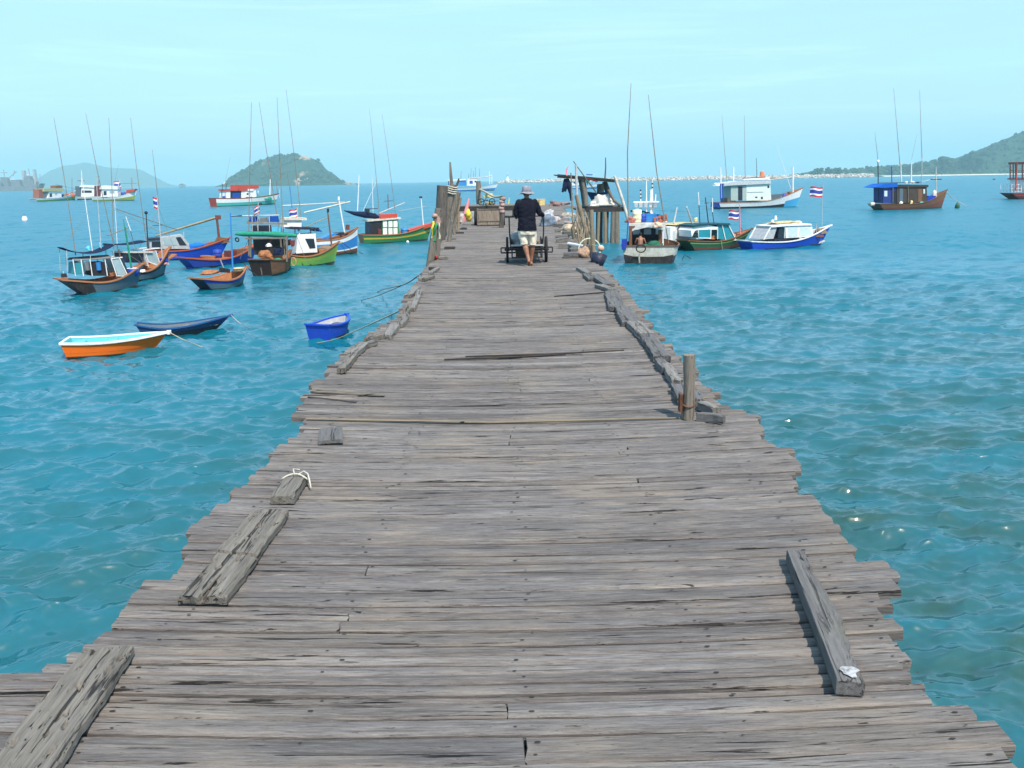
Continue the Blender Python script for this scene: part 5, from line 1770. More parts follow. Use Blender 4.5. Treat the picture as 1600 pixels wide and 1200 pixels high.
for t0, t1 in ((.06, .30), (.42, .66), (.80, .97)):
    MB().box((f1 + .005, y0_ + (y1_ - y0_) * (t0 + t1) / 2, (wz0 + wz1) / 2), (.015, abs(y1_ - y0_) * (t1 - t0), wz1 - wz0)).build('window', M_GLASSL, cab)
for yy_ in (y0_, y1_):
    MB().box(((f0 + f1) / 2 + .3, yy_, zb_ + (zt_ - zb_) * .28), (f1 - f0 - .4, .05, (zt_ - zb_) * .56)).build('side_wall', M_NAVY, cab)
p = ep(195, 600, f0 - .15); q = ep(690, 600, f0 - .15)
MB().box(((f0 + f1) / 2, (p.y + q.y) / 2, p.z - .02), (f1 - f0 + .5, abs(q.y - p.y), .10)).build('roof', M_CANVAS, cab)
# canvas valance, sagging
n = 24; vv = []
for i in range(n + 1):
    t = i / n
    y_ = p.y + (q.y - p.y) * t
    drop = .30 + .07 * math.sin(t * 9) + (.25 * max(0, .16 - t) / .16)
    for k in range(4):
        vv.append((f0 - .28 - .03 * math.sin(t * 23 + k), y_, p.z + .03 - drop * k / 3))
MB().add(vv, [(i * 4 + k, i * 4 + 4 + k, i * 4 + 5 + k, i * 4 + 1 + k) for i in range(n) for k in range(3)], 0, True).build('canvas_valance', M_CANVAS, cab)
for xx_ in (650,):
    p = ep(xx_, 890, f0 + .1); q = ep(xx_, 640, f0 + .1); MB().beam(p, q, .08, .08).build('post', M_WHITE, cab)
p = ep(590, 600, f0 - .3); heap(b, (p.x, p.y, p.z - .18), (.25, .25, .35), cloth((.62, .45, .32)), 'pale cloth bundle knotted at the corner of the white canvas', 'cloth_bundle', 'cloth', 41)
# long poles, mast frame
for a_, t_, fx, r0 in (((185, 560), (986, 130), f0 - .2, .032), ((725, 860), (1013, 148), f0, .032)):
    p = endon(b, *ZR(*a_), fx); q = endon(b, *t_, fx)
    mid_ = p.lerp(q, .5) + Vector((0, .12, 0))
    MB().tube([p, p.lerp(mid_, .55), mid_, mid_.lerp(q, .55), q], [r0, r0, r0 * .85, r0 * .7, r0 * .4], 8).build('bamboo_pole', M_BAMBOO, b.root)
p = ep(160, 920, f0 - .4); q = ep(185, 560, f0 - .4); MB().tube([p, q], .03, 7).build('post', M_BLUE, b.root)
fr = MB()
f2 = f1 + .4
for a_, t_, r_ in (((360, 560), (350, 150), .035), ((430, 560), (428, 20), .045), ((490, 560), (490, 140), .09), ((515, 560), (508, 0), .035), ((545, 330), (555, 200), .04)):
    fr.tube([endon(b, *ZR(*a_), f2), endon(b, *ZR(*t_), f2)], [r_, r_ * .8], 8)
frame = b.part('mast', fr, M_WHITE)
mb = MB(); p = ep(255, 305, f2); q = ep(600, 305, f2)
mb.box(((p + q) / 2), (.5, abs(q.y - p.y), .07))
for t in (.12, .3, .5, .68, .86):
    c_ = p.lerp(q, t); mb.box(c_ - Vector((0, 0, .17)), (.4, .16, .28), 0, None, 1.4)
mb.build('crosstree', M_WHITE, frame)
mb = MB()
for xx_, yy_ in ((350, 150), (352, 200), (355, 250), (508, 60), (508, 110)):
    mb.ball(ep(xx_, yy_, f2), .055)
mb.build('lamp', M_NAVY, frame)
p = ep(215, 425, f2); q = ep(500, 470, f2); MB().tube([p, p.lerp(q, .5) + Vector((0, 0, .03)), q], [.05, .10, .09], 8).build('furled_awning', M_NAVYC, b.root)
p = ep(520, 485, f2); q = ep(690, 530, f2); MB().tube([p, p.lerp(q, .5), q], [.16, .14, .05], 8).build('furled_awning', cloth((.01, .07, .10)), b.root)
zr = ep(400, 590, f0 + .6).z + .06
p = ep(300, 580, f0 + .6); drum(b, (p.x, p.y, zr), .27, .72, plain((.70, .68, .45), .5), 'pale yellow jar on the canvas roof beside the green lidded one', 'jar')
p = ep(378, 580, f0 + .7); drum(b, (p.x, p.y, zr), .25, .5, M_BLUE, 'blue jar with a green lid on the canvas roof', 'jar', M_NETG)
p = ep(515, 570, f0 + .7)
e = empty('cool_box', b.world(p.x, p.y, zr)); e.rotation_euler = (0, 0, b.rz); tag(e, 'blue cool box on the canvas roof left of the red crate', 'box')
MB().box((0, 0, .2), (.5, .75, .4), 0, None, 1.06).build('body', M_LBLUE, e); MB().box((0, 0, .44), (.54, .82, .07)).build('lid', M_LBLUE, e)
p = ep(630, 565, f0 + .4)
e = empty('crate', b.world(p.x, p.y, zr)); e.rotation_euler = (math.radians(-14), 0, b.rz); tag(e, 'tilted red brown plastic crate on the right end of the canvas roof', 'crate')
cr = MB(); mr = plain((.42, .12, .06), .6)
cr.box((0, 0, .02), (.5, .75, .04))
for sgn in (1, -1):
    cr.box((sgn * .24, 0, .07), (.03, .75, .1)); cr.box((sgn * .24, 0, .33), (.03, .75, .09))
    cr.box((0, sgn * .365, .18), (.5, .03, .36))
    for k in range(5):
        cr.box((sgn * .24, -.3 + .15 * k, .2), (.026, .05, .18))
cr.build('body', mr, e)
p = ep(225, 580, f0 + .5); heap(b, (p.x, p.y, zr), (.3, .3, .35), cloth((.35, .12, .10)), 'dull red bundle at the left end of the canvas roof', 'cloth_bundle', 'cloth', 43)
# tyre hung over the stern with its rope
c_ = ep(355, 930, sx - .35); mb = MB()
mb.tube([c_ + Vector((0, .26 * math.cos(t), .21 * math.sin(t))) for t in [k * math.pi / 12 for k in range(25)]], .035, 8, caps=False)
ty = b.part('tyre', mb, M_RUBBER)
p = ep(345, 990, sx - .38); q = ep(335, 1120, sx - .3)
MB().tube([p, p.lerp(q, .4) + Vector((0, .05, 0)), q], [.035, .06, .045], 7).build('rope', M_ROPE, ty)
p = ep(130, 940, sx + .3); q = ep(130, 800, sx + .3); MB().box((p + q) / 2, (.3, .26, (q - p).length)).build('side_board', M_BLUE, b.root)
p = ep(520, 870, f0 + .2); heap(b, (p.x, p.y, p.z - .2), (.5, .6, .45), cloth((.03, .14, .09)), 'dark green net heap inside the open wheelhouse', seed=44)
p = ep(730, 940, sx + .9); heap(b, (p.x, p.y, p.z - .2), (.7, .3, .3), M_NETB, 'brown rope and net heap on the right rail of the square sterned boat', seed=45)
# a grapnel standing out of the water
p = at(*ZR(945, 1100), WZ - .1)
e = empty('grapnel', p); tag(e, 'bent rusty grapnel arm poking out of the water by the square stern', 'anchor')
MB().tube([(-.25, 0, -.1), (-.12, 0, .22), (.0, 0, .42), (.14, 0, .30), (.34, 0, .14)], .022, 7).build('arm', M_STEEL, e)
MAN_BOAT = (b, ep, f0, sx)

# --- white cabined boat between
b = Boat('fishing_boat', 'white cabined boat squeezed between the square stern and the dark green boat', 'fishing boat', (1030, 391), (1082, 385), 12, 10, 14, 1.9, rake=4, srake=2,
         bands=[(0, .5, M_SLATE), (.5, 1, M_WHITE)], inner=M_BROWN, rail=M_BROWN, group=FISH)
hw = .7
def frame_win(bt, outer, holes, hw, mat, gmat, name='cabin', parent=None, rooft=None):
    pass
c = b.poly('cabin', [ZR(620, 860), ZR(640, 640), ZR(920, 600), ZR(1015, 610), ZR(1010, 790), ZR(800, 850)], -hw, hw, M_WHITE)
b.panes([ZR(740, 810), ZR(735, 690), ZR(760, 660), ZR(890, 655), ZR(915, 690), ZR(905, 800)], hw, M_GLASSL, c)
b.panes([ZR(945, 770), ZR(945, 690), ZR(1010, 680), ZR(1010, 770)], hw, M_GLASSL, c)
b.panes([ZR(668, 820), ZR(668, 690), ZR(705, 685), ZR(705, 815)], hw, M_GLASSL, c)
b.poly('roof', [ZR(700, 612), ZR(720, 595), ZR(1020, 575), ZR(1020, 600)], -hw - .1, hw + .1, plain((.45, .38, .2), .7), c)
b.pole(ZR(795, 590), ZR(840, 375), .06, .05, M_GALV, 'post', y=-.3)
b.pole(ZR(1028, 580), ZR(968, 370), .06, .05, M_CREAM, 'post', y=.2)
b.pole(ZR(745, 435), ZR(990, 435), .02, .02, M_POST, 'spar')

# --- dark green boat
b = Boat('fishing_boat', 'dark green boat with a raked teal windscreen and orange brown inside, flag at its bow', 'fishing boat', (1078, 391), (1156, 386), 16, 13, 27, 1.8, rake=22, srake=15,
         bands=[(0, .3, M_REDHULL), (.3, .68, M_DGREEN), (.68, .78, M_LIME), (.78, 1, M_DGREEN)], inner=M_ORWOOD, rail=M_BROWN, transom=M_DGREEN, bottom=M_REDHULL, group=FISH)
hw = .68
c = b.poly('cabin', [Z6(70, 445), Z6(62, 380), Z6(90, 340), Z6(230, 325), Z6(330, 345), Z6(330, 372), Z6(265, 372), Z6(262, 462), Z6(138, 455), Z6(130, 372), Z6(100, 385)], -hw, hw, M_WHITE)
b.poly('shade', [Z6(135, 455), Z6(132, 370), Z6(262, 365), Z6(262, 460)], -hw + .01, hw - .01, M_GLASST, c)
b.poly('roof', [Z6(75, 345), Z6(75, 330), Z6(140, 312), Z6(440, 308), Z6(445, 325), Z6(250, 322)], -hw - .1, hw + .1, plain((.012, .06, .075), .6), c)
b.panes([Z6(140, 448), Z6(138, 375), Z6(255, 370), Z6(255, 450)], hw - .008, M_GLASST, c)
w_ = b.poly('windscreen', [Z6(325, 462), Z6(325, 325), Z6(435, 320), Z6(515, 475), Z6(400, 475)], -hw + .03, hw - .03, M_GLASST)
ws = MB()
for pa, pb in (((370, 325), (405, 475)), ((430, 318), (510, 475)), ((325, 350), (325, 465)), ((405, 472), (510, 475))):
    for s in (1, -1):
        p = b.xz(*Z6(*pa)); q = b.xz(*Z6(*pb)); ws.beam((p[0], s * hw, p[1]), (q[0], s * hw, q[1]), .05, .05)
b.part('window_frame', ws, M_WHITE, w_)
for px0, py0, px1, py1, r_, mm in ((140, 315, 85, 155, .05, M_GALV), (205, 130, 198, 5, .045, M_WHITE), (215, 315, 205, 130, .03, M_STEEL), (300, 310, 270, 55, .035, M_STEEL), (340, 200, 340, 60, .04, M_WHITE), (355, 310, 340, 200, .025, M_STEEL)):
    b.pole(Z6(px0, py0), Z6(px1, py1), r_, r_ * .85, mm, 'post', y=-.1)
b.pole(Z6(262, 110), Z6(310, 110), .02, .02, M_STEEL, 'crossbar')
m_ = b.pole(Z6(618, 460), Z6(612, 125), .045, .03, M_PINK, 'mast')
b.flag(*Z6(608, 185), 15, 14, m_, True, -.02)
b.pole(Z6(640, 380), Z6(612, 340), .02, .02, M_STEEL, 'stay')
x, z = b.xz(*Z6(185, 285)); heap(b, (x, .1, z - .05), (.12, .12, .3), M_YPLAST, 'yellow bottle standing on the dark green boat roof', 'bottle', 'bottle', 51)
x, z = b.xz(*Z6(320, 460)); heap(b, (x, -.2, z - .05), (.4, .3, .35), cloth((.30, .14, .07)), 'brown bundle under the roof of the dark green boat', 'cloth_bundle', 'cloth', 52)
x, z = b.xz(*Z6(545, 470)); heap(b, (x, 0, z - .05), (.25, .2, .5), cloth((.4, .2, .16)), 'dull red bundle before the teal windscreen', 'cloth_bundle', 'cloth', 53)
b.pole(Z6(425, 480), Z6(442, 572), .014, .014, M_ROPE, 'rope', y=b.near * .93)

# --- royal blue boat with the white cabin
b = Boat('fishing_boat', 'bright blue boat with a rounded white cabin and rusty gear in its high bow', 'fishing boat', (1167, 389.5), (1282, 382), 13, 10, 29, 1.9, rake=19, srake=6,
         bands=[(0, .86, M_RBLUE), (.86, 1, M_WHITE)], inner=M_GREYPL, rail=M_WHITE, transom=M_RBLUE, bottom=M_RBLUE, group=FISH)
hw = .70
c = b.poly('cabin', [Z6(1000, 455), Z6(1000, 350), Z6(1020, 330), Z6(1120, 320), Z6(1240, 325), Z6(1262, 345), Z6(1270, 440)], -hw, hw, M_WHITE)
b.panes([Z6(1022, 435), Z6(1020, 350), Z6(1035, 338), Z6(1105, 335), Z6(1118, 350), Z6(1115, 430), Z6(1105, 440), Z6(1035, 445)], hw, M_GLASSL, c)
b.panes([Z6(1132, 435), Z6(1140, 352), Z6(1238, 350), Z6(1255, 430)], hw, M_GLASSL, c)
ws = MB()
for pa, pb in (((780, 470), (850, 345)), ((850, 345), (1000, 340)), ((990, 345), (985, 455))):
    for s in (1, -1):
        p = b.xz(*Z6(*pa)); q = b.xz(*Z6(*pb)); ws.beam((p[0], s * hw, p[1]), (q[0], s * hw, q[1]), .08, .05)
a_ = b.part('aft_frame', ws, M_WHITE)
b.poly('inner_wall', [Z6(785, 468), Z6(850, 352), Z6(915, 350), Z6(880, 462)], -hw + .03, hw - .03, M_GREYPL, a_)
b.poly('shade', [Z6(925, 455), Z6(940, 355), Z6(990, 352), Z6(985, 455)], -hw + .05, hw - .05, M_GLASSD, a_)
b.poly('engine_cover', [Z6(890, 482), Z6(890, 462), Z6(1005, 458), Z6(1005, 482)], -hw + .02, hw - .02, M_NAVY, a_)
b.poly('roof', [Z6(850, 350), Z6(845, 335), Z6(1000, 318), Z6(1120, 310), Z6(1240, 312), Z6(1255, 328), Z6(1000, 335)], -hw - .08, hw + .08, M_WHITE, c)
x, z = b.xz(*Z6(1050, 312)); heap(b, (x, 0, z), (1.25, .55, .17), cloth((.42, .37, .20), 20, .4), 'yellowish net heap spread on the white roof of the bright blue boat', seed=55)
x, z = b.xz(*Z6(980, 285)); heap(b, (x, .1, z + .02), (.10, .10, .32), M_WPLAST, 'white bottle upright on the yellowish net heap', 'bottle', 'bottle', 56)
x, z = b.xz(*Z6(930, 305)); heap(b, (x, -.1, z), (.10, .10, .22), M_WPLAST, 'white plastic lump at the back of the white cabin roof', 'bottle', 'bottle', 57)
x, z = b.xz(*Z6(1200, 318)); heap(b, (x, .2, z), (.35, .4, .25), M_CANVAS, 'folded white canvas at the front of the white cabin roof', 'canvas', 'canvas', 58)
m_ = b.pole(Z6(1435, 345), (1286, 285), .025, .018, M_GALV, 'mast', bend=.02)
b.flag(1286, 292, 18, 15, m_, True, -.03)
b.pole(Z6(1380, 410), Z6(1378, 320), .03, .03, M_GALV, 'post')
x, z = b.xz(*Z6(1420, 400)); heap(b, (x, 0, z - .1), (.45, .35, .48), M_NETB, 'brown rusty tangle of gear in the bow of the bright blue boat', 'gear_heap', 'gear', 59)
b.poly('thwart', [Z6(1290, 445), Z6(1300, 420), Z6(1400, 425), Z6(1400, 445)], -.5, .5, M_BROWN)
b.poly('forefoot', [Z6(1340, 535), Z6(1350, 520), Z6(1450, 480), Z6(1455, 492)], -.12, .12, M_CREAM)

# --- pale trawler
b = Boat('fishing_boat', 'white hulled trawler with a pale green deckhouse, light blue bow and brown rail', 'fishing boat', (1121, 326), (1244, 323), 9, 9, 28, 4.0, rake=9, srake=5,
         bands=[(0, .3, M_NAVY), (.3, .93, M_WHITE), (.93, 1, M_ORRAIL)], inner=M_ORWOOD, rail=M_ORRAIL, transom=M_BLUE, bottom=M_NAVY, group=FISH, draft=.6)
hw = 1.35
MG = paint((.66, .74, .68), .5, .3)
c = b.poly('deckhouse', [Z7(925, 350), Z7(925, 245), Z7(1080, 235), Z7(1088, 350)], -hw, hw, MG)
b.poly('aft_house', [Z7(825, 350), Z7(825, 258), Z7(925, 250), Z7(925, 350)], -hw + .05, hw - .05, paint((.35, .45, .42)), c)
b.panes([Z7(872, 350), Z7(872, 258), Z7(900, 258), Z7(900, 350)], hw - .05, M_NAVY, c, 'doorway', .03)
b.panes([Z7(982, 333), Z7(982, 324), Z7(997, 324), Z7(997, 333)], hw, M_GLASSD, c)
b.panes([Z7(1020, 340), Z7(1020, 325), Z7(1032, 325), Z7(1032, 340)], hw, M_GLASSD, c)
b.panes([Z7(1062, 268), Z7(1062, 252), Z7(1075, 252), Z7(1075, 268)], hw, M_GLASSD, c)
b.panes([Z7(930, 297), Z7(930, 292), Z7(1035, 290), Z7(1035, 295)], hw, M_NAVYGREY, c, 'rub_strip', .05)
b.poly('roof', [Z7(775, 252), Z7(775, 238), Z7(870, 222), Z7(1080, 218), Z7(1080, 240), Z7(870, 250)], -hw - .25, hw + .25, M_NAVYGREY, c)
b.poly('roof_rail', [Z7(905, 218), Z7(905, 208), Z7(1075, 200), Z7(1075, 212)], -hw - .1, hw + .1, M_WHITE, c)
b.poly('roof_gear', [Z7(935, 210), Z7(935, 202), Z7(1065, 196), Z7(1065, 206)], -.5, .5, M_NAVY, c)
p = b.P(*Z7(755, 250)); heap(b, (p.x, 0, p.z - .1), (.5, .7, .5), M_WPLAST, 'white bundle lashed to the aft end of the trawler roof', 'cloth_bundle', 'cloth', 61)
p = b.P(*Z7(1055, 195)); heap(b, (p.x, 0, p.z), (.40, .40, 1.1), cloth((.70, .22, .10)), 'orange bundle on top of the pale green deckhouse', 'cloth_bundle', 'cloth', 62)
for px in (785, 800):
    b.pole(Z7(px - 2, 350), Z7(px - 5, 240), .09, .09, M_BLUE, 'post', y=b.near * 1.2)
b.pole(Z7(785, 240), Z7(782, 135), .11, .09, M_WHITE, 'mast')
b.pole(Z7(868, 350), Z7(868, 130), .12, .10, M_WHITE, 'mast')
b.pole(Z7(1258, 300), Z7(1258, 130), .15, .13, M_WHITE, 'mast')
b.pole(Z7(1095, 215), Z7(1310, 192), .06, .06, M_CREAM, 'boom')
b.pole(Z7(1090, 208), Z7(1260, 200), .05, .05, M_BAMBOO, 'boom', y=.3)
b.pole(Z7(1245, 275), Z7(1155, 0), .055, .035, M_WHITE, 'derrick')
b.pole(Z7(1022, 200), Z7(1018, 70), .05, .03, M_STEEL, 'aerial')
b.pole(Z7(825, 235), (1128, 180), .05, .018, M_BAMBOO, 'bamboo_pole', y=.3)
b.pole(Z7(945, 250), (1163, 180), .05, .018, M_BAMBOO, 'bamboo_pole', y=-.3)
b.poly('winch', [Z7(805, 385), Z7(805, 335), Z7(860, 330), Z7(860, 350), Z7(840, 390)], -1.2, 1.2, paint((.12, .10, .09)))
b.poly('stern_float', [Z7(740, 395), Z7(745, 362), Z7(778, 362), Z7(780, 395)], -1.3, 1.3, M_BLUE)
p = b.P(*Z7(1150, 345)); heap(b, (p.x, 0, p.z - .3), (1.3, 1.0, 1.0), cloth((.10, .42, .62)), 'light blue tarpaulin heap on the trawler foredeck', 'tarpaulin', 'tarpaulin', 63)
p = b.P(*Z7(1190, 335)); drum(b, (p.x, -.3, p.z - .3), .4, .9, M_BPLAST, 'blue barrel beside the light blue tarpaulin on the trawler')
b.poly('fore_house', [Z7(1090, 345), Z7(1090, 312), Z7(1170, 306), Z7(1170, 318), Z7(1120, 345)], -1.0, 1.0, M_SLATE)
# light blue patch of the bow sides
mb = MB(); n = 8
for s in (1, -1):
    vv = []
    for i in range(n + 1):
        u = .80 + .20 * i / n
        for cc in (0.02, .30, .50):
            z = b.zs(u) * cc; wl = .86 - .45 * u ** 3; k = wl + (1 - wl) * cc ** .85
            vv.append((b.xx(u, z) + .01, s * (b.hbr(u) * k + .02), z))
    mb.add(vv, [(i * 3 + k, i * 3 + 3 + k, i * 3 + 4 + k, i * 3 + 1 + k) if s == -1 else (i * 3 + k, i * 3 + 1 + k, i * 3 + 4 + k, i * 3 + 3 + k) for i in range(n) for k in range(2)], 0, True)
b.part('bow_panel', mb, paint((.06, .36, .62), .45, .2))

# --- dark cabin boat at the right
b = Boat('fishing_boat', 'brown wooden boat with a dark plank cabin, bright blue awning and bare masts, far right', 'fishing boat', (1373, 328), (1471, 325), 9, 8, 27, 3.2, rake=7, srake=10,
         bands=[(0, .45, M_REDHULL), (.45, .75, M_BROWN), (.75, 1, M_BROWN)], inner=M_BROWN, rail=M_BROWN, transom=M_BROWN, bottom=M_REDHULL, group=FISH, draft=.5)
hw = 1.05
MD = timber((.09, .065, .05), (.045, .035, .03), 2)
c = b.poly('cabin', [Z8(415, 1070), Z8(415, 915), Z8(680, 920), Z8(685, 1065)], -hw, hw, MD)
b.panes([Z8(440, 1060), Z8(440, 940), Z8(470, 940), Z8(470, 1060)], hw, M_SLATE, c, 'panel')
b.panes([Z8(605, 1060), Z8(605, 945), Z8(640, 945), Z8(640, 1060)], hw, M_BROWN, c, 'panel')
b.panes([Z8(650, 985), Z8(650, 945), Z8(665, 945), Z8(665, 985)], hw, M_GLASSL, c)
b.poly('roof', [Z8(405, 930), Z8(405, 905), Z8(690, 908), Z8(690, 928)], -hw - .12, hw + .12, M_DKWOOD, c)
b.poly('wheelhouse', [Z8(300, 1070), Z8(300, 935), Z8(415, 935), Z8(415, 1070)], -hw + .1, hw - .1, paint((.012, .035, .20), .5, .4))
b.panes([Z8(308, 1010), Z8(308, 960), Z8(335, 960), Z8(335, 1010)], hw - .1, M_GLASSL, c)
b.panes([Z8(385, 1065), Z8(385, 960), Z8(412, 960), Z8(412, 1065)], hw - .1, M_DARKIN, c, 'doorway')
b.poly('awning', [Z8(215, 930), Z8(300, 898), Z8(415, 890), Z8(415, 925), Z8(300, 935)], -hw - .15, hw + .15, cloth((.012, .10, .42)))
b.pole(Z8(300, 890), Z8(680, 885), .035, .035, M_NAVY, 'roof_rail', y=-.8)
for px0, py0, px1, py1, r0, r1, mm in ((300, 1060, 296, 700, .07, .06, M_NAVY), (298, 700, 268, 440, .035, .015, M_BAMBOO), (420, 900, 418, 745, .06, .05, M_BLUE), (505, 880, 498, 700, .08, .06, M_WHITE), (495, 760, 436, 45, .045, .015, M_BAMBOO),
                               (592, 890, 595, 690, .09, .06, M_WHITE), (684, 1030, 690, 640, .06, .05, M_GALV), (690, 700, 668, 60, .045, .015, M_BAMBOO), (818, 1030, 815, 750, .07, .06, M_CREAM), (592, 700, 645, 450, .015, .01, M_BAMBOO)):
    b.pole(Z8(px0, py0), Z8(px1, py1), r0, r1, mm, 'mast' if mm is not M_BAMBOO else 'bamboo_pole')
b.pole(Z8(765, 858), Z8(862, 858), .06, .06, M_DKWOOD, 'crosstree')
b.pole(Z8(690, 880), Z8(810, 850), .03, .03, M_CREAM, 'stay')
p = b.P(*Z8(297, 700)); mb = MB(); mb.ball(p, (.17, .17, .25)); b.part('lamp', mb, M_WHITE)
for px in (430, 565):
    b.pole(Z8(px, 1065), Z8(px, 925), .06, .06, M_POST, 'post', y=b.near * (hw + .08))
for px, s_ in ((548, .25), (600, .3), (650, .2)):
    p = b.P(*Z8(px, 890)); heap(b, (p.x, 0, p.z - .05), (s_, s_, s_ * 1.3), M_WPLAST if px != 650 else M_NAVYC, 'white bundle on the dark cabin roof' if px == 548 else ('white bundle at the foot of the middle white mast' if px == 600 else 'dark bundle at the front of the dark cabin roof'), 'cloth_bundle', 'cloth', px)
p = b.P(*Z8(735, 1060))
e = empty('fish_bin', b.world(p.x, 0, p.z - .1)); e.rotation_euler = (0, 0, b.rz); tag(e, 'big square blue bin before the dark plank cabin', 'bin')
MB().box((0, 0, .45), (1.25, 1.3, .9), 0, None, 1.05).build('body', M_BPLAST, e); MB().box((0, 0, .93), (1.36, 1.4, .07)).build('lid', M_BPLAST, e)
p = b.P(*Z8(800, 1000)); heap(b, (p.x, .1, p.z - .1), (.28, .28, .85), M_CANVAS, 'white sack standing against the foremast', 'sack', 'sack', 71)
p = b.P(*Z8(240, 1085)); mb = MB(); mb.tube([p + Vector((-.3, 0, .05)), p + Vector((.35, 0, .05))], .28, 12); b.part('stern_float', mb, M_CREAM)
b.part('stern_beam', MB().beam(b.P(*Z8(215, 1085)), b.P(*Z8(420, 1085)), .3, .16), M_POST)
p = b.P(*Z8(450, 1070)); heap(b, (p.x, b.near * 1.1, p.z - .05), (.25, .2, .35), M_WPLAST, 'white jug on the side deck of the dark cabin boat', 'jug', 'jug', 73)
p = b.P(*Z8(540, 1070)); heap(b, (p.x, b.near * 1.1, p.z - .05), (.2, .2, .5), M_YPLAST, 'yellowish can on the side deck of the dark cabin boat', 'can', 'can', 74)
p = b.P(*Z8(640, 1070)); heap(b, (p.x, b.near * 1.1, p.z - .08), (.45, .2, .35), M_TEAL, 'teal tub on the side deck of the dark cabin boat', 'tub', 'tub', 75)

# --- red boat cut by the frame
b = Boat('ferry_boat', 'dark red boat with white railed stern and red upper deck, cut by right edge', 'boat', (1584, 311), (1690, 309), 9, 8, 20, 4.5, rake=6, srake=14,
         bands=[(0, .5, M_DKRED), (.5, 1, M_RED)], inner=M_BROWN, rail=M_RED, transom=M_DKRED, bottom=M_DKRED, draft=.6)
hw = 1.9
c = b.poly('cabin', [Z8(1540, 975), Z8(1535, 855), Z8(1900, 855), Z8(1900, 975)], -hw, hw, M_WHITE)
b.panes([Z8(1560, 885), Z8(1560, 862), Z8(1590, 862), Z8(1590, 885)], hw, M_GLASSD, c)
b.panes([Z8(1550, 970), Z8(1550, 925), Z8(1595, 925), Z8(1595, 970)], hw, M_BLUE, c, 'door')
for k in range(4):
    b.panes([Z8(1640 + 60 * k, 930), Z8(1640 + 60 * k, 880), Z8(1685 + 60 * k, 880), Z8(1685 + 60 * k, 930)], hw, M_GLASSD, c)
b.poly('upper_deck', [Z8(1525, 860), Z8(1525, 848), Z8(1900, 848), Z8(1900, 860)], -hw - .3, hw + .3, M_RED, c)
b.poly('top_roof', [Z8(1530, 722), Z8(1530, 705), Z8(1900, 712), Z8(1900, 725)], -hw - .2, hw + .2, M_RED, c)
mb = MB()
for px in (1540, 1568, 1590, 1650, 1720, 1790, 1890):
    for s in (1, -1):
        p = b.xz(*Z8(px, 850)); q = b.xz(*Z8(px, 722)); mb.beam((p[0], s * hw, p[1]), (q[0], s * hw, q[1]), .14, .14)
for py in (780, 800, 820, 840):
    for s in (1, -1):
        p = b.xz(*Z8(1535, py)); q = b.xz(*Z8(1890, py)); mb.beam((p[0], s * hw, p[1]), (q[0], s * hw, q[1]), .07, .07)
b.part('upper_rail', mb, M_RED)
b.pole(Z8(1525, 960), Z8(1540, 700), .13, .10, M_RED, 'post', y=b.near * 1.8)
mb = MB()
for py in (905, 940, 965):
    for s in (1, -1):
        p = b.xz(*Z8(1440, py)); q = b.xz(*Z8(1525, py)); mb.beam((p[0], s * 1.5, p[1]), (q[0], s * 1.6, q[1]), .06, .06)
    p = b.xz(*Z8(1440, py)); mb.beam((p[0], -1.5, p[1]), (p[0], 1.5, p[1]), .06, .06)
for px in (1440, 1468, 1497, 1525):
    for s in (1, -1):
        p = b.xz(*Z8(px, 975)); q = b.xz(*Z8(px, 900)); mb.beam((p[0], s * 1.5, p[1]), (q[0], s * 1.5, q[1]), .07, .07)
b.part('stern_rail', mb, M_WHITE)

# --- trawler seen past the pier end and a small boat through the shelter
b = Boat('fishing_boat', 'blue and white trawler with many thin masts out beyond the pier head', 'fishing boat', (694, 295.5), (772, 293.5), 4.2, 4, 9.5, 5.5, rake=6, srake=2,
         bands=[(0, .45, M_LBLUE), (.45, 1, M_WHITE)], inner=M_BROWN, rail=M_WHITE, bottom=M_NAVY, Y=400, group=FAR, draft=.6)
c = b.poly('deckhouse', [Z5(450, 300), Z5(455, 245), Z5(530, 245), Z5(530, 300)], -2, 2, M_WHITE)
b.panes([Z5(470, 285), Z5(470, 262), Z5(495, 262), Z5(495, 285)], 2, M_BLUE, c, 'door', .05)
b.panes([Z5(508, 275), Z5(508, 262), Z5(522, 262), Z5(522, 275)], 2, M_GLASSD, c)
b.poly('aft_shelter', [Z5(385, 300), Z5(385, 262), Z5(440, 258), Z5(440, 300)], -1.8, 1.8, M_LBLUE)
b.poly('roof', [Z5(300, 262), Z5(300, 252), Z5(440, 248), Z5(440, 258)], -2.2, 2.2, M_WHITE, c)
b.poly('roof', [Z5(470, 246), Z5(470, 236), Z5(560, 230), Z5(560, 244)], -2.2, 2.2, M_CREAM, c)
b.pole(Z5(560, 238), Z5(640, 225), .2, .2, M_CREAM, 'boom')
b.pole(Z5(625, 290), Z5(623, 185), .25, .15, M_WHITE, 'mast')
b.pole(Z5(642, 285), Z5(642, 215), .25, .2, M_WHITE, 'mast')
b.pole(Z5(305, 300), Z5(303, 250), .2, .2, M_BLUE, 'post')
for px, t in ((400, 185), (478, 165), (512, 155), (545, 165), (497, 185), (460, 205)):
    b.pole(Z5(px, 250), Z5(px + 3, t), .09, .05, M_STEEL, 'mast')

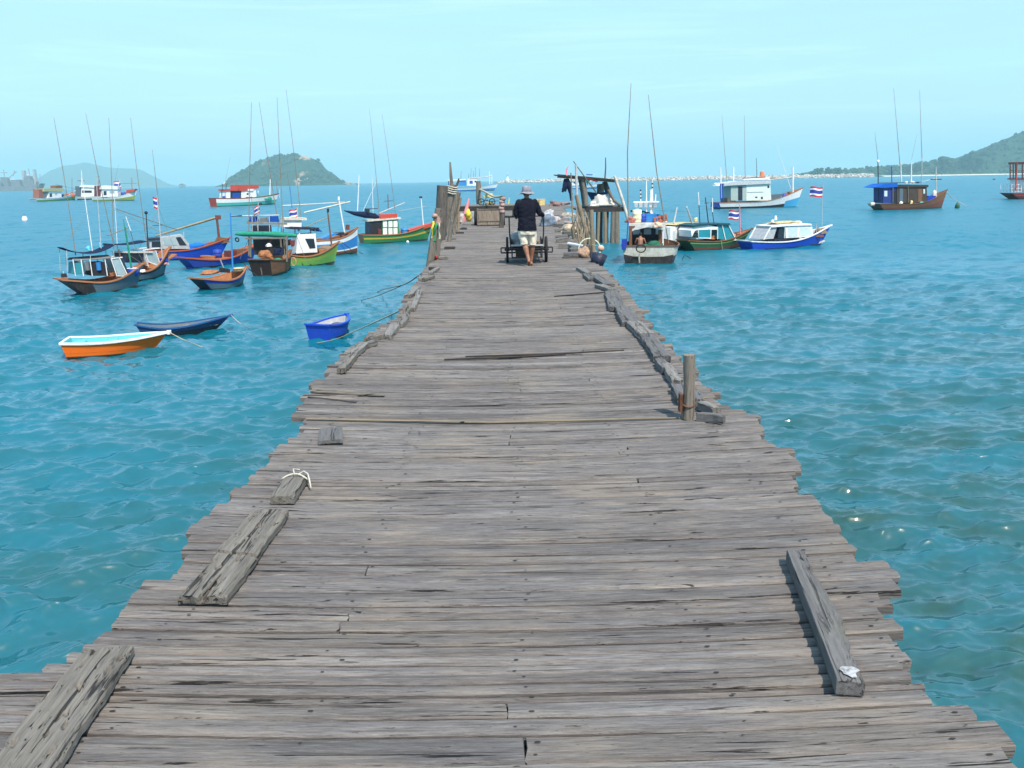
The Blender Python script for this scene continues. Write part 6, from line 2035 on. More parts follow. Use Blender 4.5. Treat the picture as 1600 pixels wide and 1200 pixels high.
b = Boat('fishing_boat', 'small blue and white boat glimpsed through the shelter on posts', 'fishing boat', (878, 291.5), (936, 290), 3.2, 3, 8, 4.0, rake=4, srake=1,
         bands=[(0, .5, M_LBLUE), (.5, 1, M_WHITE)], inner=M_BROWN, rail=M_WHITE, bottom=M_NAVY, Y=410, group=FAR, draft=.5)
c = b.poly('cabin', [(893, 290), (893, 283), (906, 282.5), (906, 289)], -1.4, 1.4, M_WHITE)
b.panes([(896, 287), (896, 284.5), (902, 284.5), (902, 287)], 1.4, M_GLASSD, c)
b.poly('roof', [(890, 283.5), (890, 282), (911, 281.5), (911, 283)], -1.8, 1.8, M_CREAM, c)
b.pole((928, 288), (928.5, 268), .12, .06, M_WHITE, 'mast')
b.poly('foredeck_house', [(915, 273.5), (917, 272), (926, 272.5), (925, 274)], -.8, .8, M_BLUE, c)

# --- dinghies in the left foreground
b = Boat('dinghy', 'orange dinghy with a turquoise inside and white rim', 'dinghy', (111, 555), (240, 547), 24, 22, 28, 1.15, rake=25, srake=5,
         bands=[(0, .35, M_ORANGE), (.35, 1, M_ORANGE)], inner=M_AQUA, rail=M_WHITE, transom=M_ORANGE, bottom=paint((.2, .07, .02)), sw=.92, deck=.55, full=2.8, rail_w=.06)
MB().box((0, 0, b.hm - .10), (.26, .86, .035)).build('thwart', M_AQUA, b.root)
MB().box((-.9, 0, b.hm - .09), (.3, .84, .035)).build('thwart', M_AQUA, b.root)
DO = b
b = Boat('dinghy', 'navy blue double ended dinghy with an upswept bow lying behind the orange one', 'dinghy', (224, 523), (338, 515), 18, 11, 22, 1.0, rake=24, srake=8,
         bands=[(0, .4, M_NAVY), (.4, 1, paint((.012, .06, .17), .45, .3))], inner=M_SLATE, rail=paint((.015, .09, .24), .45, .3), transom=M_NAVY, bottom=M_NAVY, sw=.55, deck=.5, rail_w=.05)
MB().box((.2, 0, b.hm - .06), (.2, .8, .03)).build('thwart', M_BOARD, b.root)
p = b.P(332, 503); heap(b, (p.x - .1, 0, p.z - .1), (.28, .16, .12), M_ROPE, 'cream rope coil in the bow of the navy blue dinghy', 'rope_coil', 'rope', 81)
DN = b
b = Boat('dinghy', 'bright blue square sterned dinghy with a pale grey inside, nearest the pier edge', 'dinghy', (499, 530), (541, 515.5), 23, 20, 25, 1.0, rake=4, srake=3,
         bands=[(0, .3, M_RBLUE), (.3, 1, M_RBLUE)], inner=M_GREYPL, rail=M_RBLUE, transom=M_RBLUE, bottom=M_NAVY, sw=.9, deck=.3, rail_w=.05, full=2.6)
MB().box((.3, 0, b.hm - .12), (.22, .8, .03)).build('thwart', M_GREYPL, b.root)
p = b.P(528, 502); heap(b, (p.x, 0, p.z - .18), (.3, .26, .16), cloth((.09, .09, .16)), 'dark bundle in the bow of the bright blue dinghy', 'cloth_bundle', 'cloth', 83)
DB = b

# ropes
def rope(label, pts, r, mat, name='rope'):
    P_ = [Vector(p) for p in pts]
    out = []
    for i in range(len(P_) - 1):
        for k in range(6):
            t = k / 6
            a = P_[max(i - 1, 0)]; b_ = P_[i]; c_ = P_[i + 1]; d_ = P_[min(i + 2, len(P_) - 1)]
            out.append(0.5 * ((2 * b_) + (c_ - a) * t + (2 * a - 5 * b_ + 4 * c_ - d_) * t * t + (3 * b_ - a - 3 * c_ + d_) * t ** 3))
    out.append(P_[-1])
    o = MB().tube(out, r, 6).build(name, mat)
    tag(o, label, 'rope', 'mooring ropes')
    return o
e = DO.world(DO.L / 2 + DO.rake - .02, 0, DO.hb)
rope('pale mooring rope falling from the bow of the orange dinghy into the sea', [e, at(285, 530, WZ + .35), at(305, 538, WZ + .1), at(325, 546, WZ - .1)], .012, M_ROPE)
e = DN.world(DN.L / 2 + DN.rake - .02, 0, DN.hb)
rope('thin mooring rope running right from the bow of the navy blue dinghy', [e, at(375, 505, WZ + .35), at(390, 513, WZ + .0)], .010, M_ROPE)
rope('long rope slanting from the pier edge to the water by the bright blue dinghy', [at(640, 478, -.05), at(600, 497, -.9), at(560, 515, -1.9), at(525, 530, -2.75), at(490, 537, WZ - .15)], .014, M_ROPE)
rope('dark rope from the left pier edge sinking toward the green boat, the farther one', [at(672, 415, -.02), at(640, 440, -1.3), at(590, 462, -2.5), at(560, 470, WZ - .1)], .016, M_ROPEG)
rope('dark rope from the left pier edge sinking below the blue boats, the nearer one', [at(655, 430, -.02), at(630, 445, -1.4), at(600, 452, -2.7), at(585, 458, WZ - .1)], .016, M_ROPEG)
rope('mooring line from the dark cabin boat bow to the green float', [at_depth(1478, 300, 110), at_depth(1490, 311, 112), at_depth(1510, 322, 112)], .04, M_ROPE)

# ---------------------------------------------------------------- people
def skin_mat():
    m, nt, b = newmat('skin')
    co = N(nt, 'TexCoord').outputs['Object']
    n1 = noise_f(nt, co, 9, 4, 0.6)
    nt.links.new(mixc(nt, n1, (0.20, 0.085, 0.045), (0.30, 0.14, 0.08)), b.inputs['Base Color'])
    b.inputs['Roughness'].default_value = 0.55
    b.inputs['Subsurface Weight'].default_value = 0.05
    return m
M_SKIN = skin_mat()
M_HAIR = plain((0.012, 0.010, 0.009), 0.7, 0, 0.3, 60)

def limb(mb, pts, radii, n=14):
    """Tapered limb with rounded ends."""
    mb.tube(pts, radii, n)
    for p, r in zip(pts, radii):
        mb.ball(p, r * 1.0, 0, 12, 8)

def hand(mb, wrist, palm_dir, up, side, curl=1.0, s=1.0):
    """Palm, four fingers of different lengths curled round a bar, and a thumb from the side of the palm."""
    d = Vector(palm_dir).normalized(); n = Vector(up).normalized(); r = d.cross(n).normalized() * side
    w = Vector(wrist)
    c = w + d * 0.045 * s
    mb.tube([w, w + d * 0.03 * s, w + d * 0.085 * s], [0.026 * s, 0.034 * s, 0.036 * s], 10)
    mb.ball(c + d * .02, (0.038 * s, 0.038 * s, 0.024 * s), 0, 10, 7)
    for k, (off, ln) in enumerate(((-0.030, 0.070), (-0.010, 0.080), (0.010, 0.075), (0.029, 0.058))):
        b0 = w + d * 0.085 * s + r * off * s
        p1 = b0 + (d * 0.75 - n * 0.65 * curl) * ln * 0.45 * s
        p2 = p1 + (d * 0.1 - n * 1.0 * curl) * ln * 0.35 * s
        p3 = p2 + (-d * 0.6 - n * 0.5 * curl) * ln * 0.3 * s
        mb.tube([b0, p1, p2, p3], [0.0105 * s, 0.0098 * s, 0.009 * s, 0.0075 * s], 8)
        for q in (p1, p2, p3):
            mb.ball(q, 0.0092 * s, 0, 8, 6)
    b0 = w + d * 0.03 * s + r * 0.030 * s
    p1 = b0 + (r * 0.7 + d * 0.5 - n * 0.3) * 0.035 * s
    p2 = p1 + (d * 0.7 - n * 0.6) * 0.032 * s
    mb.tube([b0, p1, p2], [0.013 * s, 0.0115 * s, 0.009 * s], 8)
    mb.ball(p2, 0.009 * s, 0, 8, 6)

def head(mb, c, fwd, s=1.0):
    c = Vector(c); f = Vector(fwd).normalized(); r = f.cross(Vector((0, 0, 1))).normalized(); u = r.cross(f)
    mb.ball(c + u * .01, (0.078 * s, 0.078 * s, 0.105 * s), 0, 18, 12)
    mb.ball(c + f * .018 + u * .03, (0.074 * s, 0.085 * s, 0.082 * s), 0, 18, 12)
    mb.ball(c - f * .03 + u * .03, (0.074 * s, 0.080 * s, 0.080 * s), 0, 18, 12)
    mb.ball(c + f * .05 - u * .065, (0.05 * s, 0.04 * s, 0.04 * s), 0, 12, 8)
    mb.ball(c + f * .092 - u * .012, (0.014 * s, 0.018 * s, 0.022 * s), 0, 10, 7)
    mb.ball(c + f * .080 - u * .05, (0.025 * s, 0.012 * s, 0.010 * s), 0, 10, 7)
    for k in (1, -1):
        mb.ball(c + r * k * .078 * s - f * .005, (0.014 * s, 0.022 * s, 0.032 * s), 0, 10, 7)
        mb.ball(c + r * k * .032 * s + f * .078 * s + u * .022, (0.014 * s, 0.010 * s, 0.010 * s), 0, 10, 7)

FEET = at(824, 412.5, 0)
def walker():
    root = empty('person', (FEET.x, FEET.y, deck_z(FEET.x, FEET.y) + 0.004))
    tag(root, 'barefoot person in a grey bucket hat, black top and cream shorts pushing a handcart', 'person')
    mb = MB()
    # torso under the clothes
    limb(mb, [(0, 0, .86), (0, .02, 1.0), (0, .035, 1.2), (0, .03, 1.33)], [.125, .115, .13, .10])
    limb(mb, [(0, .03, 1.36), (0, .05, 1.45)], [.06, .052])
    head(mb, (0, .075, 1.535), (0, 1, -.18))
    for k in (1, -1):
        mb.tube([(k * .03, .03, 1.37), (k * .17, .03, 1.345)], [.06, .055], 10)
    sh = {1: (.185, .03, 1.34), -1: (-.185, .03, 1.34)}
    el = {1: (.275, .06, 1.105), -1: (-.235, .03, 1.10)}
    wr = {1: (.352, .25, 1.065), -1: (-.215, .255, 1.055)}
    for k in (1, -1):
        limb(mb, [sh[k], Vector(sh[k]).lerp(Vector(el[k]), .5), el[k]], [.052, .047, .040], 12)
        limb(mb, [el[k], Vector(el[k]).lerp(Vector(wr[k]), .35), wr[k]], [.040, .039, .026], 12)
        hand(mb, wr[k], (0.03 * k, 1, -.10), (0, .1, 1), -k)
    # legs mid stride: the left one trailing with its heel up
    hip = {1: (.092, .0, .86), -1: (-.092, .0, .86)}
    kn = {1: (.118, .085, .47), -1: (-.055, .02, .475)}
    an = {1: (.085, .09, .095), -1: (.028, -.165, .135)}
    for k in (1, -1):
        limb(mb, [hip[k], Vector(hip[k]).lerp(Vector(kn[k]), .5), kn[k]], [.09, .075, .056], 14)
        a, c = Vector(kn[k]), Vector(an[k])
        limb(mb, [a, a.lerp(c, .3) + Vector((0, -.018, 0)), a.lerp(c, .7), c], [.053, .060, .041, .034], 14)
    # right foot flat
    limb(mb, [(.085, .055, .04), (.088, .12, .052), (.094, .20, .034), (.098, .255, .020)], [.036, .036, .033, .016], 10)
    for q, (ox, ln) in enumerate(((-.026, .040), (-.010, .040), (.004, .036), (.017, .030), (.029, .024))):
        mb.tube([(.096 + ox, .235, .016), (.097 + ox * 1.15, .245 + ln, .011)], [.012 if q == 0 else .009, .008], 7)
    # left foot up on its toes
    limb(mb, [(.028, -.195, .115), (.030, -.15, .095), (.034, -.09, .045), (.036, -.05, .022)], [.033, .036, .034, .019], 10)
    for q, (ox, ln) in enumerate(((.026, .036), (.011, .036), (-.003, .033), (-.016, .028), (-.027, .022))):
        mb.tube([(.036 + ox, -.062, .017), (.037 + ox * 1.15, -.045 + ln, .010)], [.012 if q == 0 else .009, .008], 7)
    body = remeshed(mb, 'body', M_SKIN, root, .0065, 4)
    # black long sleeved top
    mb = MB()
    def ring_loft(rings, n=30):
        vv, ff = [], []
        for (cx, cy, z, rx, ry) in rings:
            for i in range(n):
                a = 2 * math.pi * i / n
                c_, s_ = math.cos(a), math.sin(a)
                e = 0.82
                vv.append((cx + rx * math.copysign(abs(c_) ** e, c_), cy + ry * math.copysign(abs(s_) ** e, s_), z))
        for j in range(len(rings) - 1):
            for i in range(n):
                ff.append((j * n + i, j * n + (i + 1) % n, (j + 1) * n + (i + 1) % n, (j + 1) * n + i))
        ff.append(tuple(reversed(range(n)))); ff.append(tuple(range((len(rings) - 1) * n, len(rings) * n)))
        mb.add(vv, ff, 0, True)
    ring_loft([(.005, .0, .752, .212, .160), (.004, .0, .80, .205, .158), (0, .005, .92, .190, .148), (0, .015, 1.05, .186, .142), (0, .025, 1.18, .200, .142), (0, .03, 1.28, .218, .135), (0, .03, 1.34, .205, .118), (0, .033, 1.385, .150, .092), (0, .04, 1.42, .072, .066)])
    for k in (1, -1):
        a, e_, w_ = Vector(sh[k]), Vector(el[k]), Vector(wr[k])
        limb(mb, [a + Vector((-k * .02, 0, -.005)), a.lerp(e_, .5) + Vector((k * .004, 0, -.01)), e_], [.075, .068, .060], 14)
        limb(mb, [e_, e_.lerp(w_, .5), e_.lerp(w_, .93)], [.060, .053, .046], 14)
    top = remeshed(mb, 'shirt', cloth((0.010, 0.011, 0.020), 12, .3), root, .009, 5)
    for v in top.data.vertices:
        c_ = v.co
        k = noise.noise(Vector((c_.x * 9, c_.y * 9, c_.z * 16))) + .6 * noise.noise(Vector((c_.x * 20 + c_.z * 14, c_.y * 16, c_.z * 22)))
        n_ = v.normal
        v.co = c_ + n_ * (.008 * k)
    # shorts
    mb = MB()
    ring_loft([(0, 0, .90, .165, .125), (0, 0, .80, .180, .138), (0, 0, .72, .190, .142), (0, 0, .66, .185, .135)])
    for k in (1, -1):
        a, c = Vector(hip[k]), Vector(kn[k])
        rr = [(a.x + k * .005, a.y, .76, .100, .118), (a.lerp(c, .5).x + k * .008, a.lerp(c, .5).y, .62, .094, .108), (c.x * .9 + k * .012, c.y * .8, .475 if k > 0 else .49, .082, .104), (c.x * .9 + k * .014, c.y * .8, .435 if k > 0 else .452, .084, .106)]
        ring_loft(rr, 24)
    sh_ = remeshed(mb, 'shorts', cloth((0.72, 0.65, 0.52), 14, .16), root, .009, 4)
    for v in sh_.data.vertices:
        c_ = v.co
        k = noise.noise(Vector((c_.x * 14, c_.y * 10, c_.z * 7))) + .7 * noise.noise(Vector((c_.x * 26, c_.y * 18, c_.z * 11 + 3)))
        v.co = c_ + v.normal * (.011 * k)
    # hair showing under the hat, then the bucket hat
    MB().lathe([(.084, -.035), (.088, .0), (.086, .04), (.07, .08), (0, .1)], (0, .058, 1.54), 20, 0, True, 1.0, 1.06).build('hair', M_HAIR, root)
    hm_ = cloth((0.225, 0.225, 0.255), 20, .3)
    n = 30; prof = [(.175, 1.515), (.172, 1.512), (.125, 1.545), (.100, 1.565), (.098, 1.60), (.092, 1.650), (.075, 1.672), (.03, 1.682), (0, 1.683)]
    vv = []
    for r_, z in prof:
        for i in range(n):
            a = 2 * math.pi * i / n
            w_ = .012 * math.sin(a * 3 + 1) + .008 * math.sin(a * 5) if r_ > .12 else .003 * math.sin(a * 4)
            vv.append((r_ * math.cos(a), .065 + r_ * 1.05 * math.sin(a), z + w_ - .10 * (r_ * math.sin(a)) * .3))
    # underside of the brim
    for r_, z in ((.174, 1.508), (.12, 1.538), (.088, 1.556)):
        for i in range(n):
            a = 2 * math.pi * i / n
            w_ = .012 * math.sin(a * 3 + 1) + .008 * math.sin(a * 5) if r_ > .1 else 0
            vv.append((r_ * math.cos(a), .065 + r_ * 1.05 * math.sin(a), z + w_ - .10 * (r_ * math.sin(a)) * .3))
    ff = [(j * n + i, j * n + (i + 1) % n, (j + 1) * n + (i + 1) % n, (j + 1) * n + i) for j in range(len(prof) - 1) for i in range(n)]
    L = len(prof)
    ff += [((L + j) * n + i, (L + 1 + j) * n + i, (L + 1 + j) * n + (i + 1) % n, (L + j) * n + (i + 1) % n) for j in range(2) for i in range(n)]
    hat = MB().add(vv, ff, 0, True).build('hat', hm_, root)
    pts = [(.100 * math.cos(a), .065 + .105 * math.sin(a), 1.572 - .03 * .1 * math.sin(a)) for a in [k * math.pi / 15 for k in range(31)]]
    MB().tube(pts, .008, 6, caps=False).build('hat_band', cloth((0.11, 0.11, 0.14), 20), hat)
    return root
walker()

def wheel(root, x, y, r, w, spoke_mat=None):
    hub = empty('wheel', (x, y, r)); hub.parent = root
    mb = MB()
    vv, ff = [], []
    n = 32
    prof = [(r - .035, -w / 2), (r - .008, -w / 2), (r, -w / 3), (r, w / 3), (r - .008, w / 2), (r - .035, w / 2)]
    for k in range(n):
        a = 2 * math.pi * k / n
        for rr, xx_ in prof:
            tread = .004 * (k % 2) if rr == r else 0
            vv.append((xx_, (rr + tread) * math.cos(a), (rr + tread) * math.sin(a)))
    m_ = len(prof)
    for k in range(n):
        for j in range(m_):
            ff.append((k * m_ + j, k * m_ + (j + 1) % m_, ((k + 1) % n) * m_ + (j + 1) % m_, ((k + 1) % n) * m_ + j))
    mb.add(vv, ff, 0, True); mb.build('tyre', M_RUBBER, hub)
    mb = MB()
    pts = [(0, (r - .04) * math.cos(a), (r - .04) * math.sin(a)) for a in [k * math.pi / 14 for k in range(29)]]
    mb.tube(pts, .010, 6, caps=False)
    mb.tube([(-.05, 0, 0), (.05, 0, 0)], .028, 10)
    for k in range(10):
        a = 2 * math.pi * k / 10
        mb.tube([(.03 * (-1) ** k, .02 * math.cos(a), .02 * math.sin(a)), (0, (r - .04) * math.cos(a + .3), (r - .04) * math.sin(a + .3))], .004, 5)
    mb.build('rim', spoke_mat or M_STEEL, hub)

def handcart():
    y0 = FEET.y
    cx = FEET.x + .005
    root = empty('handcart', (cx, y0, deck_z(cx, y0 + .8) + .004))
    tag(root, 'two wheeled steel handcart being pushed along the pier by the person in black', 'cart')
    for x in (-.435, .435):
        wheel(root, x, .78, .285, .055)
    m_ = MB()
    m_.tube([(-.385, .352, 1.035), (.362, .352, 1.035)], .014, 8)
    for x in (-.385, .362):
        m_.tube([(x, .352, 1.035), (x + .005, .40, .7), (x + (.03 if x < 0 else -.02), .46, .33)], .016, 8)
    m_.build('handle', M_STEEL, root)
    f = MB()
    for x in (-.33, .33):
        f.beam((x, .42, .36), (x, 1.65, .36), .04, .05)
        f.beam((x, .44, .14), (x, 1.6, .14), .03, .03)
        f.beam((x, .44, .14), (x, .44, .36), .03, .03); f.beam((x, 1.6, .14), (x, 1.6, .36), .03, .03)
    for y in (.44, .85, 1.25, 1.62):
        f.beam((-.33, y, .335), (.33, y, .335), .03, .03)
    f.beam((-.33, .44, .14), (.33, .44, .14), .03, .03)
    f.build('frame', M_STEEL, root)
    a = MB()
    for z in (.335, .225):
        a.beam((-.575, .70, z), (.575, .70, z), .03, .03)
    for x in (-.575, -.33, .33, .575):
        a.beam((x, .70, .225), (x, .70, .335), .028, .028)
    a.tube([(-.5, .78, .285), (.5, .78, .285)], .02, 8)
    a.build('axle_frame', M_STEEL, root)
    bed = MB()
    for k in range(9):
        bed.box((0, .50 + .135 * k, .392), (.68, .125, .018))
    bed.build('bed', M_BOARD, root)
    rim = MB()
    rim.beam((-.36, .435, .405), (.36, .435, .405), .03, .035)
    rim.build('edge_bar', M_GALV, root)
    s = MB()
    for x in (-.34, .34):
        s.box((x, 1.0, .47), (.02, 1.1, .10))
    s.box((0, .45, .30), (.52, .02, .10)); s.box((0, .47, .21), (.50, .02, .14))
    s.build('side_board', M_DKWOOD, root)
    heap(None, (cx - .14, y0 + .74, root.location.z + .402), (.22, .19, .36), M_BAG, 'crumpled grey plastic sheet riding on the left of the handcart', 'plastic_sheet', 'plastic sheet', 91)
    heap(None, (cx + .16, y0 + .80, root.location.z + .402), (.16, .2, .10), M_NETB, 'brown rope heap on the right of the handcart', 'rope_heap', 'rope', 92)
handcart()

def parked_cart():
    A = at(765, 352, 0); s = px_per_m(A.y)
    root = empty('wooden_cart', (A.x, A.y, deck_z(A.x, A.y)))
    tag(root, 'parked wooden box cart with planked back under the raised table', 'cart')
    w = 33 / s; h = 22 / s
    for x in (-.56, .56):
        wheel(root, x, .30, .30, .13)
    mb = MB()
    for k in range(4):
        mb.box((-w / 2 + w * (k + .5) / 4, 0, h / 2 + .04), (w / 4 - .008, .03, h))
    mb.build('tail_board', timber((.34, .27, .21), (.22, .17, .13), 2), root)
    fr = MB()
    for x in (-w / 2 - .03, w / 2 + .03):
        fr.beam((x, -.005, .02), (x, -.005, h + .1), .05, .05)
        fr.box((x, .6, h / 2 + .05), (.03, 1.15, h))
    for z in (.045, h * .32, h + .06):
        fr.beam((-w / 2 - .05, -.024, z), (w / 2 + .05, -.024, z), .03, .03)
    fr.box((0, .6, .08), (w, 1.15, .03))
    fr.build('frame', M_POST, root)
parked_cart()

# ---------------------------------------------------------------- raised table at the pier head
def raised_table():
    A = at_depth(706, 327, 40); B_ = at_depth(806, 325, 40)
    top_z = at_depth(756, 321, 40).z
    root = empty('raised_table', ((A.x + B_.x) / 2, 40, 0))
    tag(root, 'low plank table with a dark edge built across the left of the pier head', 'table')
    w = B_.x - A.x; h = 6.5 / px_per_m(40)
    mb = MB()
    for k in range(14):
        mb.box((0, .08 + k * .15, top_z - .02), (w + .06 * ((k * 7) % 3), .14, .04))
    mb.build('top', M_BOARD, root)
    MB().box((0, 0, top_z - .045 - h / 2), (w, .10, h)).build('front_beam', M_DKWOOD, root)
    MB().box((0, 2.1, top_z - .045 - h / 2), (w, .10, h)).build('back_beam', M_DKWOOD, root)
    for px in (709, 744, 783, 803):
        x = at_depth(px, 330, 40).x - root.location.x
        for y in (.06, 2.05):
            MB().tube([(x, y, -.05), (x + .02, y, top_z - .05 - h)], .085, 9).build('leg', M_POSTD, root)
    return top_z, root
TZ, _tb = raised_table()

def bicycle():
    A = at_depth(752, 320, 40.4); B_ = at_depth(769, 320, 40.4)
    root = empty('hand_trolley', (A.x, 40.5, TZ + .0))
    tag(root, 'old trolley with two spoked wheels standing on the raised table', 'trolley')
    for x in (0, B_.x - A.x):
        hub = empty('wheel', (x, 0, .155)); hub.parent = root
        pts = [(.14 * math.cos(a), .03 * math.sin(a), .155 * math.sin(a)) for a in [k * math.pi / 12 for k in range(25)]]
        MB().tube(pts, .022, 8, caps=False).build('tyre', M_RUBBER, hub)
        mb = MB(); mb.ball((0, 0, 0), .04)
        for k in range(8):
            a = k * math.pi / 4
            mb.tube([(0, 0, 0), (.13 * math.cos(a), .028 * math.sin(a), .14 * math.sin(a))], .004, 5)
        mb.build('rim', M_STEEL, hub)
    d = B_.x - A.x
    f = MB()
    f.tube([(0, .0, .155), (d * .5, .03, .22), (d, 0, .155)], .02, 7); f.tube([(d * .2, .02, .18), (d * .45, 0, .32), (d * .62, .02, .2)], .018, 7)
    f.tube([(d, 0, .16), (d * 1.5, 0, .20), (d * 1.9, .05, .14)], .015, 7)
    f.build('frame', M_STEEL, root)
    heap(None, (A.x + d * .75, 40.75, TZ), (.22, .2, .17), cloth((.30, .26, .14), 20, .3), 'olive net heap between the spoked wheels on the raised table', seed=95)
bicycle()

# ---------------------------------------------------------------- posts, poles and gear along the pier
def post(label, a, b_, Y, r0, r1, mat=None, name='post', cat='post', za=None, jag=True, bend=0.0, group=None, yt=0.0, n=12, cap=None):
    A = at_depth(a[0], a[1], Y); B_ = at_depth(b_[0], b_[1], Y + yt)
    if za is not None:
        d = (B_ - A)
        if abs(d.z) > .01:
            A = A + d * ((za - A.z) / d.z)
    root = empty(name, A)
    tag(root, label, cat, group)
    L = (B_ - A)
    pts, rad = [], []
    k = 9
    sd = Vector((a[0] * .37, a[1] * .11, Y))
    for i in range(k):
        t = i / (k - 1)
        w_ = .35 * r0
        pts.append(L * t + Vector((w_ * noise.noise(sd + Vector((t * 3, 0, 0))), w_ * noise.noise(sd + Vector((0, t * 3, 5))), 0)) + Vector((bend * math.sin(math.pi * t), 0, 0)))
        rad.append((r0 + (r1 - r0) * t) * (1 + .10 * noise.noise(sd + Vector((0, 0, t * 5)))))
    MB().tube(pts, rad, n).build('shaft', mat or M_POST, root)
    return root, L

PG = 'posts standing along the pier'
# left cluster
p1, L1 = post('thick dark square topped pile, leftmost of the big pier posts', (686, 400), (692, 290), 25, .17, .17, M_POSTD, za=WZ - .6, group=PG)
p2, L2 = post('thick grey leaning pile with a rope wrapped top and a thin branch above it', (688, 375), (707, 288), 26, .16, .125, M_POST, za=WZ - .6, group=PG)
br = MB(); br.tube([L2 + Vector((-.02, 0, -.1)), L2 + Vector((-.04, 0, .3)), L2 + Vector((-.05, 0, .68))], [.06, .045, .025], 8); br.build('branch', M_POST, p2)
br = MB(); br.tube([L2 + Vector((.1, 0, -.1)), L2 + Vector((.19, 0, .1)), L2 + Vector((.21, 0, .18))], [.04, .035, .02], 8); br.build('stub', M_POSTD, p2)
mb = MB()
for k in range(4):
    mb.tube([L2 * (.985 - .012 * k) + Vector((.17 * math.cos(a), .17 * math.sin(a), .03 * math.sin(a * 2))) for a in [q * math.pi / 8 for q in range(17)]], .022, 6, caps=False)
mb.build('rope_wrap', M_ROPEW, p2)
post('slimmer leaning pile, third from the left in the pier post cluster', (697, 370), (716, 300), 27.5, .12, .105, M_POST, za=WZ - .6, group=PG)
post('thin pale stick leaning beside the slimmer pile', (711, 352), (720, 309), 29, .045, .04, M_BAMBOO, za=-.1, group=PG, n=8)
post('thin bent stick right of the leaning piles', (708, 360), (718, 308), 28, .035, .03, M_POST, za=-.1, group=PG, n=8)
rp, Lr = post('front grey pier post with pink cloth and bright ribbons tied round it', (673, 410), (684, 326), 18.4, .10, .08, M_POST, za=WZ - .6, group=PG)
post('second slim post joined to the ribboned post by its foot', (684, 395), (688, 340), 18.9, .05, .045, M_POST, za=-.5, group=PG, n=9)
post('short broken stump at the pier edge behind the ribboned post', (701, 380), (706, 345), 24, .07, .05, M_POST, za=-.4, group=PG, n=9)
post('stubby forked branch among the left pier posts', (707, 352), (703, 333), 27, .05, .03, M_POST, za=-.1, group=PG, n=8)
post('grey stake with a whitish top before the raised table on the left', (716, 352), (717, 331), 29.5, .05, .035, M_BAMBOO, za=-.1, group=PG, n=8)
r_, L_ = post('stout post behind the raised table with a rope tied to it', (749, 330), (747, 283), 43.5, .14, .13, M_POST, za=-.1, group=PG)
r2, L2_ = post('knobbly wrapped stump at the right end of the raised table', (783, 352), (785, 306), 31.4, .095, .10, M_POSTD, za=-.05, group=PG)
mb = MB()
for k in range(5):
    t = .52 + .1 * k
    mb.ball(L2_ * t + Vector((.02 * (-1) ** k, -.02, 0)), (.115, .115, .09), 0, 12, 8, .3, k)
mb.build('cloth_wrap', cloth((.34, .24, .22), 14, .4), r2)
mb = MB(); mb.ball(L2_ * .93, (.105, .105, .10), 0, 12, 8, .3, 9); mb.build('net_wrap', M_NETG, r2)
post('thin yellowish forked twig right of the wrapped stump', (794, 322), (796, 309), 42, .03, .02, M_YCLOTH, za=TZ, group=PG, n=6)
a = at_depth(750, 296, 43.4); c_ = at_depth(783, 307, 36)
rope('frayed pale rope running from the stout post to the wrapped stump', [a, a.lerp(c_, .35) + Vector((0, 0, -.05)), a.lerp(c_, .7) + Vector((0, 0, -.12)), c_], .05, M_ROPE)
heap(None, at_depth(764, 309, 40.8), (.30, .15, .22), cloth((.42, .40, .20), 18, .3), 'tatty cloth hanging from the frayed pale rope', 'hanging_cloth', 'cloth', 97)

# ribbons round the front post
def ribbons():
    o = Vector(rp.location)
    root = empty('ribbon_bundle', o + Lr * .94)
    tag(root, 'pink, yellow and green ribbons tied to the front left pier post', 'ribbons')
    mb = MB()
    mb.ball((.01, -.02, .13), (.10, .10, .07), 0, 14, 9, .5, 3); mb.ball((.05, -.05, .0), (.06, .06, .13), 0, 14, 9, .5, 4)
    mb.build('pink_cloth', cloth((.38, .24, .20), 16, .4), root)
    def strip(x0, w, z0, z1, drift, mat, nm):
        vv = []
        for i in range(11):
            t = i / 10
            z = z0 + (z1 - z0) * t
            xx_ = x0 + drift * t + .012 * math.sin(t * 9)
            yy_ = -.105 - .025 * math.sin(t * 6 + x0 * 9)
            vv += [(xx_ - w / 2, yy_, z), (xx_ + w / 2, yy_ - .02 * math.sin(t * 5), z), (xx_ + w / 2, yy_ + .012, z), (xx_ - w / 2, yy_ + .012, z)]
        MB().add(vv, [(i * 4 + k, i * 4 + (k + 1) % 4, i * 4 + 4 + (k + 1) % 4, i * 4 + 4 + k) for i in range(10) for k in range(4)], 0, True).build(nm, mat, root)
    strip(-.055, .045, .02, -.36, -.05, M_YCLOTH, 'yellow_ribbon')
    strip(.0, .05, -.02, -.42, -.05, cloth((0.04, 0.26, 0.11)), 'green_ribbon')
    strip(.07, .03, -.02, -.38, .0, cloth((.50, .52, .38)), 'pale_ribbon')
ribbons()
mb = MB(); mb.ball((0, 0, 0), (.09, .09, .05), 0, 12, 8, .3, 2)
q = mb.build('cloth_scrap', cloth((.34, .05, .04)), None, at(679, 402, .05)); tag(q, 'dark red cloth scrap at the foot of the ribboned post', 'cloth')
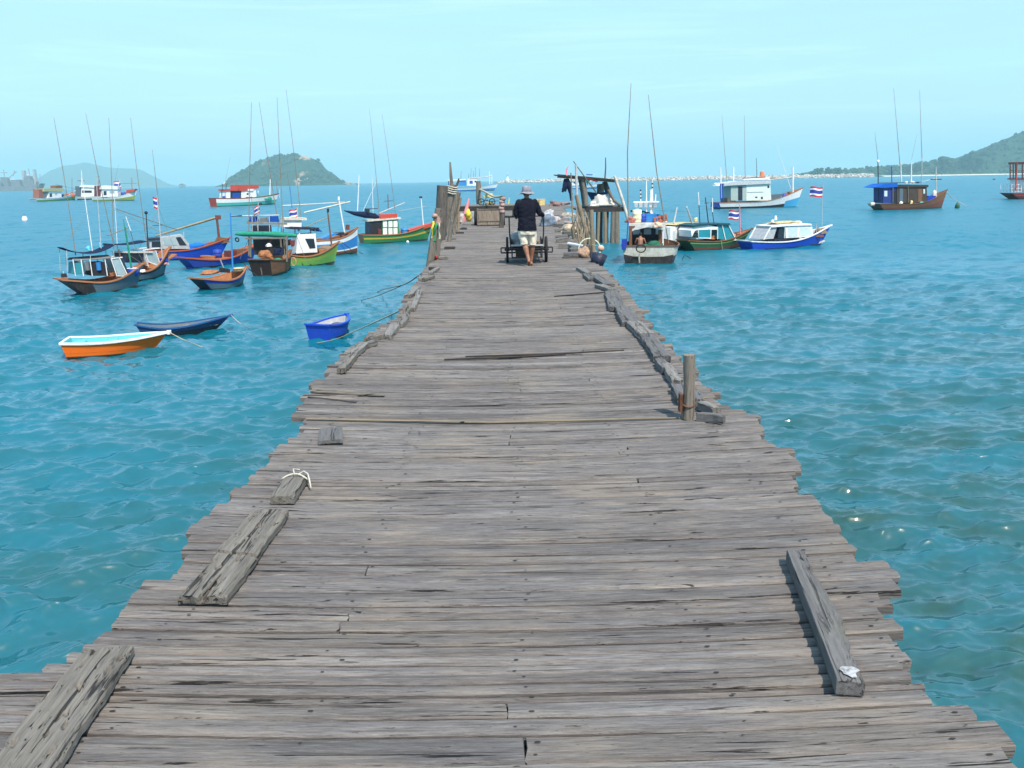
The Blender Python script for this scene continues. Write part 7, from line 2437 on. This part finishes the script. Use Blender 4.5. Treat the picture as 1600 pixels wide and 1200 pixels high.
# pink flag floats standing beyond
def float_stick(label, a, b_, Y, m1, m2):
    A = at_depth(a[0], a[1], Y); B_ = at_depth(b_[0], b_[1], Y)
    A.z = max(A.z, .0)
    root = empty('marker_pole', A); tag(root, label, 'marker')
    L = B_ - A
    MB().tube([(0, 0, 0), L], [.03, .025], 8).build('pole', M_PINK, root)
    MB().tube([L * .35, L * .65, L * .98], [.075, .06, .03], 8).build('wrapped_flag', m1, root)
    mb = MB(); mb.ball(L * .36 + Vector((.1, -.03, 0)), (.10, .10, .16), 0, 12, 8, .3, 7); mb.build('float', m2, root)
float_stick('pink and red marker pole with a yellow bundle leaning by the raised table', (724, 347), (733, 310), 30, cloth((.72, .28, .30)), M_YCLOTH)
float_stick('short red wrapped marker lying against the pink marker pole', (728, 345), (730, 330), 30.3, cloth((.5, .07, .09)), cloth((.55, .40, .08)))
heap(None, at(737, 346, .0), (.22, .2, .50), cloth((.22, .24, .25), 9, .3), 'grey sack standing beside the parked wooden cart', 'sack', 'sack', 101)
heap(None, at(722, 347, .0), (.16, .15, .42), cloth((.40, .33, .30), 9, .3), 'pale bundle at the foot of the pink marker pole', 'cloth_bundle', 'cloth', 102)

# right side clutter
post('pale thin pole standing among the rubbish on the far right edge', (895, 345), (892, 270), 31, .030, .022, M_BAMBOO, za=-.1, group=PG, n=8)
post('whitish upright pole right of the thin one, its tip tied with sticks', (903, 340), (900, 258), 32, .065, .045, M_GALV, za=-.3, group=PG, n=9)
post('long pale pole leaning toward the pier from the net heap', (921, 383), (901, 305), 24, .075, .06, M_BAMBOO, za=-.2, group=PG, n=10)
post('stout grey green bamboo post at the water side of the net heap', (927, 412), (923, 328), 18.6, .065, .050, M_BAMBOO, za=WZ - .5, group=PG, n=10)
post('short pale stake beside the yellow cloth', (905, 345), (903, 312), 29, .05, .04, M_POST, za=-.3, group=PG, n=8)
post('stake nearest the shelter on the right pier edge', (912, 350), (911, 326), 27, .055, .05, M_POST, za=-.6, group=PG, n=8)
A = at_depth(896, 252, 32); B_ = at_depth(932, 302, 32.5)
q = MB().tube([A, A.lerp(B_, .5), B_], [.018, .022, .02], 7).build('spar', M_POST); tag(q, 'thin dark spar tied across the whitish upright pole', 'spar')
heap(None, at(903, 340, -.1) + Vector((0, 0, .05)), (.11, .10, .62), M_YCLOTH, 'yellow cloth hung on the stakes at the right edge', 'hanging_cloth', 'cloth', 104)
# net and root tangle
def tangle():
    r = random.Random(9)
    mb = MB()
    base = at(912, 392, -.05)
    for k in range(34):
        a = at(r.uniform(898, 926), r.uniform(372, 400), -.3)
        x = a.x + r.uniform(-.08, .08)
        z1 = r.uniform(.2, .75)
        mb.tube([(x, a.y, -.45), (x + r.uniform(-.08, .08), a.y + r.uniform(-.2, .2), z1 * .5), (x + r.uniform(-.2, .12), a.y + r.uniform(-.3, .3), z1)], [.028, .022, .012], 6)
    q = mb.build('stick_tangle', [M_BAMBOO]); tag(q, 'tangle of upright sticks and old net on the right pier edge', 'sticks', kind='stuff')
tangle()
c_ = at(921, 398, 0)
p0 = Vector((c_.x - .0, c_.y, .02))
def hoop():
    root = empty('rope_hoop', p0); tag(root, 'pale hoop of rope leaning on the bamboo post at the right edge', 'hoop')
    pts = [(.26 * math.cos(a), .06 * math.sin(a), .10 + .26 * math.sin(a)) for a in [k * math.pi / 14 for k in range(29)]]
    MB().tube(pts, .015, 7, caps=False).build('ring', cloth((.55, .58, .46), 20, .25), root)
hoop()
heap(None, at(915, 402, -.02), (.22, .25, .32), cloth((.36, .24, .17), 26, .5), 'brown fishing net piled inside the rope hoop', seed=106)
A = at(932, 408, 0)
root = empty('scoop_bucket', (A.x, A.y, -.12)); root.rotation_euler = (math.radians(-18), math.radians(14), 0)
tag(root, 'black bucket tipped on the right pier edge below the rope hoop', 'bucket')
MB().lathe([(0, 0), (.13, 0), (.19, .27), (.175, .27), (.12, .03), (0, .03)], n=18).build('body', M_NAVY, root)
A = at_depth(939, 388, 18.2)
q = MB(); q.ball((0, 0, 0), .075, 0, 16, 10); q = q.build('float_ball', plain((.62, .36, .26), .5), None, A); tag(q, 'round orange float hanging from the bamboo post', 'float')
rope('thin cord holding the round orange float', [A + Vector((0, 0, .07)), at_depth(932, 384, 18.4), at_depth(925, 382, 18.55)], .008, M_ROPE)
q = MB().tube([at(888, 381, .10), at(913, 385, .12)], [.045, .035], 8).build('pale_stick', M_WHITE); tag(q, 'short white stick lying across the grey slabs, right edge', 'stick')
# bags and baskets near the walker
A = at(855, 352, 0); heap(None, A, (.30, .30, .50), cloth((.13, .17, .22), 8, .5), 'grey blue bag slumped on the deck right of the walking person', 'bag', 'bag', 108)
A = at(858, 343, 0); heap(None, A, (.26, .24, .50), cloth((.42, .42, .42), 8, .3), 'white bag behind the grey blue one on the deck', 'bag', 'bag', 109)
A = at(866, 347, 0); heap(None, A, (.24, .22, .28), cloth((.36, .32, .31), 10, .4), 'pale crumpled sack right of the two bags', 'sack', 'sack', 110)
for px, lab in ((840, 'yellow plastic basket at the pier end, left of its twin'), (847, 'yellow plastic basket at the pier end, right of its twin')):
    A = at(px, 321, 0)
    root = empty('basket', A); tag(root, lab, 'basket', 'yellow baskets at the pier end')
    MB().box((0, 0, .2), (.36, .4, .4), 0, None, 1.12).build('body', plain((.66, .50, .22), .6, 0, .25, 10), root)
    MB().box((0, 0, .42), (.44, .48, .05)).build('rim', plain((.60, .44, .18), .6), root)
heap(None, at(868, 322, 0), (.42, .40, .42), cloth((.22, .14, .13), 12, .4), 'dull pinkish mound of net at the far pier end', seed=112)
heap(None, at(880, 321, 0), (.55, .4, .30), cloth((.20, .17, .18), 10, .4), 'dark heap of net at the far right pier end', seed=113)
heap(None, at(905, 362, 0) - Vector((.3, 0, .05)), (.40, .45, .34), cloth((.40, .33, .24), 10, .4), 'tan net heap on the right edge under the yellow cloth', seed=114)
heap(None, at(893, 352, 0), (.40, .4, .22), cloth((.24, .22, .21), 10, .5), 'grey net and rag heap on the far right edge', seed=115)
heap(None, at(888, 340, 0), (.45, .4, .30), cloth((.30, .28, .25), 10, .5), 'grey brown rubbish heap further along the right edge', 'rubbish_heap', 'rubbish', 116)
rope('frayed line along the far left end of the pier', [at(700, 330, .7), at(712, 325, .6)], .02, M_ROPEG)

# ---------------------------------------------------------------- shelter on posts beyond the pier head
def shelter():
    Y = 62.0
    ZS = lambda x, y: (860 + .0875 * x, 240 + .0875 * y)
    P = lambda x, y, dy=0.0: at_depth(*ZS(x, y), Y + dy) - O
    O = at_depth(935, 322, Y); O = Vector((O.x, O.y, WZ))
    root = empty('shelter', O)
    tag(root, 'rickety open shelter with a dark sagging roof standing on posts in the sea', 'shelter')
    # floor
    a, c = P(615, 945), P(1320, 955)
    mb = MB()
    for k in range(12):
        mb.box(((a.x + c.x) / 2 + .05 * math.sin(k * 3), .1 + k * .2, a.z), (c.x - a.x, .19, .07))
    mb.build('floor', M_BOARD, root)
    MB().box(((a.x + c.x) / 2, 0, a.z - .24), (c.x - a.x, .12, .36)).build('floor_beam', M_DKWOOD, root)
    MB().box(((a.x + c.x) / 2, 2.4, a.z - .24), (c.x - a.x, .12, .36)).build('floor_beam', M_DKWOOD, root)
    # roof
    ra, rb, rc = P(120, 385), P(560, 420), P(1140, 475)
    r = random.Random(4)
    mb = MB()
    for k in range(11):
        y = -.2 + k * .28
        mb.beam((ra.x + r.uniform(-.15, .1), y, ra.z + r.uniform(-.03, .05)), (rb.x, y, rb.z + r.uniform(-.03, .05)), .27, .07)
        mb.beam((rb.x, y + .01, rb.z + r.uniform(-.03, .05)), (rc.x + r.uniform(-.1, .15), y, rc.z + r.uniform(-.03, .05)), .27, .07)
    mb.build('roof', M_DKWOOD, root)
    fb = MB(); fb.beam(ra + Vector((0, -.25, -.12)), rb + Vector((0, -.25, -.12)), .08, .14); fb.beam(rb + Vector((0, -.25, -.12)), rc + Vector((0, -.25, -.10)), .08, .14)
    fb.build('roof_beam', M_DKWOOD, root)
    MB().prism([(p.x, p.z) for p in (P(640, 420), P(850, 495), P(820, 510), P(640, 450))], -.34, -.30).build('torn_sheet', cloth((.16, .03, .035)), root)
    MB().prism([(p.x, p.z) for p in (P(620, 470), P(700, 480), P(650, 560))], -.32, -.29).build('torn_sheet', cloth((.02, .12, .09)), root)
    # uprights
    def up(a_, b_, r0, r1, mat, dy=0.0, nm='upright'):
        p, q_ = P(*a_, dy), P(*b_, dy)
        MB().tube([p, p.lerp(q_, .5) + Vector((.03, 0, 0)), q_], [r0, (r0 + r1) / 2, r1], 9).build(nm, mat, root)
    up((640, 930), (575, 440), .20, .19, M_POST)
    up((600, 940), (520, 450), .14, .13, M_POST, 2.2)
    up((1100, 930), (965, 500), .26, .20, M_POSTD, 2.2)
    up((890, 720), (890, 540), .29, .27, M_POST, 1.8)
    up((380, 840), (300, 440), .12, .10, M_POSTD, .5)
    up((1390, 1180), (1145, 400), .13, .11, M_CREAM, -.1)
    up((975, 440), (985, 70), .06, .035, M_POSTD, .4, 'roof_pole')
    p = [P(1035, 645), P(1080, 740), P(1140, 840), P(1250, 920)]
    MB().tube(p, [.12, .11, .11, .10], 9).build('bent_brace', M_POST, root)
    up((835, 730), (690, 515), .04, .04, M_STEEL, .3, 'brace')
    # rags under the left eave
    mb = MB()
    for x0, y0, x1, y1, r_ in ((265, 450, 215, 690, .10), (285, 460, 260, 680, .10), (300, 460, 350, 700, .14), (340, 600, 375, 830, .08)):
        p, q_ = P(x0, y0), P(x1, y1)
        mb.tube([p, p.lerp(q_, .5) + Vector((.05, -.05, 0)), q_], [r_, r_ * 1.5, r_ * .7], 8)
    mb.build('hanging_rags', M_NAVYC, root)
    vv = [P(320, 205) + Vector((0, -.3, 0)), P(265, 300) + Vector((0, -.28, 0)), P(280, 400) + Vector((0, -.32, 0)), P(300, 390) + Vector((0, -.3, 0)), P(300, 290) + Vector((0, -.3, 0))]
    vv2 = [v + Vector((0, .05, 0)) for v in vv]
    MB().add(vv + vv2, [(0, 1, 2, 3, 4), (9, 8, 7, 6, 5), (0, 5, 6, 1), (1, 6, 7, 2), (2, 7, 8, 3), (3, 8, 9, 4), (4, 9, 5, 0)], 0).build('pink_streamer', cloth((.75, .25, .33)), root)
    # legs down into the sea
    for k, (x, r0, mat, dy) in enumerate(((660, .10, M_POSTD, 0), (720, .15, M_BAMBOO, .05), (865, .12, M_BAMBOO, 0), (925, .13, M_POSTD, .6), (975, .14, M_BAMBOO, .0), (1035, .09, M_POSTD, .3), (1115, .16, M_POST, 0), (1185, .22, M_POST, .1), (770, .12, M_POSTD, 2.2), (900, .13, M_POSTD, 2.2), (1060, .14, M_POSTD, 2.2), (1190, .15, M_POSTD, 2.3))):
        q_ = P(x, 985)
        MB().tube([(q_.x + .1 * math.sin(k * 2.1), dy, -1.0), (q_.x, dy, a.z - .42)], [r0 * 1.1, r0], 10).build('leg', mat, root)
    # things kept inside
    tz = O.z + a.z + .05
    p = O + P(790, 900)
    q = MB()
    vv = []
    n = 12
    for i in range(n + 1):
        t = i / n
        for k, zz in enumerate((1, .5, 0)):
            vv.append(((t - .5) * 1.75 * (.25 + .75 * zz), .0 + .05 * math.sin(t * 14), 1.05 * zz - .10 * math.sin(math.pi * t) * zz))
    q.add(vv, [(i * 3 + k, i * 3 + 1 + k, i * 3 + 4 + k, i * 3 + 3 + k) for i in range(n) for k in range(2)], 0, True)
    q = q.build('hammock', M_TARP, None, (p.x + .3, Y + .7, tz)); q['thickness'] = 1
    tag(q, 'dark blue sheet slung like a hammock inside the shelter', 'hammock')
    sm = q.modifiers.new('thick', 'SOLIDIFY'); sm.thickness = .03
    p = O + P(955, 885); heap(None, (p.x, Y + .5, tz), (.85, .5, 1.0), M_CANVAS, 'white bundle propped on the shelter floor right of the blue sheet', 'bundle', 'bundle', 120)
    p = O + P(770, 885); heap(None, (p.x, Y + .3, tz), (.26, .24, .40), M_WPLAST, 'small white sack on the shelter floor in front of the blue sheet', 'sack', 'sack', 121)
    p = O + P(1000, 905); q = MB().box((0, 0, .06), (1.0, .4, .08)).box((0, 0, .015), (.95, .35, .03)).build('plank', M_CREAM, None, (p.x, Y + .1, tz)); tag(q, 'pale plank on the front edge of the shelter floor', 'plank')
    # catwalk pieces joining the pier head
    mb = MB()
    for k in range(9):
        mb.box((0, k * .5, 0), (1.3, .3, .05), 0)
    mb.beam((-.5, 0, -.1), (-.5, 4.4, -.1), .1, .1); mb.beam((.5, 0, -.1), (.5, 4.4, -.1), .1, .1)
    q = mb.build('gangway', M_BOARD, None, (4.2, 57.5, -.2)); tag(q, 'short plank gangway between the pier head and the shelter', 'gangway')
shelter()

# ---------------------------------------------------------------- the bare backed man in the square sterned boat
def boat_man():
    b, ep, f0, sx = MAN_BOAT
    p = ep(345, 870, sx + .45)
    root = empty('person', b.world(p.x, p.y, p.z - .42)); root.rotation_euler = (0, 0, b.rz - math.pi / 2)
    tag(root, 'bare backed dark haired person bent over in the stern of the white boat', 'person')
    mb = MB()
    # sitting, facing away (+y), leaning forward
    limb(mb, [(0, 0, .28), (0, .03, .42), (0, .09, .60), (0, .16, .74)], [.15, .145, .16, .12], 16)
    mb.ball((0, .13, .70), (.20, .11, .09), 0, 16, 10)
    limb(mb, [(0, .18, .78), (0, .23, .86)], [.06, .055])
    head(mb, (0, .27, .93), (0, 1, -.5))
    for k in (1, -1):
        s_, e_, w_ = Vector((k * .20, .14, .71)), Vector((k * .30, .20, .46)), Vector((k * .16, .42, .40))
        limb(mb, [s_, s_.lerp(e_, .5), e_], [.056, .05, .042], 12)
        limb(mb, [e_, e_.lerp(w_, .4), w_], [.042, .040, .028], 12)
        hand(mb, w_, (-k * .4, 1, -.3), (0, .3, 1), -k)
        h_, kk, a_ = Vector((k * .10, .02, .20)), Vector((k * .20, .42, .26)), Vector((k * .16, .40, -.12))
        limb(mb, [h_, h_.lerp(kk, .5), kk], [.09, .075, .058], 14)
        limb(mb, [kk, kk.lerp(a_, .35), a_], [.055, .055, .036], 12)
        limb(mb, [a_ + Vector((0, -.03, -.05)), a_ + Vector((0, .08, -.05)), a_ + Vector((0, .17, -.07))], [.034, .034, .02], 10)
    remeshed(mb, 'body', M_SKIN, root, .009, 4)
    MB().lathe([(.083, -.05), (.092, .0), (.090, .05), (.07, .10), (0, .118)], (0, .255, .945), 18, 0, True, 1.0, 1.1).build('hair', M_HAIR, root)
    s = MB()
    s.tube([(0, -.02, .12), (0, 0, .22), (0, .02, .33)], [.19, .185, .165], 16)
    for k in (1, -1):
        s.tube([(k * .10, .02, .20), (k * .17, .30, .24)], [.115, .095], 12)
    remeshed(s, 'shorts', cloth((.03, .04, .09)), root, .014, 3)
boat_man()

# ---------------------------------------------------------------- far ship, stage, floats
def warship():
    Y = 1400
    a = at_depth(-95, 297, Y); c = at_depth(60, 294, Y)
    L = c.x - a.x
    O = Vector((a.x, Y, WZ))
    root = empty('grey_ship', O)
    tag(root, 'large grey ship with white masts and domes, cut by the left edge', 'ship')
    mpp = Y / FPX
    X = lambda px: (px + 95) * mpp
    Z = lambda py: (294.5 - py) * mpp
    mb = MB()
    prof = [(X(-95), -2), (X(-97), Z(288)), (X(40), Z(287)), (X(57), Z(284.5)), (X(63), Z(284)), (X(55), -2)]
    mb.prism(prof, -8, 8)
    mb.build('hull', M_SHIPGREY, root)
    up = MB()
    for x0, x1, y0, y1, w in ((-60, -20, 288, 276, 6), (-14, 14, 287.5, 279, 6), (2, 12, 279, 274, 5), (18, 32, 287, 278, 6), (36, 52, 286.5, 279, 6), (38, 48, 279, 273, 5), (54, 58, 285, 281, 3)):
        up.prism([(X(x0), Z(y0)), (X(x0 + 1), Z(y1)), (X(x1 - 1), Z(y1)), (X(x1), Z(y0))], -w, w)
    up.build('superstructure', M_SHIPGREY, root)
    for x0, w, y0, y1 in ((37, 5, 286, 264.5), (53.5, 3.5, 286, 263.5)):
        MB().prism([(X(x0 - w / 2), Z(y0)), (X(x0 - w / 3), Z(y1)), (X(x0 + w / 3), Z(y1)), (X(x0 + w / 2), Z(y0))], -3, 3).build('tower', M_SHIPPALE, root)
    for x0, y0, r_ in ((19, 280, 4.5), (43, 272.5, 3.0), (-40, 275, 4)):
        q = MB(); q.ball((X(x0), 0, Z(y0)), r_); q.build('dome', M_SHIPPALE, root)
    for x0, y0, x1, y1 in ((7, 275, 7, 263), (12, 276, 26, 266), (20, 272, 24, 264), (45, 272, 45, 262), (34, 265, 40, 265), (58, 284, 61, 270), (-20, 276, -30, 262), (2, 267, 12, 267)):
        MB().tube([(X(x0), 0, Z(y0)), (X(x1), 0, Z(y1))], .8, 6).build('mast', M_SHIPPALE, root)
    MB().prism([(X(4), Z(286)), (X(4), Z(282)), (X(7.5), Z(282)), (X(7.5), Z(286))], -8.3, -8.1).build('hangar_door', M_SLATE, root)
warship()

def stage():
    Y = 1700
    A = at_depth(285, 291, Y); O = Vector((A.x, Y, WZ))
    root = empty('fishing_stage', O); tag(root, 'tiny fishing platform on stilts on the horizon left of the humped island', 'platform')
    k = Y / FPX
    for x in (-4, -2, 0, 2, 4):
        MB().tube([(x * k, 0, -1), (x * k * .9, 0, 5.5 * k)], .5, 6).build('leg', M_POSTD, root)
    MB().box((0, 0, 4 * k), (11 * k, 6, .9)).build('floor', M_POSTD, root)
    MB().box((-.5 * k, 0, 5.3 * k), (5 * k, 4, 1.8 * k), 0, None, .8).build('hut', M_POST, root)
stage()

def buoy(label, px, py, r, mat, tall=1.0, cat='buoy'):
    A = at(px, py, WZ)
    root = empty('buoy', A); tag(root, label, cat)
    MB().lathe([(0, -r * .6), (r * .7, -r * .4), (r, .0), (r * .95, r * .5 * tall), (r * .6, r * 1.0 * tall), (0, r * 1.15 * tall)], n=16).build('float', mat, root)
    MB().tube([(0, 0, r * 1.1 * tall), (.03, 0, r * 1.5 * tall)], r * .12, 6).build('eye', M_STEEL, root)
buoy('white rounded buoy floating below the lime bowed boats, far left', 39, 345, .40, M_WPLAST, 1.6)
buoy('dark green float bobbing right of the dark cabin boat', 1495.5, 325, .32, M_DGREEN, 2.0, 'float')
buoy('tiny dark float out beyond the green one', 1553, 281, .9, M_NAVY, .8, 'float')
buoy('small pale float near the stern of the green pier side boat', 637, 378.5, .12, M_WPLAST, 1.0, 'float')
buoy('small white jug float under the stern of the slate boat', 162, 458, .05, M_WPLAST, 1.0, 'float')

# ---------------------------------------------------------------- haze over the bay
def haze():
    mb = MB()
    mb.box((0, 3400, 92), (16400, 8600, 200))
    m = bpy.data.materials.new('sea_air')
    m.use_nodes = True
    nt = m.node_tree
    for n_ in list(nt.nodes):
        nt.nodes.remove(n_)
    out = nt.nodes.new('ShaderNodeOutputMaterial')
    v = nt.nodes.new('ShaderNodeVolumePrincipled')
    v.inputs['Color'].default_value = (0.50, 0.91, 1.0, 1)
    v.inputs['Density'].default_value = HAZE
    v.inputs['Anisotropy'].default_value = 0.0
    nt.links.new(v.outputs['Volume'], out.inputs['Volume'])
    o = mb.build('haze', m)
    tag(o, 'thin pale sea haze softening the far islands and hills', 'haze', kind='stuff')
HAZE = 0.00025
haze()
